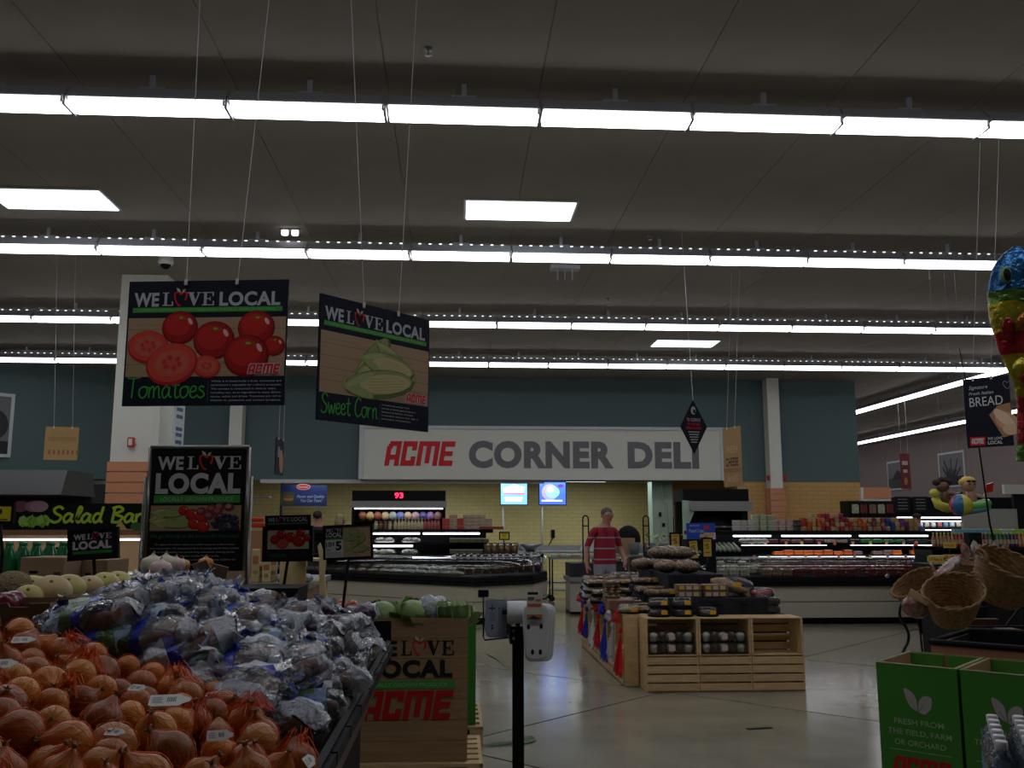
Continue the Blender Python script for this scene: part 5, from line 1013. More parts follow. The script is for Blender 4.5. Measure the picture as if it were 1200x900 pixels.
# cabbages
m_cab = mat('cabbage_leaf', (.36, .48, .19), .45, noise_=4, col2=(.13, .26, .07), bump=(14, .6), vary=.12); m_cabd = mat('cabbage_outer_leaf', (.19, .34, .11), .5, noise_=5, col2=(.10, .22, .07), bump=(14, .6))
m_vein = mat('cabbage_vein', (.4, .5, .25), .5)
def cabbage_maker(seed, flare):
    def mk():
        rr = random.Random(seed); t = thing('cabbage', 'x', 'cabbage'); r = .1; MB().ball((0, 0, r*.85), (r, r, r*.87), m_cab, 18, 12, lambda v: 1+.03*noise.noise(v*3+Vector((seed, 0, 0)))).obj('head', t)
        for i in range(8):
            a0 = i*2.4+seed; fl = flare*(.3 if i < 3 else 1)*rr.uniform(.5, 1.2); tilt = rr.uniform(-.15, .35)
            def fn(u, v, a0=a0, fl=fl, i=i):
                a_ = a0+(u-.5)*1.9*(1-.35*v*v); th = .25+v*(1.25+.45*math.sin(i*2.3)+(.7 if i < 4 else 0)); rad = r*(1.03+.012*i)+fl*.07*max(0, v-.55)**1.5*3+.006*math.sin(u*22+v*5)*v*(1+fl)+(.02*abs(u-.5)*v*fl)
                edge = 1-.0*v; z = r*.85-math.cos(th)*rad*.9; q = math.sin(th)*rad
                if v > .6: q += fl*.05*(v-.6)*2; z += fl*.02*(v-.6)
                return (q*math.cos(a_), q*math.sin(a_), z)
            b = MB(); b.grid(12, 10, fn, m_cabd if i > 3 else m_cab)
            b.tube([Vector(fn(.5, v))*1.015 for v in (0.05, .25, .45, .65, .85)], [.006, .005, .004, .003, .0015], m_vein, 5).obj('leaf', t)
        return t
    return mk
C1, C2 = Kind(cabbage_maker(1, .1)), Kind(cabbage_maker(5, .55))
for K_, px, Y, z, s, rz, lab in ((C1, 448, 5.80, .885, 1.0, .3, 'round pale cabbage at the left of the wood-printed bin'), (C2, 481, 5.82, .89, 1.0, 2, 'ragged dark-leaved cabbage in the middle of the bin'), (C2, 533, 5.80, .875, 1.03, 4.1, 'leafy green cabbage at the right corner of the bin'), (C1, 507, 5.93, .855, .9, 1, 'cabbage partly covered by a clear plastic bag')):
    K_.put((onY(px, 700, Y).x, Y, z-.015), (.15, -.1, rz), lab, 'cabbages in the wooden bin', s)
t = thing('plastic_bag', 'crumpled clear plastic bag lying over the cabbages', 'bag', (onY(506, 700, 5.86).x, 5.86, .93)); MB().ball((0, 0, .05), (.125, .10, .085), m_milk, 22, 14, lambda v: 1+.22*noise.noise(v*2.3)+.1*noise.noise(v*6)).obj('bag', t)
# tomatoes in a cardboard box beyond
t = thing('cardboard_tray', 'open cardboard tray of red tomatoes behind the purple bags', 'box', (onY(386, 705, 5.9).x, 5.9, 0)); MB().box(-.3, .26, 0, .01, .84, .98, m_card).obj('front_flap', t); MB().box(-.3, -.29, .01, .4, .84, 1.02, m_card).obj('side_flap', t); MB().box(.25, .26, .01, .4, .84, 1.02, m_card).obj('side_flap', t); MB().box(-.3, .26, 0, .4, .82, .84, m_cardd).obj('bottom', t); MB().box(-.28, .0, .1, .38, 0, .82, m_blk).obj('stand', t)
m_tom = mat('tomato_skin', (.5, .025, .012), .2, coat=.5, vary=.2)
def tomk(): t = thing('tomato', 'x', 'tomato'); MB().ball((0, 0, .033), (.04, .04, .034), m_tom, 14, 9, lambda v: 1-.15*max(0, v.z-.8)*5*.5).obj('flesh', t); MB().lathe([(.012, .063), (.003, .068), (.002, .075)], m_cabd, 6).obj('stem', t); return t
TM = Kind(tomk); tx = onY(386, 705, 5.9).x
for i in range(14): TM.put((tx-.25+(i % 7)*.08, 5.97+.08*(i//7), .93+.02*(i % 3)), (.3*(i % 3), .2, i), f'{nth(i%7)} red tomato from the left in the {["front","back"][i//7]} row of the cardboard tray', 'tomatoes in the cardboard tray', 1.05)
for i in range(2): tag(MB().box(-.26+i*.26, -.02+i*.26, 0.03, .36, .842, .925, m_cardd).obj('packing_insert', loc=(tx, 5.9, 0)), f'{["left","right"][i]} cardboard insert under the tomatoes', 'box')
# ---------------- bag dispenser stand ----------------
p = onY(607, 738, 4.5); PX = p.x; t = thing('bag_dispenser', 'black pole stand with produce bag roll and twist tie rack', 'stand', (PX, 4.5, 0))
MB().box(-.026, .026, -.026, .026, .01, p.z-.02, m_blk).obj('pole', t); MB().box(-.2, .2, -.2, .2, 0, .012, m_blk).obj('base_plate', t); MB().box(-.04, .045, -.05, .04, p.z-.06, p.z+.02, m_blk).obj('clamp', t)
for sx in (-.025, .03):
    for sz in (-.035, 0): MB().ball((sx, -.052, p.z+sz), .007, m_grey, 8, 5).obj('bolt', t)
MB().tube([(0, 0, p.z), (0, 0, p.z+.08)], .012, m_blkm).obj('neck', t)
def wire(pts): MB().tube(pts, .0042, m_blkm, 6).obj('wire_arm', t)
z1 = p.z
def L(px, py): q = onY(px, py, 4.42); return (q.x-PX, -.08, q.z)
wire([L(566.5, 698), L(566.5, 746), L(568, 750), L(598, 747)]); wire([L(615, 753), L(624, 752), L(625, 748), L(625, 700)]); wire([L(632, 703), L(640, 701), L(645, 695)])
for px, py in ((566.5, 695.5), (624.5, 698)): q = L(px, py); MB().cbox(q, (.05, .01, .033), m_blk, bev=.003).obj('end_plate', t)
# roll
q = onY(606, 717.5, 4.45); t = thing('bag_roll', 'white roll of produce bags on the dispenser stand', 'roll', (q.x, 4.45, q.z)); m_roll = mat('bag_plastic_white', (.72, .74, .76), .35)
MB().lathe([(.02, -.048), (.05, -.048), (.052, -.044), (.052, .044), (.05, .048), (.02, .048)], m_roll, 28, f=lambda v, a: Vector((v.z, v.x, v.y))).obj('roll', t); MB().tube([(-.07, 0, 0), (.07, 0, 0)], .012, m_blkm).obj('core', t)
# tie tags left
for i in range(4):
    q = onY(574+i*5, 724, 4.42+.02*i); t = thing('tie_card', f'{nth(i)} grey rounded card of twist ties from the left on the stand', 'card', (q.x+.01, 4.43+.018*i, q.z), .35, 'twist tie cards on the stand'); poly = [(x, z) for x, z in [(-.033, .083), (.033, .083), (.033, -.06), (.028, -.078), (.012, -.09), (-.012, -.09), (-.028, -.078), (-.033, -.06)]]
    MB().prism(poly, -.003, .003, mat('tie_grey', (.30, .34, .44), .5), 'y').obj('card', t); A = Art((-.033, -.003, -.09), (1, 0, 0), (0, 0, 1), .0006); A.rect(.028, .05, .038, .058, (.03, .03, .05)); A.rect(.028, .037, .038, .046, (.03, .03, .05)); A.rect(.015, .13, .05, .136, (.05, .05, .1)); A.rect(.03, .12, .034, .15, (.05, .05, .1)); A.rect(.018, .07, .048, .115, (.24, .28, .38)); A.obj('print', t)
MB().tube([L(560, 700), (L(591, 704))], .001, m_blkm).obj('hook', bpy.data.objects['bag_dispenser'])
q = onY(592, 722, 4.5); MB().cbox((q.x-PX, .0, q.z), (.02, .05, .16), m_blk, bev=.004).obj('card_holder', bpy.data.objects['bag_dispenser'])
# white perforated bags
for i in range(3):
    q = onY(628+i*3.5, 741, 4.38+.03*i); t = thing('glove_bag', ['front', 'middle', 'rear'][i]+' white rounded dispenser sleeve with dark holes', 'dispenser', (q.x, 4.37+.035*i, q.z), 0, 'white sleeves on the stand'); H2, W2 = .132, .066; poly = []
    for cx, cz, a0 in ((W2-.04, H2-.04, 0), (-W2+.04, H2-.04, 90), (-W2+.045, -H2+.04, 180), (W2-.045, -H2+.04, 270)):
        for k in range(5): a_ = R(a0+k*22.5); kx = 1-.12*(cz < 0); poly.append(((cx+.04*math.cos(a_))*kx, cz+.04*math.sin(a_)))
    b = MB(); n = len(poly); vs = []
    for yy, s in ((-.016, .86), (-.012, .96), (0, 1), (.012, .96)): vs += [(x*s, yy, z*s) for x, z in poly]
    b.add(vs, [tuple(range(n))]+[(l_*n+k, l_*n+(k+1) % n, (l_+1)*n+(k+1) % n, (l_+1)*n+k) for l_ in range(3) for k in range(n)]+[tuple(range(4*n-1, 3*n-1, -1))], m_roll, False); b.obj('sleeve', t)
    for x, z in ((-.036, .028), (.022, .03), (-.018, -.085), (.018, -.085)): MB().ball((x, -.0165, z), (.0075, .003, .012), m_blk, 10, 6).obj('hole', t)
q = onY(626, 711, 4.36); t = thing('instruction_card', 'white card with orange print above the white sleeves', 'card', (q.x, 4.345, q.z)); MB().box(-.036, .036, 0, .003, -.055, .055, m_white).obj('card', t); A = Art((-.036, 0, -.055), (1, 0, 0), (0, 0, 1), .0006)
A.rect(.005, .055, .067, .07, (.6, .15, .08)); A.rect(.04, .08, .067, .09, (.6, .15, .08)); A.rect(.005, .085, .035, .10, (.15, .15, .15)); A.rect(0, 0, .072, .022, (.6, .2, .1)); A.poly([(0, 0), (.03, .018), (.072, 0)], (.05, .05, .05), 1); A.rect(.05, .078, .068, .083, (.5, .5, .05)); A.obj('print', t)
# leaf on floor
for i, pts in enumerate(((((566, 874), (590, 871), (607, 869)), ((600, 870), (615, 869), (628, 867)), ((610, 866), (622, 864), (628, 867))),)):
    t = thing('fallen_leaf', 'wilted green corn husk leaf lying on the floor by the pole', 'leaf', onZ(600, 870, 0)); c = t.location
    for k, pp in enumerate(pts):
        P_ = [onZ(a_, b2, .008)-c for a_, b2 in pp]; b = MB(); d = Vector((0, .045 if k else .03, 0)); n = 8
        sp = smooth_path([tuple(v) for v in P_], 4); m_ = len(sp); vs = []
        for j, v in enumerate(sp): w = math.sin(PI*min(.97, max(.05, j/(m_-1))))+.1; vs += [Vector(v)+d*w, Vector(v)+Vector((0, 0, .012*w)), Vector(v)-d*w]
        b.add(vs, [(3*j+q_, 3*j+q_+1, 3*j+q_+4, 3*j+q_+3) for j in range(m_-1) for q_ in range(2)], mat('wilted_leaf', (.07, .14, .04), .6, noise_=20, col2=(.03, .07, .02)), True); b.obj('blade', t)
t = thing('fallen_leaf', 'thin green leaf hanging from the green bin edge', 'leaf', onY(566, 765, 6.5)); MB().add([(0, 0, 0), (.08, 0, -.03), (.17, 0, -.11), (.09, 0, -.05)], [(0, 1, 2, 3)], m_cabd).obj('blade', t)
t = thing('floor_scrap', 'dark flattened scrap on the floor right of the crates', 'scrap', onZ(890, 854, 0)); MB().cbox((0, 0, .003), (.2, .04, .006), m_dark, Matrix.Rotation(.2, 3, 'Z')).obj('scrap', t)
# ---------------- green produce bins at the right ----------------
m_redl = (.5, .012, .02); lf2 = (.45, .42, .42)
def green_bin(lab, O, ang):
    t = thing('produce_bin', lab, 'bin', O, ang); w, d, h = .385, .53, .81
    MB().box(0, w, 0, .008, 0, h, m_green).box(0, w, .008, .016, 0, h, m_card).obj('front_panel', t); MB().box(0, .008, .008, d, 0, h, m_green).box(.008, .016, .016, d-.016, 0, h, m_card).obj('side_panel', t); MB().box(w-.008, w, .008, d, 0, h, m_green).box(w-.016, w-.008, .016, d-.016, 0, h, m_card).obj('side_panel', t)
    MB().box(0, w, d-.008, d, 0, h, m_card).obj('back_panel', t); MB().box(.016, w/2-.012, d-.03, d-.012, h-.12, h-.005, m_green).obj('back_flap', t); MB().box(w/2+.012, w-.016, d-.03, d-.012, h-.12, h-.005, m_green).obj('back_flap', t)
    MB().box(.016, w-.016, .016, d-.03, h-.1, h-.09, m_card).obj('shelf', t); MB().box(.016, w-.016, .016, .03, h-.05, h-.002, m_card).obj('front_lip', t)
    b = MB(); b.box(-.002, w+.002, -.002, .002, h-.003, h, mat('cut_edge', (.5, .42, .28), .7)).box(-.002, .004, 0, d, h-.003, h, mat('cut_edge')).box(w-.004, w+.002, 0, d, h-.003, h, mat('cut_edge')).obj('rim', t)
    A = Art((0, 0, 0), (1, 0, 0), (0, 0, 1), .0008); cx = w*.5
    def leafs(pts): return [(cx+x*.11, .585+y*.11) for x, y in smooth_path(pts, 4)]
    A.poly(leafs([(.0, 0), (-.38, .3), (-.56, .98), (-.1, .7), (0, 0)])[:-1], lf2); A.poly(leafs([(.04, 0), (.06, .45), (.32, .72), (.60, .66), (.58, .25), (.3, -.06), (.04, 0)])[:-1], lf2)
    A.stroke([(cx-.002, .587), (cx-.03, .635)], .0022, (.03, .13, .02), 2); A.stroke([(cx+.008, .59), (cx+.03, .625)], .0022, (.03, .13, .02), 2)
    c = (.34, .48, .28)
    A.text('FRESH FROM', cx, .52, .027, c, 1, .008, w=.235, al='c'); A.text('THE FIELD, FARM', cx, .470, .027, c, 1, .008, w=.30, al='c'); A.text('OR ORCHARD', cx, .420, .027, c, 1, .008, w=.24, al='c'); A.rect(.045, .394, w-.045, .397, c); acme(A, .05, .27, w-.10, .095, m_redl, 1); A.obj('lettering', t)
a0 = Vector((2.15, 4.76, 0)); ang = math.atan2(4.50-4.76, 2.42-2.15); u1 = Vector((math.cos(ang), math.sin(ang), 0))
green_bin('left green cardboard produce bin with leaf emblem and white text', a0, ang); green_bin('right green cardboard produce bin, partly behind the water bottles', a0+u1*.40, ang)
# tub with black liner behind
dp = Vector((-math.sin(ang), math.cos(ang), 0)); o2 = a0+u1*.10+dp*.58
t = thing('produce_tub', 'brown tub with black liner behind the green bins', 'bin', o2, ang); m_brn = mat('brown_panel', (.42, .20, .11), .6)
w = 1.0; n = 24; prof = [(w*i/n, .85+.0*i+(.16*max(0, (i/n-.5)/.5)**1.6)) for i in range(n+1)]
MB().prism([(0, 0), (w, 0)]+list(reversed(prof)), 0, .02, m_brn, 'y').obj('front_panel', t); MB().box(0, .02, .02, .7, 0, .85, m_brn).obj('side_panel', t); MB().box(w-.02, w, .02, .7, 0, 1.0, m_brn).obj('side_panel', t); MB().box(0, w, .68, .7, 0, .88, m_green).obj('back_panel', t)
b = MB(); b.tube([(x, -.0, z+.012) for x, z in prof], .017, m_blk, 8); b.tube([(0, 0, .862), (0, .35, .862), (.03, .68, .87), (w*.5, .69, .88), (w, .69, .90)], .015, m_blk, 8); b.obj('liner_rim', t)
MB().grid(8, 6, lambda u, v: (.02+u*(w-.04), .02+v*.64, .72-.06*math.sin(PI*v)), m_blk).obj('liner', t); MB().box(.02, w-.02, .665, .675, .6, .87, m_blk).obj('liner_back', t); MB().box(.022, .03, .03, .66, .6, .85, m_dark).obj('liner_side', t)
tag(MB().cbox((0, 0, .01), (.2, .12, .02), m_cab, bev=.004).obj('leftover_leaf', loc=o2+u1*.5+dp*.2+Vector((0, 0, .70))), 'pale green leftover leaf at the bottom of the black liner', 'leaf')
# ---------------- wicker baskets on a wrought iron stand ----------------
m_wick = mat('wicker', (.34, .18, .07), .6, noise_=30, col2=(.17, .085, .03), vary=.1); m_wickd = mat('wicker_rim', (.30, .16, .06), .6, noise_=30)
def basket():
    t = thing('wicker_basket', 'x', 'basket'); N = 52; RW = 18; b = MB()
    def rr_(v): return .145+.065*v
    vs = []
    for side in (0, 1):
        for j in range(RW*2+1):
            v = j/(RW*2); r = rr_(v)-.012*side; z = .27*v
            for k in range(N):
                a_ = 2*PI*k/N; w_ = math.sin(k*PI/2+PI*(j//2))*.0055*abs(math.sin(PI*j/2+.0)) if True else 0
                vs.append(((r+w_)*1.18*math.cos(a_), (r+w_)*math.sin(a_), z))
    n1 = (RW*2+1)*N
    fs = [(j*N+k, j*N+(k+1) % N, (j+1)*N+(k+1) % N, (j+1)*N+k) for j in range(RW*2) for k in range(N)]+[(n1+j*N+k, n1+(j+1)*N+k, n1+(j+1)*N+(k+1) % N, n1+j*N+(k+1) % N) for j in range(RW*2) for k in range(N)]
    b.add(vs, fs, m_wick, True); b.lathe([(0, .004), (.14, .004)], m_wick, 24, f=lambda v, a: Vector((v.x*1.18, v.y, v.z)), caps=False); b.obj('body', t)
    for ph in (0, PI):
        b = MB(); b.tube([((.212+.006*math.cos(9*a_+ph))*1.18*math.cos(a_), (.212+.006*math.cos(9*a_+ph))*math.sin(a_), .272+.008*math.sin(9*a_+ph)) for a_ in [2*PI*i/120 for i in range(120)]], .0085, m_wickd, 6, closed=True).obj('rim', t)
    for s in (-1, 1):
        for o_ in (0, .012): MB().tube([(s*(.25+.012*math.sin(a_)+o_*.4), .055*math.cos(a_)+o_, .268+.055*math.sin(a_)) for a_ in [PI*i/10 for i in range(11)]], .008, m_wickd, 6).obj('handle', t)
    return t
BK = Kind(basket)
def atp(px, py, Y): return onY(px, py, Y)
p = atp(1165, 696, 6.3); BK.put(p+Vector((0, .0, -.02)), (R(32), R(10), R(12)), 'large empty wicker basket at the upper right of the iron stand', 'wicker baskets on the stand', 1.0)
p = atp(1117, 723, 6.1); BK.put(p+Vector((0, 0, 0)), (R(30), R(-22), R(10)), 'tilted wicker basket at the lower middle of the iron stand', 'wicker baskets on the stand', .80)
p = atp(1086, 706, 6.9); BK.put(p+Vector((0, 0, 0)), (R(20), R(-34), R(-15)), 'wicker basket behind the middle one, with looped handle', 'wicker baskets on the stand', .70)
p = atp(1128, 684, 7.4); BK.put(p, (R(10), R(0), R(40)), 'small far wicker basket filled with snack bags', 'wicker baskets on the stand', .62)
c0 = atp(1125, 760, 6.5); t = thing('basket_stand', 'black wrought iron stand with curled feet under the baskets', 'stand', (c0.x, 6.3, 0)); 
def rel(px, py, Y): q = onY(px, py, Y); return (q.x-c0.x, q.y-6.3, q.z)
MB().tube(smooth_path([rel(1058, 704, 6.6), rel(1055, 712, 6.6), rel(1055, 724, 6.6), rel(1064, 740, 6.6), rel(1064, 752, 6.6), rel(1058, 765, 6.6), rel(1050, 790, 6.6), (rel(1052, 800, 6.6)[0], .3, .0)], 4), .010, m_blkm, 7).obj('leg', t)
MB().tube(smooth_path([rel(1075, 705, 6.6), rel(1076, 730, 6.6), rel(1080, 755, 6.6), (rel(1083, 760, 6.6)[0], .3, .0)], 4), .006, m_blkm, 7).obj('leg', t)
MB().tube(smooth_path([rel(1200, 705, 6.6), rel(1190, 720, 6.6), rel(1180, 735, 6.6), rel(1186, 755, 6.6), (rel(1186, 760, 6.6)[0], .3, 0)], 4), .012, m_blkm, 7).obj('leg', t)
b = MB(); 
for z in (.80, .93): b.tube([rel(1060, 0, 6.5)[:1]+(.1, z), rel(1210, 0, 6.5)[:1]+(.1, z)], .007, m_blkm, 6)
b.obj('rail', t)
for i in range(15):
    x = rel(1132+i*5.2, 0, 6.7)[0]; MB().tube([(x, .35, .55), (x+.01*math.sin(i*2), .33, .75), (x, .30, .93)], .004, m_blkm, 5).obj('bar', t)
MB().box(rel(1078, 0, 6.7)[0], rel(1215, 0, 6.7)[0], .0, .5, .50, .53, mat('mahogany_board', (.07, .025, .015), .5)).obj('shelf', t); MB().box(rel(1170, 0, 6.7)[0], rel(1178, 0, 6.7)[0], .36, .40, .53, 1.0, mat('mahogany_board')).obj('post', t); MB().tube([rel(1128, 684, 7.4), (rel(1128, 684, 7.4)[0], 1.05, .0)], .02, m_blkm, 7).obj('post', t)
MB().box(rel(1078, 0, 6.7)[0], rel(1115, 0, 6.7)[0], .40, .46, .53, .82, mat('mahogany_board')).obj('side_board', t); MB().box(rel(1076, 0, 6.7)[0], rel(1095, 0, 6.7)[0], -.1, .02, .78, .80, m_wick).obj('ledge', t)
m_foil = mat('snack_foil', (.38, .30, .28), .25, .4, noise_=14, col2=(.2, .06, .04), bump=(25, .8))
def snack(lab, p, r, rot, m=m_foil): tag(MB().ball((0, 0, 0), r, m, 18, 11, lambda v: 1+.16*noise.noise(v*4)+.08*noise.noise(v*9)).obj('snack_bag', loc=p, rot=rot), lab, 'snack bag', 'foil snack bags by the baskets')
snack('crumpled foil snack bag with red print beside the middle basket', atp(1073, 711, 6.15), (.10, .06, .075), (.3, .3, .2)); snack('foil snack bag lying against the rim of the far basket', atp(1104, 672, 6.9), (.15, .05, .035), (.2, -.5, .3)); snack('second foil snack bag on the far basket', atp(1113, 664, 7.0), (.12, .05, .04), (.2, -.6, .2), mat('snack_clear', (.4, .38, .36), .2, .2, noise_=20, col2=(.25, .2, .18), bump=(25, .8)))
tag(MB().ball((0, 0, 0), (.035, .01, .03), mat('silver_disc', (.6, .6, .62), .25, .6), 12, 8).obj('foil_disc', loc=atp(1040, 675, 13.9)), 'small silver tag stuck on the right deli case glass', 'tag')
tag(MB().cbox((0, 0, 0), (.05, .010, .15), mat('bamboo', (.5, .36, .2), .6), bev=.004).obj('wooden_scoop', loc=atp(1077, 700, 5.95), rot=(0, R(-62), .1)), 'pale wooden slat lying in the middle basket', 'tool')
# ---------------- water bottles bottom right ----------------
m_water = clearmat('water_bottle', (.75, .85, .95), .12, (.35, .5, .7), gloss=.25, bump=(40, .4)); m_cap = mat('bottle_cap_white', (.72, .72, .76), .35); m_wlab = mat('water_label', (.05, .18, .42), .4)
def wbottle():
    t = thing('water_bottle', 'x', 'bottle'); MB().lathe([(.028, 0), (.032, .01), (.030, .05), (.032, .1), (.032, .145), (.022, .175), (.0125, .188), (.0125, .2)], m_water, 14).obj('body', t); MB().lathe([(.0325, .06), (.0325, .11)], m_wlab, 14, caps=False).obj('label', t)
    MB().lathe([(.0145, .19), (.015, .192), (.015, .208), (.013, .21)], m_cap, 14).obj('cap', t); return t
WB = Kind(wbottle); q0 = onZ(1170, 868, .98); k = 0
for j in range(6):
    for i in range(4):
        x = q0.x+.006+j*.031+i*.066+.03*0; y = q0.y+j*.060-i*.015
        WB.put((x+.0, y, .77), (0, 0, k), f'white-capped water bottle, {nth(i)} in the {nth(j)} row going back', 'water bottles at the bottom right'); k += 1
t = thing('bottle_table', 'dark display table under the water bottles', 'table', (q0.x+.25, q0.y+.15, 0)); MB().box(-.32, .5, -.28, .3, .74, .77, m_blk).obj('tabletop', t)
for x in (-.25, .4):
    for y in (-.22, .22): MB().box(x-.02, x+.02, y-.02, y+.02, 0, .74, m_blk).obj('leg', t)
# ---------------- fish balloon ----------------
def foil(name, col): return MATS[name] if name in MATS else mat(name, col, .22, .55, bump=(18, .9, .02), noise_=9, col2=[c*.45+.01 for c in col])
zc_ = onD(1200, 390, 4.6); t = thing('fish_balloon', 'tall foil fish balloon striped blue, yellow and red at the right edge', 'balloon', zc_)
Rv = Vector((math.cos(-.25), math.sin(-.25), 0)); sc_ = 4.6/F
bands = [(105, 50, foil('foil_blue', (.02, .16, .42))), (50, 36, foil('foil_green', (.12, .25, .04))), (36, 0, foil('foil_yellow', (.55, .45, .02))), (0, -26, foil('foil_red', (.5, .02, .03))), (-26, -76, foil('foil_yellow', 0)), (-76, -130, foil('foil_red', 0)), (-130, -150, foil('foil_green', 0))]
def half(z): 
    pts = [(105, 3), (95, 16), (80, 26), (50, 33), (20, 33), (-20, 26), (-60, 14), (-80, 12), (-105, 14), (-130, 16), (-150, 18)]
    for (z0, w0), (z1, w1) in zip(pts, pts[1:]):
        if z <= z0 and z >= z1: return w0+(w1-w0)*(z0-z)/(z0-z1)
    return 4
for (z0, z1, m) in bands:
    b = MB(); n = 6; 
    b.grid(24, n, lambda u, v: Rv*(half(z0+(z1-z0)*v)*sc_*1.12*math.cos(2*PI*u))+Vector((-Rv.y, Rv.x, 0))*(half(z0+(z1-z0)*v)*sc_*.5*math.sin(2*PI*u)*(1+.12*math.sin(u*40)*math.cos(v*9)))+Vector((0, 0, (z0+(z1-z0)*v)*sc_)), m); b.obj('foil_band', t)
fr3 = lambda x, z: Rv*(x*sc_)+Vector((Rv.y, -Rv.x, 0))*(.075)+Vector((0, 0, z*sc_))
for x in (-28, 6): 
    b = MB(); b.ball(fr3(x+(8 if x < 0 else 0), 66), (.03, .015, .045), m_cabd, 12, 8).ball(fr3(x+(8 if x < 0 else 0), 66)+Vector((0, -.012, 0)), (.02, .01, .032), m_blk, 12, 8).obj('eye', t)
for i, (x, z, c) in enumerate(((-22, 2, 'foil_red'), (-14, -45, 'foil_yellow'), (-4, 12, 'foil_orange'), (-2, -55, 'foil_red'), (4, -95, 'foil_orange'))): MB().ball(fr3(x, z), (.035, .012, .06), foil(c, (.5, .15, .02)), 12, 8, rot=Matrix.Rotation(.4*i, 3, 'Y')).obj('fin', t)
MB().tube([(0, 0, -148*sc_), (.1, .05, -zc_.z+.02)], .0015, m_wire, 4).obj('string', t); 
# fishing rod behind the bread sign
p0 = onD(1124, 408, 9.4); p1_ = onD(1160, 614, 9.6); t = thing('flexible_rod', 'thin black rod rising behind the bread sign', 'rod', (0, 0, 0)); MB().tube([(p1_.x+.05, p1_.y, 1.2), p1_, (p0+p1_)/2+Vector((.03, 0, 0)), p0], [.012, .01, .007, .004], m_blk, 6).obj('rod', t)
# beach balloons
def bc(name, c): return MATS[name] if name in MATS else mat(name, c, .3, coat=.4)
p = onD(1138, 585, 11.0); t = thing('balloon_figure', 'inflatable figure with yellow hair sitting on a green swim ring', 'balloon', p); s = .0102
b = MB(); b.lathe([(.12, 0)], m_blk, 3) if False else None
MB().tube([(.16*math.cos(a_)+.02, .1*math.sin(a_), -.08+.03*math.cos(a_)) for a_ in [i*PI/10 for i in range(20)]], .055, bc('ring_green', (.12, .42, .08)), 9, closed=True).obj('ring', t); MB().tube([(.17*math.cos(a_)+.02, .11*math.sin(a_), -.13+.03*math.cos(a_)) for a_ in [i*PI/10 for i in range(20)]], .035, bc('ring_blue', (.08, .25, .32)), 8, closed=True).obj('ring', t)
m_vs = bc('vinyl_skin', (.5, .27, .18)); MB().ball((0, 0, .02), (.07, .05, .10), m_vs).tube([(.05, -.02, .05), (.13, -.05, .02), (.19, -.04, .10)], [.025, .022, .018], m_vs, 8).tube([(-.05, -.02, .05), (-.1, -.06, 0), (-.12, -.06, -.04)], [.025, .022, .018], m_vs, 8).obj('body', t)
MB().ball((-.02, -.01, .17), (.085, .07, .08), m_vs).obj('head', t); MB().ball((-.02, .01, .20), (.10, .08, .07), bc('vinyl_yellow', (.65, .38, .04)), 14, 9, lambda v: 1+.1*math.sin(v.x*12)).obj('hair', t)
for sx in (-.05, .01): MB().ball((sx, -.078, .175), (.008, .006, .012), m_blk, 8, 5).ball((sx, -.07, .21), (.03, .02, .012), m_blk, 8, 5).obj('eye', t)
MB().prism([(.15, .07), (.24, .09), (.26, .2), (.17, .17)], -.06, -.02, bc('vinyl_red', (.5, .02, .02)), 'y').obj('bucket', t); MB().ball((-.13, 0, -.02), (.07, .05, .06), MATS['ring_green']).obj('cushion', t)
p = onD(1107, 583, 11.2); t = thing('balloon_figure', 'dark-haired inflatable figure on yellow float beside a beach ball', 'balloon', p); m_vd = bc('vinyl_dark_skin', (.16, .07, .045))
MB().ball((0, 0, .0), (.06, .05, .1), m_vd).tube([(.05, 0, .04), (.12, -.04, .03), (.2, -.04, .06)], .02, m_vd, 8).obj('body', t); MB().ball((-.02, 0, .13), (.08, .07, .07), m_vd).obj('head', t)
for x, z in ((-.09, .18), (.05, .19), (-.02, .21)): MB().ball((x, 0, z), (.05, .05, .04), mat('dark_hair')).obj('hair', t)
MB().tube([(-.12, 0, .0), (-.1, -.03, -.09), (0, -.05, -.13), (.1, -.03, -.12)], [.05, .055, .055, .05], bc('vinyl_lemon', (.6, .55, .05)), 9).ball((-.14, -.02, .05), (.055, .05, .055), bc('vinyl_lemon', 0)).obj('float', t)
for i in range(5): MB().ball((-.1+.05*i, -.06, -.09-.02*(i % 2)), (.012, .008, .012), MATS['vinyl_red'], 8, 5).obj('spot', t)
p = onD(1126, 592, 10.9); t = thing('beach_ball', 'beach ball with blue, yellow and red panels hanging by the figures', 'ball', p)
for k, c in enumerate(('vinyl_blue', 'vinyl_lemon', 'vinyl_red2', 'vinyl_lemon', 'vinyl_blue', 'vinyl_red2')):
    m = bc(c, {'vinyl_blue': (.03, .15, .35), 'vinyl_red2': (.45, .02, .05)}.get(c, (.6, .55, .05)))
    MB().grid(8, 12, lambda u, v: Vector((.13*math.sin(PI*v)*math.cos((k+u)*PI/3+3.4), .13*math.sin(PI*v)*math.sin((k+u)*PI/3+3.4), .13*math.cos(PI*v))), m).obj('panel', t)
for px, py, zo in ((1138, 585, .27), (1107, 583, .22), (1126, 592, .13)):
    q = onD(px, py, 11); 
    o_ = {1138: 'balloon_figure', 1107: 'balloon_figure.001', 1126: 'beach_ball'}[px]; MB().tube([(0, 0, zo), (0, 0, CZ-q.z)], .0006, m_wire, 4).obj('string', bpy.data.objects[o_])
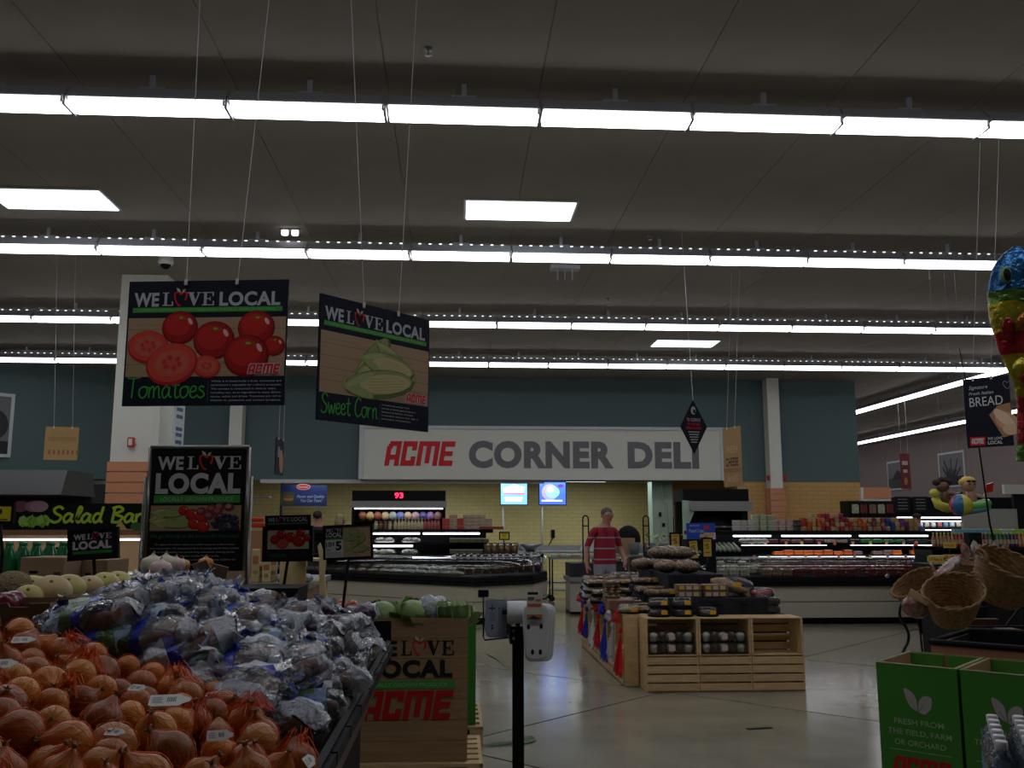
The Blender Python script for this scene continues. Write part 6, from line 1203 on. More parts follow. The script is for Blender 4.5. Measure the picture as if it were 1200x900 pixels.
# ---------------- far right grocery background ----------------
m_shelf = mat('shelf_black', (.008, .008, .009), .6, spec=.2)
X9 = 9.4
t = thing('wall_sign_panel', 'orange-brown panel above white strip on the far tiled wall end', 'sign', onY(1013, 585, 20.9)); MB().box(0, .64, 0, .1, .02, .27, m_slat).obj('panel', t); MB().box(-.06, .64, .02, .12, -.07, .02, m_white).box(-.06, 0, .02, .12, .02, .27, m_white).obj('strip', t); MB().box(-.06, .64, .1, .14, -2.0, -.07, m_brownw).obj('support', t)
p = onY(994, 606, 19.5); q = onY(1049, 587, 19.5); t = thing('wall_display_rack', 'black rack of hanging snack packs right of the yellow tiled wall', 'rack', (p.x, 19.5, 0)); w = q.x-p.x; MB().box(0, w, 0, .4, p.z, q.z, m_shelf).box(0, w, .1, .4, 0, p.z, m_shelf).obj('body', t)
for i in range(5): tag(MB().cbox((0, 0, 0), (.15, .03, .2), [m_wht, m_meat, m_smk][i % 3], bev=.02).obj('snack_pack', loc=(p.x+.15+.19*i, 19.46, (p.z+q.z)/2)), f'{nth(i)} hanging snack pack from the left on the black rack', 'snack pack', 'packs on the black rack')
# long dark header wall + lit dairy cooler far behind
p = onY(1050, 606, 26); q = onY(1170, 583, 26); t = thing('far_cooler', 'long far cooler with black header and brightly lit shelves', 'cooler', (p.x, 26, 0)); w = q.x-p.x; zt_ = p.z+.03
MB().box(0, w+1, 0, 1, zt_, q.z, m_shelf).obj('header', t); MB().box(0, w, .9, 1, 0, zt_, m_lcd).box(0, w, -.2, .9, 0, .5, m_shelf).obj('cabinet', t); MB().box(.05, w-.05, .02, .06, zt_-.06, zt_-.03, m_case).obj('tube_light', t)
for k in range(4):
    z = .65+.25*k; MB().box(0, w, -.1+.1*k, .9, z, z+.02, m_shelf).obj('shelf', t); MB().tube([(.05, -.08+.1*k, z+.2), (w-.05, -.08+.1*k, z+.2)], .012, m_case, 5).obj('tube_light', t)
    for i in range(16): tag(MB().cbox((0, 0, .09), (.13, .1, .16), mat(f'dairy_{(i*7+k)%5}', [(.6, .6, .62), (.5, .55, .6), (.45, .12, .12), (.55, .5, .4), (.15, .3, .45)][(i*7+k) % 5], .4), bev=.02).obj('dairy_pack', loc=(p.x+.12+i*(w-.25)/15, 26.03+.1*k, z+.02)), f'{nth(i)} carton from the left on the {LAYER[k]} shelf of the far cooler', 'carton', 'cartons in the far cooler')
for i, px in enumerate((1058, 1079)): 
    q = onY(px, 592, 25.9); t = thing('chalk_sign', ['left', 'right'][i]+' small chalkboard sign on the far black header', 'sign', q); MB().box(-.22, .22, 0, .04, -.2, .24, m_dark).obj('board', t); A = Art((-.22, 0, -.2), (1, 0, 0), (0, 0, 1), .003); [A.rect(.08, .08+.09*k, .36, .11+.09*k, (.2, .2, .2)) for k in range(4)]; A.obj('print', t)
tag(MB().cbox((0, 0, 0), (.5, .05, .35), mat('tan_sign', (.4, .26, .15), .6)).obj('hanging_board', loc=onY(1139, 599, 25.8)), 'small tan board above the far lit cooler', 'sign')
# juice shelf
Yj = 12.4; p = onY(1092, 640, Yj); q = onY(1200, 617, Yj); t = thing('juice_shelf', 'black shelf unit with rows of juice bottles at the right', 'shelf', (p.x, Yj, 0)); w = q.x-p.x+.6
zj = onY(1092, 641, Yj).z; MB().box(0, w, 0, .5, zj-.04, zj, m_shelf).obj('shelf', t); MB().box(0, w, .45, .5, 0, zj, m_shelf).box(0, .03, 0, .45, 0, zj, m_shelf).box(0, w, -.05, .5, 0, .3, m_shelf).obj('body', t); MB().box(0, w, -.01, .4, .85, .88, m_shelf).obj('shelf', t)
jc = [('amber', (.35, .15, .05)), ('red', (.4, .04, .04)), ('dark red', (.2, .02, .03)), ('deep green', (.03, .15, .05)), ('purple', (.06, .03, .08)), ('orange', (.5, .2, .05))]
jm = {}
for i in range(34):
    nm, c = jc[[0, 0, 1, 2, 2, 3, 3, 4, 5, 5, 1, 1][i*12//34]]
    if nm not in jm: jm[nm] = MB().lathe([(.024, 0), (.026, .01), (.026, .12), (.012, .16), (.012, .18)], mat('juice_'+nm.replace(' ', '_'), c, .2, coat=.5), 9).lathe([(.026, .04), (.0265, .1)], mat('juice_label', (.4, .3, .2), .5), 9, caps=False).lathe([(.015, .175), (.015, .195), (0, .196)], mat('cap_lime', (.4, .5, .08), .4), 8).mesh('juice_bottle')
    tag(inst('juice_bottle', jm[nm], None, (p.x+.05+i*.053, Yj+.04, zj)), f'{nm} juice bottle, {nth(i)} from the left on the black juice shelf', 'bottle', 'juice bottles on the black shelf')
for i in range(9):
    c = [(.15, .35, .45), (.15, .35, .45), (.15, .35, .45), (.3, .5, .1), (.4, .5, .4), (.3, .5, .08), (.1, .2, .35), (.3, .5, .08), (.3, .5, .08)][i]; tag(MB().cbox((0, 0, .04), (.16, .1, .08), mat(f'carton_{i}', c, .5), bev=.01).obj('juice_carton', loc=(p.x+.55+i*.17, Yj+.3, zj+.16)), f'{nth(i)} pale box from the left lying behind the juice bottles', 'box', 'boxes behind the juices')
t = thing('shelf_riser', 'narrow black ledge behind the juice bottles', 'shelf', (p.x+.4, Yj+.2, zj)); MB().box(0, w-.4, 0, .25, 0, .16, m_shelf).obj('ledge', t)
# tiered tan goods behind baskets
t = thing('snack_table', 'dark table with snack boxes and yellow tags beyond the baskets', 'table', (onY(1150, 660, 10.2).x, 10.2, 0)); MB().box(-.4, 1.3, 0, .8, .9, .95, m_shelf).box(-.4, 1.3, .22, .8, .95, 1.05, m_shelf).box(-.35, 1.25, .05, .75, 0, .9, m_dark).obj('body', t)
for i, (px, py, tx) in enumerate(((1113, 639, 'FREE'), (1101, 656, '2 FOR 5'), (1113, 653, '2/5'), (1094, 655, 'DEAL'))):
    q = onY(px, py, 10.1); t = thing('shelf_tag', f'{nth(i)} yellow sale tag among the snack boxes beyond the baskets', 'sign', q, group='yellow sale tags'); MB().box(-.07, .07, 0, .005, -.03, .03, mtagy).obj('tag', t); MB().tube([(0, .01, -.02), (0, .01, .96-q.z), (.35, .2, .955-q.z)], .004, m_blkm, 5).obj('stem', t); A = Art((-.07, 0, -.03), (1, 0, 0), (0, 0, 1), .001); A.text(tx, .07, .015, .03, REDP, 1, .02, w=.11, al='c'); A.obj('lettering', t)
rr = random.Random(21)
for i in range(14): tag(MB().cbox((0, 0, .05), (.16, .1, rr.uniform(.06, .12)), mat(f'snackbox_{i%4}', [(.4, .28, .18), (.35, .06, .05), (.3, .24, .18), (.45, .38, .28)][i % 4], .5), bev=.008).obj('snack_box', loc=(onY(1106+(i % 7)*13, 650, 10.35).x, 10.30+.2*(i//7), .95+.1*(i//7)), rot=(0, 0, rr.uniform(-.3, .3))), f'{nth(i%7)} snack box from the left in the {["front","back"][i//7]} row beyond the baskets', 'box', 'snack boxes beyond the baskets')
for i in range(5): snack(f'{nth(i)} upright foil bag from the left standing above the far basket', atp(1133+i*11, 652-2*(i % 2), 9.2), (.05, .035, .14), (0, .1*(i-2), 0), MATS['snack_clear'] if i % 2 else m_foil)
t = thing('bag_rack', 'black rack behind the upright foil bags', 'rack', (onY(1150, 650, 9.4).x, 9.4, 0)); MB().box(-.12, .02, 0, .1, 0, 1.42, m_shelf).obj('post', t); MB().box(-.4, .7, -.35, .1, .95, .98, m_shelf).box(-.38, -.34, -.3, .05, 0, .95, m_shelf).box(.64, .68, -.3, .05, 0, .95, m_shelf).obj('ledge', t)
t = thing('red_hook_sign', 'bright red curved plastic piece on the deli case end', 'sign', onY(1078, 650, 13.2)); MB().tube(smooth_path([(-.04, 0, .16), (-.07, 0, .08), (.0, 0, -.02), (.08, 0, -.1)], 4), [.03]*13, bc('vinyl_red', 0), 8).obj('curve', t); MB().tube([(0, .02, 0), (0, .02, -1.1)], .01, m_blkm).obj('stem', t)
t = thing('far_doorway', 'pale frame of a far doorway at the right edge', 'frame', onY(1180, 612, 24)); MB().box(0, 1.8, 0, .1, .75, 1.0, m_white).box(-1.2, .3, 0, .1, -1.6, .35, mat('grey_panel', (.42, .42, .37), .6)).box(.3, 1.8, .1, .2, -1.6, .75, m_dark).obj('frame', t)
# ---------------- produce table ----------------
TX1, TY0, TY1 = -.29, .6, 4.55
def ptable():
    t = thing('produce_table', 'long black-railed produce table carrying onions and bagged sweet potatoes', 'table', (0, 0, 0)); m_red = mat('red_brown_panel', (.13, .055, .035), .5, noise_=4, col2=(.08, .03, .02))
    b = MB(); b.prism([(-.40, .905), (-.305, .905), (-.30, .955), (-.315, .965), (-.33, .955), (-.34, .915), (-1.64, 1.085), (-1.64, .905)], TY0, TY1, m_blk, 'y').obj('tray', t)
    b = MB(); [b.box(TX1-.012, TX1+.004, TY0+.02+i*.30, TY0+.3+i*.30, .912, .945, mat('rail_strip', (.014, .014, .016), .6, spec=.13)) for i in range(13)]; b.obj('tag_rail', t)['kind'] = 'stuff'
    MB().prism([(-.31, .905), (-.47, .45), (-.50, .45), (-.37, .905)], TY0, TY1, m_red, 'y').obj('side_panel', t); MB().box(-1.6, -.42, TY0+.1, TY1-.15, .02, .90, m_blk).obj('base', t); MB().box(-1.64, -.3, TY1-.02, TY1, .86, 1.05, m_blk).obj('end_rail', t)
ptable()
def surf(x, y):
    d = max(0, -.33-x); z = .985+.28*min(d, .95)
    if y > 2.55: z += .035*min(1, (y-2.55)/1.0)*min(1, d/.4)
    if y > 4.1: z -= (y-4.1)*.35
    return z
# onions
m_on = None
def onionmat(name, c1, c2):
    m = bpy.data.materials.new(name); m.use_nodes = True; nt = m.node_tree; L = nt.links; p = nt.nodes['Principled BSDF']; tc = nt.nodes.new('ShaderNodeTexCoord'); mp = nt.nodes.new('ShaderNodeMapping')
    sx = nt.nodes.new('ShaderNodeSeparateXYZ'); L.new(tc.outputs['Object'], sx.inputs[0]); at = nt.nodes.new('ShaderNodeMath'); at.operation = 'ARCTAN2'; L.new(sx.outputs[1], at.inputs[0]); L.new(sx.outputs[0], at.inputs[1])
    cx = nt.nodes.new('ShaderNodeCombineXYZ'); L.new(at.outputs[0], cx.inputs[0]); L.new(sx.outputs[2], cx.inputs[1]); L.new(cx.outputs[0], mp.inputs[0]); mp.inputs['Scale'].default_value = (5, 9, 1)
    n = nt.nodes.new('ShaderNodeTexNoise'); n.inputs['Scale'].default_value = 1.6; n.inputs['Detail'].default_value = 4; L.new(mp.outputs[0], n.inputs[0])
    r = nt.nodes.new('ShaderNodeValToRGB'); r.color_ramp.elements[0].position = .3; r.color_ramp.elements[1].position = .66; r.color_ramp.elements[0].color = (*c1, 1); r.color_ramp.elements[1].color = (*c2, 1); L.new(n.outputs[0], r.inputs[0])
    oi = nt.nodes.new('ShaderNodeObjectInfo'); hs = nt.nodes.new('ShaderNodeHueSaturation'); mr = nt.nodes.new('ShaderNodeMapRange'); mr.inputs[3].default_value = .72; mr.inputs[4].default_value = 1.25; L.new(oi.outputs['Random'], mr.inputs[0]); L.new(mr.outputs[0], hs.inputs['Value']); L.new(r.outputs[0], hs.inputs['Color']); L.new(hs.outputs[0], p.inputs['Base Color'])
    p.inputs['Roughness'].default_value = .36; p.inputs['Specular IOR Level'].default_value = .35; p.inputs['Coat Weight'].default_value = .12; p.inputs['Coat Roughness'].default_value = .3
    b = nt.nodes.new('ShaderNodeBump'); b.inputs['Strength'].default_value = .25; b.inputs['Distance'].default_value = .004; L.new(n.outputs[0], b.inputs['Height']); L.new(b.outputs[0], p.inputs['Normal']); return m
om = [onionmat('onion_skin_gold', (.36, .10, .015), (.68, .27, .045)), onionmat('onion_skin_rust', (.24, .065, .015), (.46, .16, .035)), onionmat('onion_skin_pale', (.46, .17, .025), (.74, .37, .08))]
m_root = mat('onion_root', (.30, .21, .12), .9); m_neck = mat('onion_neck', (.35, .2, .09), .7, noise_=40); m_net = mat('orange_netting', (.80, .13, .025), .5)
def onion(seed, m):
    def mk():
        t = thing('onion', 'x', 'onion'); rr = random.Random(seed); r = .040; sq = rr.uniform(.86, .98); tip = rr.uniform(.008, .02)
        prof = []; N = 14
        for i in range(N+1):
            th = PI*i/N; q = math.sin(th)**.92*r; z = -math.cos(th)*r*sq
            if i > N*.75: z += tip*((i/N-.75)/.25)**2; q *= 1-.12*math.sin((i/N-.75)*4*PI)
            prof.append((max(q, .0015), z))
        def wob(v, a): k = 1+.035*noise.noise(Vector((math.cos(a), math.sin(a), v.z*20+seed)))+.008*math.sin(a*9+seed); return Vector((v.x*k, v.y*k, v.z))
        MB().lathe(prof, m, 22, f=wob).obj('bulb', t)
        b = MB(); zt = prof[-1][1]
        for k in range(5): b.tube([(0, 0, zt-.006), (.004*math.cos(k*1.3), .004*math.sin(k*1.3), zt+.004), (.009*math.cos(k*1.3+.4), .009*math.sin(k*1.3+.4), zt+rr.uniform(.003, .008))], [.0038, .0025, .0008], m_neck, 5)
        b.obj('neck', t); b = MB()
        for k in range(8): b.tube([(0, 0, prof[0][1]+.003), (.006*math.cos(k*.8), .006*math.sin(k*.8), prof[0][1]-.003-.002*(k % 2))], [.003, .0006], m_root, 4)
        b.obj('root', t); b = MB(); NA = 11; K_ = 12; ri = .00048
        for d in (-1, 1):
            for a in range(NA):
                pts = []
                for j in range(K_+1):
                    u = j/K_; i = 1.2+u*(N-2.2); i0 = int(i); f = i-i0; q, z = [prof[i0][w]*(1-f)+prof[min(i0+1, N)][w]*f for w in (0, 1)]
                    an = 2*PI*a/NA+d*u*1.9+seed; q = q*1.05+.0012; pts.append((q*math.cos(an), q*math.sin(an), z*1.04))
                b.tube(pts, ri, m_net, 3, caps=False)
        b.obj('netting', t); return t
    return mk
OK_ = [Kind(onion(i+1, om[(0, 1, 2, 0, 1, 0)[i]])) for i in range(6)]
rr = random.Random(42); PL_ = []
def onion_edge(x):      # y of the border between onions and bags
    return 2.12+.0*x+ (.34 if x < -.6 else .34*max(0, (-.33-x)/.27)) + (.06 if x < -1.2 else 0)
def try_place(x, y, z, r):
    for (a, b_, c, q) in PL_:
        if (x-a)**2+(y-b_)**2+(z-c)**2 < (.92*(r+q))**2: return False
    PL_.append((x, y, z, r)); return True
for layer in range(2):
    for _ in range(5200):
        x = rr.uniform(-1.55, -.33); y = rr.uniform(1.42, 2.52)
        if y > onion_edge(x)+rr.uniform(-.03, .05) or x < -.62*y-.28: continue
        r = rr.choice((.033, .037, .041, .044)); s = surf(x, y); z = s+(-.045 if layer == 0 else .018+rr.uniform(-.008, .012))
        if layer == 0 and len(PL_) > 150: break
        if len(PL_) >= 298: break
        try_place(x, y, z, r)
PL_.sort(key=lambda p: (round(p[1]/.11), p[0]))
cnt = {}
for (x, y, z, r) in PL_:
    rw = int(round(y/.11)); i = cnt.get(rw, 0); cnt[rw] = i+1; k = rr.randrange(6)
    OK_[k].put((x, y, z), (rr.uniform(0, 2.2), rr.uniform(-.6, .6), rr.uniform(0, 6.3)), f'{["golden", "rusty brown", "pale gold", "golden", "rusty brown", "golden"][k]} netted onion, {nth(i)} from the left in the {nth(rw-13) if rw >= 13 else "first"} row', 'netted yellow onions in the pile', r/.040)
# loose bunched netting between the onions
def bunch(seed):
    def mk():
        t = thing('net_bag_end', 'x', 'netting'); r2 = random.Random(seed); b = MB()
        for k in range(30):
            a = r2.uniform(0, 6.3); l_ = r2.uniform(.02, .055); h_ = r2.uniform(-.01, .03); b.tube([(0, 0, .012), (l_*.35*math.cos(a), l_*.35*math.sin(a), .014+h_), (l_*math.cos(a+.3), l_*math.sin(a+.3), -.012)], [.0016, .0012, .0008], m_net, 3, caps=False)
        o = b.obj('strands', t); o['kind'] = 'stuff'; MB().ball((0, 0, .014), (.008, .007, .012), m_net, 8, 5).obj('knot', t); return t
    return mk
NB = [Kind(bunch(i)) for i in range(3)]
m_netsheet = clearmat('net_sheet', (.95, .5, .3), .35, (.85, .10, .02), gloss=.02, bump=(60, .6), rough=.5)
tops = [p for p in PL_ if p[2] > surf(p[0], p[1])]
for i in range(30):
    x, y, z, r = rr.choice(tops); dx, dy = rr.uniform(-.035, .035), rr.uniform(-.045, .02)
    NB[i % 3].put((x+dx, y+dy, z+r*.72), (rr.uniform(-.4, .4), rr.uniform(-.4, .4), rr.random()*6), f'{nth(i)} bunched tuft of orange netting among the onions', 'bunched netting', rr.uniform(.7, 1.1))
# paper tags
m_tag = mat('paper_tag', (.72, .72, .70), .6); m_code = mat('tag_print', (.05, .05, .06), .6)
def tagmk():
    t = thing('paper_tag', 'x', 'tag'); b = MB(); poly = [(-.034, -.013), (-.028, -.018), (.024, -.018), (.03, -.012), (.044, -.005), (.044, .005), (.03, .012), (.024, .018), (-.034, .018)]; b.prism(poly, 0, .0012, m_tag).obj('tag', t); A = Art((-.034, -.018, .0012), (1, 0, 0), (0, 1, 0), .0003)
    for i in range(6): A.rect(.034+i*.003, .012, .0355+i*.003, .027, (.05, .05, .05))
    for i in range(4): A.rect(.006, .010+i*.005, .026-.003*(i % 2), .012+i*.005, (.2, .2, .22))
    A.obj('barcode', t); return t
TG = Kind(tagmk)
for px, py, rz, tilt, s, lab in ((26, 750, .1, .5, .9, 'white tag on the onions at the upper left'), (196, 821, .15, .45, 1.5, 'large white barcode tag lying across the middle onions'), (258, 773, 1.57, 1.0, 1.0, 'upright white tag at the border of onions and sweet potatoes'), (160, 806, -.5, .5, .8, 'small crumpled white tag left of the large one'), (256, 862, .2, .8, .9, 'white and pink tag low in the middle of the onions'), (134, 858, -.3, .5, .7, 'white tag half under the onions, bottom left'), (362, 892, 1.4, .9, .9, 'white tag at the very bottom by the table rail'), (1, 778, .3, .6, 1.0, 'white tag at the left edge of the onions')):
    r = ray(px, py); tt = 1.2
    while tt < 3.2:
        P_ = Vector((0, 0, CAMZ))+r*tt
        if P_.z < surf(P_.x, P_.y)+.068: break
        tt += .01
    TG.put(P_, (tilt, 0, rz), lab, 'paper tags on the onion bags', s*.72)
# ---------------- sweet potato bags ----------------
def stretch(name, c, c2): return mat(name, c, .3, noise_=12, col2=c2, coat=.3, bump=(20, .7))
m_sp = mat('sweet_potato_skin', (.25, .105, .07), .6, noise_=25, col2=(.13, .05, .035)); m_pb = mat('bag_print_pale_blue', (.32, .45, .62), .25, bump=(28, .9)); m_pg = mat('bag_print_leaf_green', (.10, .20, .05), .3, noise_=18, col2=(.04, .10, .03), bump=(28, .8)); m_pblue = mat('bag_print_blue', (.015, .04, .42), .25, bump=(28, .8)); m_pw = mat('bag_print_white', (.62, .64, .72), .25, bump=(28, 1)); m_purp = mat('bag_print_purple', (.06, .02, .07), .3, noise_=20, col2=(.02, .01, .03), coat=.3, bump=(24, 1)); m_maroon = mat('beet_skin', (.14, .03, .04), .5, noise_=20, col2=(.06, .015, .02))
m_clear = clearmat('crinkled_film', (.93, .95, 1), .10, (.62, .68, .82), gloss=.10, bump=(60, .75), rough=.10)
def pbag(seed, style):
    def mk():
        t = thing('sweet_potato_bag', 'x', 'bag'); r2 = random.Random(seed); L_, Wd, Ht = .15, .082, .046; NU, NV = 28, 22; off = Vector((seed*7.3, 0, 0)); crum = {'print': .10, 'clear': .30, 'purple': .22, 'white': .34}[style]
        def shape(u, v, k=1.0):
            x = -L_+2*L_*v; e = abs(2*v-1); body = max(0, 1-e**3.2)**.5; fl = max(0, (e-.78)/.22)
            w = Wd*(.25+.75*body)+.03*fl; h = Ht*body+.004
            a = 2*PI*u; c, s = math.cos(a), math.sin(a); n = 1+crum*noise.noise(Vector((c*2.2, s*2.2, x*22))+off)+crum*.5*noise.noise(Vector((c*5, s*5, x*60))+off)
            return Vector((x*(1+.05*math.sin(a*3+seed)*fl), w*math.copysign(abs(c)**.8, c)*n*k, h*math.copysign(abs(s)**.8, s)*n*k+.02*fl*math.sin(v*40+c*3+seed)))
        zones = {'print': [(0, .17, m_clear), (.17, .36, m_pb), (.36, .50, m_pg), (.50, .60, m_pblue), (.60, .9, m_clear), (.9, 1, m_milk)], 'clear': [(0, .2, m_milk), (.2, .38, m_pw), (.38, .48, m_pblue), (.48, .8, m_clear), (.8, 1, m_milk)],
                 'purple': [(0, .1, m_clear), (.1, .45, m_purp), (.45, .6, m_clear), (.6, .88, m_purp), (.88, 1, m_milk)], 'white': [(0, .2, m_milk), (.2, .45, m_milk), (.45, .56, m_pblue), (.56, .75, m_pw), (.75, 1, m_clear)]}[style]
        for v0, v1, m in zones:
            nv = max(2, int(NV*(v1-v0))); nm = {'bag_print_pale_blue': 'pale_print', 'bag_print_leaf_green': 'leaf_print', 'bag_print_blue': 'blue_band', 'bag_print_white': 'white_print', 'bag_print_purple': 'purple_print'}.get(m.name, 'film')
            MB().grid(NU, nv, lambda u, v: shape(u, v0+(v1-v0)*v), m).obj(nm, t)
        if style == 'print':
            A = MB(); pts = [shape(.25-.10+.2*q, .36, 1.012) for q in (0, .5, 1)]
            MB().grid(8, 5, lambda u, v: shape(.12+.26*u, .26+.10*v+.03*math.sin(u*5), 1.014), m_pg).obj('leaf_print', t)
            MB().grid(10, 2, lambda u, v: shape(.14+.22*u, .205+.03*v+.008*math.sin(u*24), 1.016), m_pw).obj('lettering', t)
        if style != 'white' or seed % 2:
            pm = m_maroon if style == 'purple' else m_sp
            for k in range(4): MB().ball((-.015+.045*(k-1)*1.1, (-.032, .03, -.008, .034)[k]*.9, -.004+.012*(k % 2)), (.062, .026, .026), pm, 11, 8, lambda v: 1+.12*noise.noise(v*2+Vector((k, seed, 0))), rot=Matrix.Rotation(r2.uniform(-.35, .35), 3, 'Z')).obj('sweet_potato', t)
        return t
    return mk
BG = {'print': [Kind(pbag(i, 'print')) for i in (1, 2, 3)], 'clear': [Kind(pbag(i, 'clear')) for i in (4, 5, 6)], 'purple': [Kind(pbag(i, 'purple')) for i in (7, 8)], 'white': [Kind(pbag(i, 'white')) for i in (9, 10, 12)]}
DESC = {'print': 'sweet potato bag with leaf print and blue band', 'clear': 'crinkled clear sweet potato bag with white print', 'purple': 'purple-printed bag of beets', 'white': 'crumpled milky-white plastic produce bag'}
bags = []
RIDGE = [(40, 760), (90, 735), (150, 705), (190, 688), (230, 690), (270, 712), (330, 716), (400, 728), (440, 742), (480, 765)]
def heap_top(x, y):
    # height of the heap's crest line as it runs from the far left corner down to the rail
    fx = x*math.cos(YAW)-y*math.sin(YAW); fw = x*math.sin(YAW)+y*math.cos(YAW); a = 600+F*fx/fw
    for (a0, b0), (a1, b1) in zip(RIDGE, RIDGE[1:]):
        if a <= a1 or a1 == 480: b_ = b0+(b1-b0)*max(0, min(1, (a-a0)/(a1-a0))); break
    return onY(a, b_, y).z
for layer in range(2):
    y = 2.22
    while y < 4.42:
        x = -.44-(layer*.05)
        while x > -1.60:
            xx = x+rr.uniform(-.03, .03); yy = y+rr.uniform(-.035, .035); x -= .135
            if yy < onion_edge(xx)+.10 or (xx > -.4 and layer and rr.random() < .5): continue
            if xx < -1.2 and yy < 2.75: continue
            if xx < -.34*yy-.12: continue
            zz = surf(xx, yy)+(-.015 if layer == 0 else .048)+rr.uniform(-.008, .012)
            if heap_top(xx, yy) < zz-.03 and layer: continue
            bags.append((xx, yy, min(zz, heap_top(xx, yy)), layer))
        y += .16
cnt = {}
bags.sort(key=lambda b: (round(b[1]/.16), b[0]))
for (x, y, z, l_) in bags:
    fx = (x+.35)/1.1
    if y > 3.25 and x > -.62: st = 'purple' if rr.random() < .75 else 'clear'
    elif y > 3.9 and -1.2 < x < -.6: st = rr.choice(('purple', 'white', 'clear'))
    elif x < -.85 and y < 3.4: st = 'print' if rr.random() < .8 else 'clear'
    elif x > -.6: st = rr.choice(('clear', 'white', 'clear', 'print', 'clear', 'print'))
    else: st = rr.choice(('white', 'clear', 'print', 'print', 'clear'))
    K_ = rr.choice(BG[st]); rw = int(round(y/.16)); key = (rw, l_, st); i = cnt.get(key, 0); cnt[key] = i+1
    yaw = rr.uniform(-.5, .5)+(PI if rr.random() < .25 else 0) if st == 'print' else rr.uniform(0, 6.3)
    sl = -.22 if x < -.35 else 0
    K_.put((x, y, z), (rr.uniform(-.25, .35), -sl*math.cos(yaw)*-1+rr.uniform(-.2, .2), yaw), f'{DESC[st]}, {nth(i)} leftmost of {"top" if l_ else "bottom"} row {ORD[rw-13] if 0 <= rw-13 < 19 else "last"}', 'bagged sweet potatoes and roots in the heap', rr.uniform(.9, 1.08) if st != 'print' else 1.0)
# upstanding film ends
def tail(seed):
    def mk():
        t = thing('film_scrap', 'x', 'plastic film'); MB().grid(10, 9, lambda u, v: ((u-.5)*(.03+.11*v)+.01*math.sin(v*9+seed), .018*math.sin(u*13+seed)*v+.02*math.sin(v*7+u*5), .11*v+.012*math.sin(u*17+seed)*v), [m_clear, m_milk, m_pw][seed % 3]).obj('film', t)
        if seed % 2: MB().grid(8, 3, lambda u, v: ((u-.5)*(.03+.11*(.55+.25*v)), .018*math.sin(u*13+seed)*(.55+.25*v)-.002+.02*math.sin((.55+.25*v)*7+u*5), .11*(.55+.25*v)), m_pblue).obj('blue_band', t)
        return t
    return mk
TL_ = [Kind(tail(i)) for i in range(6)]
topb = [b_ for b_ in bags if b_[3]]
for i in range(60):
    x, y, z, l_ = rr.choice(topb); TL_[rr.randrange(6)].put((x+rr.uniform(-.08, .08), y+rr.uniform(-.07, .07), z+rr.uniform(.0, .03)), (rr.uniform(-1.1, .5), rr.uniform(-.7, .7), rr.uniform(0, 6.3)), f'{nth(i)} twisted plastic bag end sticking up from the produce heap', 'twisted plastic bag ends', rr.uniform(.45, .8))
# ---------------- melons, garlic and boxes behind ----------------
m_mel = mat('canary_melon', (.62, .52, .15), .4, noise_=6, col2=(.5, .44, .15)); m_mel2 = mat('peach_melon', (.66, .45, .22), .45, noise_=6, col2=(.5, .42, .18)); m_cant = mat('cantaloupe_rind', (.36, .26, .13), .8, noise_=90, col2=(.2, .17, .08), bump=(90, 1)); m_plum = mat('dark_red_plum', (.16, .015, .04), .3, coat=.4)
def melon(name, m, px, py, Y, r, lab, cat='melon', sq=.92):
    p = onY(px, py, Y); t = thing(name, lab, cat, p); MB().ball((0, 0, 0), (r*1.08, r, r*sq), m, 20, 13, lambda v: 1+.02*noise.noise(v*2)).obj('rind', t); MB().lathe([(.008, r*sq-.003), (.006, r*sq+.006), (0, r*sq+.007)], m_neck, 7).obj('stem_end', t, rot=(.8, .4, 0))
for a_ in [('cantaloupe', m_cant, 14, 690, 3.9, .078, 'brown netted cantaloupe at the left edge behind the box'), ('melon', m_mel, 38, 693, 3.95, .07, 'yellow-green melon beside the cantaloupe'), ('melon', m_mel2, 60, 694, 3.7, .07, 'peach-toned melon in the middle of the melon row'), ('melon', m_mel, 80, 690, 4.0, .065, 'pale yellow melon right of the peach-toned one'), ('melon', m_mel, 33, 700, 3.6, .05, 'small lemon-yellow melon in front of the others'), ('melon', m_mel2, 104, 689, 4.3, .06, 'flattish melon behind the cardboard corner'), ('melon', m_mel, 122, 686, 4.4, .065, 'pale melon next to the lettered card stem'), ('melon', m_mel, 137, 683, 4.5, .06, 'rightmost pale melon beside the sweet potato bags'), ('cantaloupe', m_cant, -12, 694, 4.0, .08, 'cantaloupe just beyond the left edge'),
    ('plum', m_plum, 6, 707, 3.3, .04, 'dark red plum at the left edge above the box', 'plum'), ('plum', m_plum, 16, 705, 3.35, .04, 'dark red plum right of another plum above the box', 'plum')]: melon(*a_)
def openbox(lab, px0, px1, ptop, Y, d, h, rz=0, m=None):
    p = onY(px0, ptop, Y); q = onY(px1, ptop, Y); w = q.x-p.x; t = thing('cardboard_box', lab, 'box', (p.x, Y, p.z-h), rz); m = m or m_card
    MB().prism([(0, 0), (w, 0), (w, h), (w*.8, h), (w*.78, h-.012), (w*.6, h-.012), (w*.58, h), (w*.3, h), (w*.28, h-.012), (w*.1, h-.012), (w*.08, h), (0, h)], 0, .006, m, 'y').obj('front_panel', t)
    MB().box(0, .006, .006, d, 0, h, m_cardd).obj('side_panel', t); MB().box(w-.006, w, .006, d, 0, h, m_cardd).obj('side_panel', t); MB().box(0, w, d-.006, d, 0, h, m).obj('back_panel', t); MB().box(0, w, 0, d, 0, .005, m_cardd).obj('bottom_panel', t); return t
openbox('open cardboard box in front of the melons at the left edge', -60, 62, 707, 3.1, .25, .14, R(-3)); openbox('open cardboard carton between melons and sweet potato bags', 66, 96, 699, 3.35, .3, .16, R(-12))
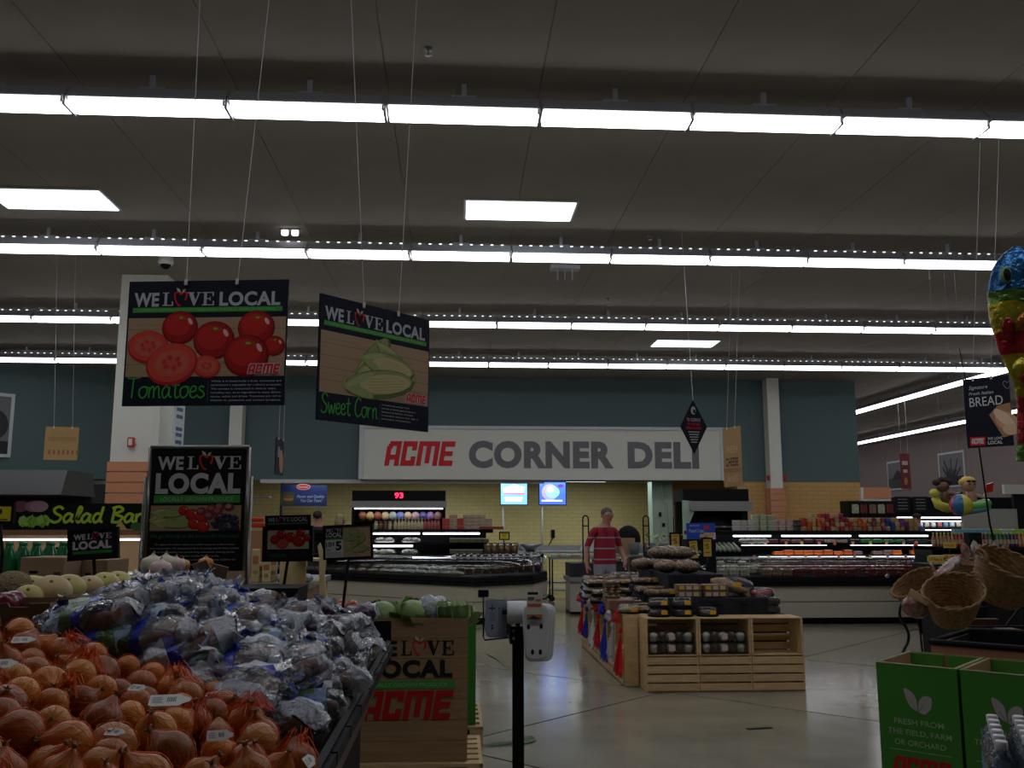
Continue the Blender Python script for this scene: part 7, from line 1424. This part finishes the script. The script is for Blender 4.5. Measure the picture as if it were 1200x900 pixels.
t = thing('display_block', 'black fruit stand hidden beneath the melons and boxes', 'stand', (-1.1, 3.0, 0)); MB().box(-1.7, -.56, .03, 1.52, .02, 1.17, m_blk).obj('body', t)
# garlic / white onions and boxes at the heap top
m_gar = mat('white_onion', (.62, .58, .46), .4, noise_=12, col2=(.48, .42, .3)); 
def wonion(lab, px, py, Y, r, m=m_gar, nm='white_onion'):
    p = onY(px, py, Y); t = thing(nm, lab, 'onion', p); pr = [(r*.1, -r*.9), (r*.7, -r*.7), (r, -r*.1), (r*.85, r*.45), (r*.4, r*.68), (r*.16, r*.82), (r*.12, r*.95)]
    MB().lathe([tuple(v) for v in smooth_path(pr, 3)], m, 16).obj('bulb', t); MB().tube([(0, 0, r*.9), (r*.1, 0, r*1.15)], [r*.12, r*.05], m_neck, 5).obj('neck', t)
for i, a_ in enumerate(((179, 662, 4.35, .055, m_gar), (194, 660, 4.45, .05, m_gar), (188, 667, 4.25, .05, mat('pinkish_onion', (.6, .42, .38), .4)), (206, 662, 4.5, .045, mat('pinkish_onion')), (241, 660, 4.6, .037, om[0]), (214, 662, 4.55, .035, om[2]))):
    wonion(f'{["large white onion leftmost on the heap top", "white onion second on the heap top", "pinkish onion in front of the white ones", "small pinkish onion right of the white ones", "golden onion on the cardboard box behind the heap", "pale gold onion behind the white-banded bag"][i]}', *a_[:4], m=a_[4])
openbox('opened cardboard box with bent flaps at the top right of the heap', 226, 268, 672, 4.5, .25, .12, R(-6)); 
for px, py, sc2 in ((238, 668, 1), (256, 672, 1)): 
    p = onY(px, py, 4.47); tag(MB().cbox((0, 0, 0), (.075, .005, .09), m_card, Matrix.Rotation(.5, 3, 'X')@Matrix.Rotation(-.35 if px < 240 else .3, 3, 'Y')).obj('box_flap', loc=p), ['left', 'right'][px > 240]+' bent brown cardboard flap at the heap top', 'cardboard')
t = thing('display_block', 'black riser under the white onions at the end of the heap', 'stand', (-1.5, 4.57, 0)); MB().box(-.25, .75, 0, .3, 0, 1.2, m_blk).obj('body', t)
# ---------------- card signs on stems ----------------
def card(lab, pTL, pTR, H_, draw, stem_px, name='sign_card', fr=.012, Y=None):
    Rv = pTR-pTL; w = Rv.length; Rv.normalize(); N = Vector((-Rv.y, Rv.x, 0)).normalized()*-1; N = Vector((Rv.y, -Rv.x, 0)).normalized(); U = Vector((0, 0, 1)); U = (U-Rv*U.dot(Rv)).normalized(); O = pTL-U*H_
    t = thing(name, lab, 'sign', O); b = MB(); c = lambda x, y, z: Rv*x+U*y-N*z
    def bx(x0, x1, y0, y1, z0, z1): 
        v = [c(x, y, z) for z in (z0, z1) for y in (y0, y1) for x in (x0, x1)]; b.add(v, [(0, 1, 3, 2), (4, 6, 7, 5), (0, 4, 5, 1), (2, 3, 7, 6), (0, 2, 6, 4), (1, 5, 7, 3)], m_blk)
    bx(0, w, 0, H_, 0, .015); e = fr
    for q in ((0, w, 0, e), (0, w, H_-e, H_), (0, e, e, H_-e), (w-e, w, e, H_-e)): bx(*q, -.006, 0)
    b.obj('frame', t); A = Art((0, 0, 0), Rv, U, .0006); draw(A, w, H_); A.obj('print', t)
    if stem_px:
        m0 = c(w/2, 0, .008); q = onY(*stem_px, O.y); e_ = Vector(q)-O; MB().tube([m0+Vector((0, .01, .02)), m0, Vector((e_.x, 0, e_.z)), Vector((e_.x-.02, .02, -O.z+.01))], .009, m_blkm, 7).obj('stem', t)
    return t
D = 4.6
def d_loc(A, w, h):
    A.rect(.012, .012, w-.012, h-.012, NAVY); we_love(A, w*.12, h*.66, w*.74, h*.17, (.5, .5, .5), 1, False); A.text('LOCAL', w*.1, h*.36, h*.24, (.5, .5, .5), 1, .05, w=w*.76); A.rect(w*.1, h*.2, w*.87, h*.29, (.04, .2, .03), 1); A.text('LOCALLY GROWN', w*.25, h*.225, h*.045, (.02, .1, .02), 2, 0, w=w*.45)
card('small black love local card on a tilted stem above the melons', onD(79.5, 621, D), onD(139, 617, D), .155, d_loc, (112, 686))
def d_tom(A, w, h):
    A.rect(.012, .012, w-.012, h-.012, NAVY); A.rect(w*.1, h*.35, w*.92, h*.88, (.5, .42, .28), 1)
    for x, y, r in ((.25, .62, .1), (.37, .76, .1), (.55, .68, .11), (.75, .8, .09), (.72, .58, .13), (.88, .66, .08)): tomato(A, w*x, h*y, w*r, 1)
    tomato(A, w*.4, h*.5, w*.12, 1, True, .2); handwrite(A, 'Tomatoes', w*.08, h*.12, h*.09, (.04, .16, .04), .0022, 2, wd=w*.4)
    for i in range(5): A.rect(w*.55, h*(.12+.04*i), w*.88, h*(.13+.04*i), (.05, .05, .05), 1)
Dt = 5.3
card('black-framed tomato picture card under a love local header', onD(308, 617, Dt), onD(367, 616, Dt), .20, d_tom, (331, 697))
def d_hdr(A, w, h): A.rect(.003, .003, w-.003, h-.003, NAVY); we_love(A, w*.06, h*.45, w*.88, h*.36, (.45, .45, .48), 1); A.rect(w*.06, h*.22, w*.94, h*.3, (.05, .35, .06), 1)
card('narrow love local header strip above the tomato card', onD(311, 604.5, Dt), onD(364, 603, Dt), .063, d_hdr, None, 'sign_header', .004)
def d_corn(A, w, h):
    A.rect(.012, .012, w-.012, h-.012, (.48, .32, .2)); A.rect(.012, .012, w*.40, h-.012, (.62, .62, .6), 1); A.rect(.012, h*.58, w*.40, h-.012, NAVY, 2); we_love(A, w*.06, h*.80, w*.32, h*.1, (.5, .5, .5), 3, False); A.text('LOCAL', w*.06, h*.66, h*.12, (.55, .55, .55), 3, .04, w=w*.32); A.rect(w*.06, h*.6, w*.38, h*.63, (.05, .3, .05), 3)
    A.text('10$', w*.06, h*.38, h*.13, (.02, .02, .02), 2, .03, w=w*.17); A.text('5', w*.25, h*.28, h*.25, (.02, .02, .02), 2, .04, w=w*.12); A.text('for', w*.08, h*.26, h*.06, (.02, .02, .02), 2, .01); 
    for i in range(3): A.rect(w*.07, h*(.09+.05*i), w*.37, h*(.105+.05*i), (.3, .3, .3), 2)
    for x, y, r in ((.55, .78, .3), (.7, .72, -.3), (.55, .6, -.1), (.72, .5, .5), (.6, .4, .6), (.75, .27, .15)): corncob(A, w*x, h*y, w*.3, w*.11, r, 1, False)
card('black-framed sweet corn price card reading ten for five dollars', onD(378.5, 616, Dt), onD(436.5, 613.5, Dt), .195, d_corn, (402, 710))
def d_yel(A, w, h): A.rect(.012, .012, w-.012, h-.012, (.72, .62, .03)); A.rect(.012, h*.8, w-.012, h-.012, (.2, .04, .02), 1); A.text('.4', w*.35, h*.45, h*.25, (.05, .02, .01), 1, .03, w=w*.25); A.rect(w*.15, h*.15, w*.8, h*.22, (.2, .15, .02), 1)
card('yellow price card in a black frame at the left edge', onD(-16, 588.5, D), onD(17.5, 588.5, D), .105, d_yel, (3, 650))
# ---------------- tall love local poster on stand ----------------
Dp = 6.7; TLp = onD(177, 524.5, Dp); TRp = onD(292, 524, Dp); Hp = 1.0; t = thing('poster_stand', 'tall black poster in a metal floor stand: love local, locally grown produce', 'sign', (TLp.x, TLp.y, TLp.z-Hp)); t['label'] = 'tall black love local poster in a metal floor stand behind the heap'
Rv = (TRp-TLp); w = Rv.length; Rv.normalize(); m_fr = mat('poster_frame_metal', (.20, .19, .17), .3, .85); b = MB(); board(t, (0, 0, 0), Rv, w, Hp, m_blk, .02)
AA_ = lambda x, z, d: Rv*x+Vector((0, 0, z))-Rv.cross(Vector((0, 0, 1)))*d
for q in (((0, 0), (0, Hp)), ((w, 0), (w, Hp)), ((0, Hp), (w, Hp)), ((0, 0), (w, 0))): MB().tube([AA_(*q[0], .0), AA_(*q[1], .0)], .016, m_fr, 8).obj('frame_bar', t)
zb = -(TLp.z-Hp); 
for x in (-.035, w+.02): MB().tube([AA_(x, Hp*.79, .02), AA_(x, zb+.02, .02)], .014, m_fr, 8).obj('stand_post', t); MB().box(AA_(x, 0, 0).x-.02, AA_(x, 0, 0).x+.02, -.22, .22, zb, zb+.025, m_fr).obj('foot', t)
A = Art((0, 0, 0), Rv, (0, 0, 1), .0012); u = w/115
def yy(py): return Hp-(py-524.5)*u
we_love(A, 9*u, yy(550), 98*u, 15*u, (.46, .46, .46), 1, False); A.text('LOCAL', 8*u, yy(577), 22*u, (.46, .46, .46), 1, .05, w=99*u); A.rect(7*u, yy(589), 107*u, yy(580), (.04, .26, .035), 1); A.text('LOCALLY GROWN PRODUCE', 15*u, yy(587), 5*u, (.32, .45, .3), 2, 0, w=84*u); A.obj('lettering', t)
A = Art((0, 0, 0), Rv, (0, 0, 1), .0012); A.rect(4*u, yy(621), 109*u, yy(592), (.34, .22, .13), 0)
for x, y, r, L_ in ((22, 602, .35, 34), (38, 606, -.6, 26), (24, 601, -.05, 34), (27, 613, -.1, 42)): corncob(A, x*u, yy(y), L_*u, 9*u, r, 1, False)
for x, y, r in ((42, 598, 6), (52, 603, 7.5), (63, 606, 7), (55, 613, 7), (66, 616, 7.5)): tomato(A, x*u, yy(y), r*u, 1)
for x, y in ((63, 599), (75, 596), (72, 604), (82, 599), (84, 594), (95, 594), (86, 606)): A.ell(x*u, yy(y), 6*u, 5*u, (.14, .03, .04), 2); A.ell((x-1)*u, yy(y-1), 3.5*u, 2.5*u, (.42, .22, .14) if x > 90 else (.35, .1, .08), 3)
r3 = random.Random(8)
for k in range(70): x = r3.uniform(78, 107); y = r3.uniform(602, 620); 
bx_ = [(r3.uniform(76, 107), r3.uniform(601, 620)) for k in range(90)]
for x, y in bx_: 
    if (x-76)/31+(620-y)/40 > .15 and y > 602+abs(x-92)*.25: A.ell(x*u, yy(y), 1.9*u, 1.9*u, (.012, .014, .03), 4, n=8); A.ell((x-.4)*u, yy(y-.4), .8*u, .8*u, (.06, .07, .12), 5, n=6)
A.obj('picture', t); A = Art((0, 0, 0), Rv, (0, 0, 1), .0012)
A.text('We go directly to the source for freshness!', 4*u, yy(629), 4.5*u, (.03, .12, .03), 1, 0, w=103*u, shear=.2)
for i, l_ in enumerate(['Throughout the summer season, our produce buyers are in direct contact', 'with area growers. We take great pride in harvesting only the finest available', 'fruits and vegetables from local farming communities, assuring you the', 'greatest selection and the freshest quality.', 'From New Jersey and Pennsylvania to the Delmarva Peninsula, ACME has the']): A.text(l_, 57*u, yy(637.5+i*4.3), 1.9*u, (.4, .4, .42), 1, .0, w=103*u*len(l_)/78, al='c')
A.obj('fine_print', t)
# ---------------- salad bar and drinks at the left ----------------
Ys = 11.0; p = onY(-60, 620, Ys); q = onY(178, 590, Ys); t = thing('salad_bar', 'salad bar station with black header board and lit orange back', 'food station', (p.x, Ys, 0)); w = q.x-p.x
MB().box(0, w, 0, .06, p.z, q.z, m_blk).obj('header_board', t); MB().box(0, w, -.0, .1, p.z-.07, p.z-.01, mat('wood_strip', (.28, .14, .07), .6)).obj('wood_strip', t)
A = Art((0, 0, p.z), (1, 0, 0), (0, 0, 1), .002); k = w/238; hh = q.z-p.z; LIME = (.42, .60, .04)
handwrite(A, 'Salad Bar', 118*k, hh*.26, hh*.34, LIME, .030, 1, .12, wd=112*k); A.obj('lettering', t)
A = Art((0, 0, p.z), (1, 0, 0), (0, 0, 1), .002)
for x, c in ((82, (.16, .06, .09)), (98, (.25, .13, .17)), (104, (.35, .22, .26))): A.ell(x*k, hh*.88, 11*k, hh*.22, c, 1)
r3 = random.Random(3)
for i in range(22): x = 84+r3.random()*30; A.poly([((x+5*math.cos(a_)*r3.uniform(.5, 1.4))*k, hh*.3+hh*.28*math.sin(a_)*r3.uniform(.3, 1)) for a_ in [j*PI/4 for j in range(8)]], [(.2, .42, .05), (.12, .3, .03), (.32, .52, .12)][i % 3], 2)
A.poly([(195*k, 0), (202*k, hh*.35), (210*k, 0)], (.5, .4, .12), 2); A.ell(222*k, hh*.1, 8*k, hh*.15, (.04, .12, .04), 2); A.obj('picture', t)
MB().box(0, w+.1, .6, .66, .9, p.z-.07, mat('orange_back', (.55, .33, .16), .6)).obj('back_panel', t); MB().box(.1, w, .05, .09, p.z-.13, p.z-.11, m_case).obj('tube_light', t); MB().box(0, w+.1, -.3, .66, .02, .86, mat('salad_base', (.25, .16, .1), .6)).obj('base', t); MB().box(0, w+.12, -.34, .6, .86, .90, m_steel).obj('counter', t)
MB().box(0, .03, 0, .6, .9, p.z, m_blk).obj('post', t); MB().box(w-.03, w, 0, .6, .9, p.z, m_blk).obj('post', t)
for i in range(7): tag(MB().cbox((0, 0, .04), (.16, .2, .06), m_steel, bev=.02).cbox((0, 0, .06), (.12, .16, .03), [m_wht, m_cab, m_meat][i % 3], bev=.01).obj('food_pan', loc=(p.x+1.3+i*.19, Ys-.1, .90)), f'{nth(i)} steel food pan from the left on the salad bar counter', 'pan', 'steel pans on the salad bar')
for i in range(5): tag(MB().cbox((0, 0, .02), (.11, .08, .03), m_white, bev=.006).obj('white_tray', loc=(onY(128+i*9, 660, Ys-.2).x, Ys-.27, .90)), f'{nth(i)} small white tray from the left at the salad bar front', 'tray', 'white trays at the salad bar')
t = thing('range_hood', 'wide dark grey extraction hood below the left teal wall', 'hood', (-8.6, 16.0, 0)); MB().prism([(0, 2.0), (.2, 2.42), (1.3, 2.42), (1.5, 2.0)], -1.2, 2.0, mat('hood_grey', (.10, .10, .105), .45, .4), 'x').obj('canopy', t); MB().box(-1.2, 2.0, 1.3, 1.4, 0, 2.0, m_dark).obj('back_panel', t)
# green bottles
m_gb = mat('green_bottle', (.01, .16, .05), .12, coat=.6); m_gl = mat('green_label', (.25, .33, .32), .4)
def gbot():
    t = thing('soda_bottle', 'x', 'bottle'); MB().lathe([(.035, 0), (.045, .02), (.045, .12), (.042, .16), (.045, .2), (.035, .25), (.016, .29), (.014, .31)], m_gb, 14).obj('body', t); MB().lathe([(.0455, .05), (.0455, .12)], m_gl, 14, caps=False).obj('label', t); MB().lathe([(.016, .305), (.016, .325), (0, .326)], mat('green_cap', (.02, .3, .1), .4), 10).obj('cap', t); return t
GB = Kind(gbot); zb_ = onY(30, 682, 6.6).z; x0_ = onY(-20, 650, 6.6).x
for r_ in range(3):
    for i in range(9): GB.put((x0_+i*.092+r_*.03, 6.6+r_*.11, zb_-.06+.0*r_), (0, 0, i), f'green soda bottle, {nth(i)} from the left in the {["front", "middle", "back"][r_]} row', 'green bottles on the left shelf')
t = thing('drinks_shelf', 'dark shelf under the green and yellow bottles at the left', 'shelf', (x0_-.1, 6.5, 0)); MB().box(0, 1.0, 0, .42, zb_-.1, zb_-.06, m_shelf).obj('shelf', t); MB().box(0, 1.0, .02, .40, 0, zb_-.1, m_shelf).obj('body', t); MB().box(.0, .92, -.01, .0, zb_-.1, zb_-.045, m_gl).obj('strip', t)
m_lj = mat('yellow_bottle', (.72, .58, .02), .35); lm = MB().lathe([(.024, 0), (.03, .02), (.034, .05), (.028, .08), (.012, .1), (.012, .12), (0, .121)], m_lj, 12).lathe([(.013, .1), (.013, .118)], m_blk, 8, caps=False).mesh('juice')
for i in range(20):
    r_ = i//7; px = (57+(i % 7)*4.6) if r_ < 2 else 77+(i-14)*4.5; py = (648, 661, 675)[r_] if r_ else 660-(i % 7)*.3; Y = (7.2, 6.75, 6.3)[r_] if False else (7.4, 7.2, 6.7)[r_]
    if r_ == 1: py = 652
    q = onY(px, py, Y); tag(inst('juice_bottle', lm, None, (q.x, Y, q.z-.05)), f'yellow lemon-juice bottle, {nth(i if i < 7 else (i-7 if i < 14 else i-14))} from the left on the {["back", "middle", "lower"][r_]} ledge', 'bottle', 'yellow juice bottles')
q = onY(57, 661, 7.4); 
for nm, Y, py, x0p, x1p in (('back', 7.3, 666, 52, 92), ('lower', 6.6, 681, 74, 104)):
    a_ = onY(x0p, py, Y); b_ = onY(x1p, py, Y); t = thing('bottle_ledge', f'dark {nm} ledge under the yellow bottles', 'shelf', (a_.x, Y, 0)); MB().box(0, b_.x-a_.x, 0, .3, a_.z-.05, a_.z, m_shelf).obj('shelf', t); MB().box(.02, b_.x-a_.x-.02, .02, .28, 0, a_.z-.05, m_shelf).obj('body', t)
def closedbox(lab, px0, px1, pt, pb, Y, d, rz, mark=True):
    a_ = onY(px0, pb, Y); b_ = onY(px1, pt, Y); w = b_.x-a_.x; h = b_.z-a_.z; t = thing('cardboard_box', lab, 'box', (a_.x, Y, a_.z-.06), rz); MB().cbox((w/2, d/2, h/2+.03), (w, d, h+.06), m_card, bev=.004).obj('body', t); MB().cbox((w*.32, -.001, h*.86), (w*.2, .006, h*.09), m_blk, bev=.002).obj('hand_hole', t)
    if mark: A = Art((0, 0, 0), (1, 0, 0), (0, 0, 1), .002); A.ell(w*.16, h*.6, w*.04, w*.04, (.06, .04, .03)); A.rect(w*.22, h*.54, w*.55, h*.68, (.08, .05, .035)); A.rect(w*.78, h*.38, w*.94, h*.85, (.05, .05, .07)); A.rect(w*.8, h*.6, w*.92, h*.64, (.25, .18, .12), 1); A.obj('print', t)
    return t
closedbox('brown cardboard case with dark print in front of the green bottles', 22, 77, 653, 683, 5.4, .3, R(-4)); closedbox('second cardboard case behind the love local card', 92, 127, 656, 686, 5.6, .3, R(-4)); closedbox('cardboard case at the left edge behind the yellow price card', 0, 18, 678, 690, 5.3, .2, 0, False)
t = thing('display_block', 'black stand carrying the cardboard cases at the left', 'stand', (onY(-10, 690, 5.3).x, 5.25, 0)); MB().box(0, .95, 0, .75, 0, onY(50, 683, 5.4).z-.06, m_blk).obj('body', t)
# cracker counter and gable shelf
Yc = 8.6; a_ = onY(288, 684, Yc); b_ = onY(362, 684, Yc); t = thing('snack_counter', 'wood-fronted counter with cracker boxes and napkins behind the cards', 'counter', (a_.x-.8, Yc, 0)); w = b_.x-a_.x+.8; MB().box(0, w, 0, 1.5, a_.z-.05, a_.z, m_steel).obj('top', t); MB().box(.05, w-.03, .05, 1.45, 0, a_.z-.05, mat('counter_wood', (.26, .13, .06), .5, noise_=4)).obj('body', t)
zc2 = a_.z
for i, (px, hh, c) in enumerate(((300, .30, (.55, .42, .2)), (306, .18, (.6, .5, .35)), (313, .2, (.62, .52, .25)), (319, .28, (.6, .48, .3)), (335, .2, (.55, .52, .48)), (345, .3, (.5, .45, .4)))):
    q = onY(px, 680, Yc+.25); t = thing('cracker_carton', f'{nth(i)} upright pale carton from the left on the wood-fronted counter', 'box', (q.x, Yc+.2+.08*(i % 2), zc2), .2, 'cartons on the counter'); MB().cbox((0, 0, hh/2), (.075, .05, hh), mat(f'carton_tan_{i}', c, .5), bev=.004).obj('carton', t); A = Art((-.0375, -.025, 0), (1, 0, 0), (0, 0, 1), .001); A.rect(.012, hh*.55, .063, hh*.8, (.4, .15, .08)); A.ell(.037, hh*.3, .02, .02, (.35, .25, .12)); A.obj('print', t)
for i in range(6): q = onY(330+i*6, 680, Yc+.15); tag(MB().ball((0, 0, .04), (.05, .05, .04), m_milk, 10, 7, lambda v: 1+.3*noise.noise(v*3)).ball((0, 0, .035), (.035, .035, .03), m_white, 8, 6).obj('napkin_packet', loc=(q.x, Yc+.12+.05*(i % 2), zc2)), f'{nth(i)} white wrapped packet from the left on the counter', 'packet', 'white packets on the counter')
Yg = 8.2; g0 = onY(366, 700, Yg); pg = lambda px, py: (onY(px, py, Yg).x-g0.x, onY(px, py, Yg).z-g0.z)
t = thing('gable_shelf', 'pale wood shelf end with stepped curved outline behind the corn card', 'shelf', (g0.x, Yg, g0.z)); MB().prism([pg(374, 720), pg(374, 652), pg(372, 640), pg(375, 636), pg(382, 656), pg(380, 676), pg(383, 700), pg(385, 720)], 0, .03, m_woodl, 'y').obj('side_panel', t)
for py in (656, 682): a_ = pg(340 if py < 660 else 365, py); b_ = pg(375, py); MB().box(a_[0], b_[0], 0, .35, b_[1]-.012, b_[1]+.008, m_woodl).obj('shelf', t)
MB().box(pg(345, 0)[0], pg(374, 0)[0], .33, .35, -g0.z, pg(0, 640)[1], m_woodl).obj('back_panel', t); MB().box(pg(374, 0)[0], pg(384, 0)[0], 0, .35, -g0.z, pg(0, 715)[1], m_woodl).obj('leg', t)
# red discs behind poster right edge
for i in range(2): q = onY(301+i*1.5, 609+i*6.5, 9.55); tag(MB().cbox((0, 0, 0), (.14, .05, .045), mat('red_pack', (.55, .04, .02), .4), bev=.01).obj('red_pack', loc=q), ['upper', 'lower'][i]+' red pack on the rack right of the tall poster', 'pack')
q = onY(300, 618, 9.6); t = thing('pack_rack', 'small brown rack behind the tall poster', 'rack', (q.x, 9.6, 0)); MB().box(-.15, .12, -.1, .3, 0, q.z-.03, m_brn).obj('body', t); MB().box(-.1, -.07, .1, .13, q.z, q.z+.3, m_grey).box(-.12, .1, .1, .25, q.z+.3, q.z+.32, m_grey).obj('top', t)
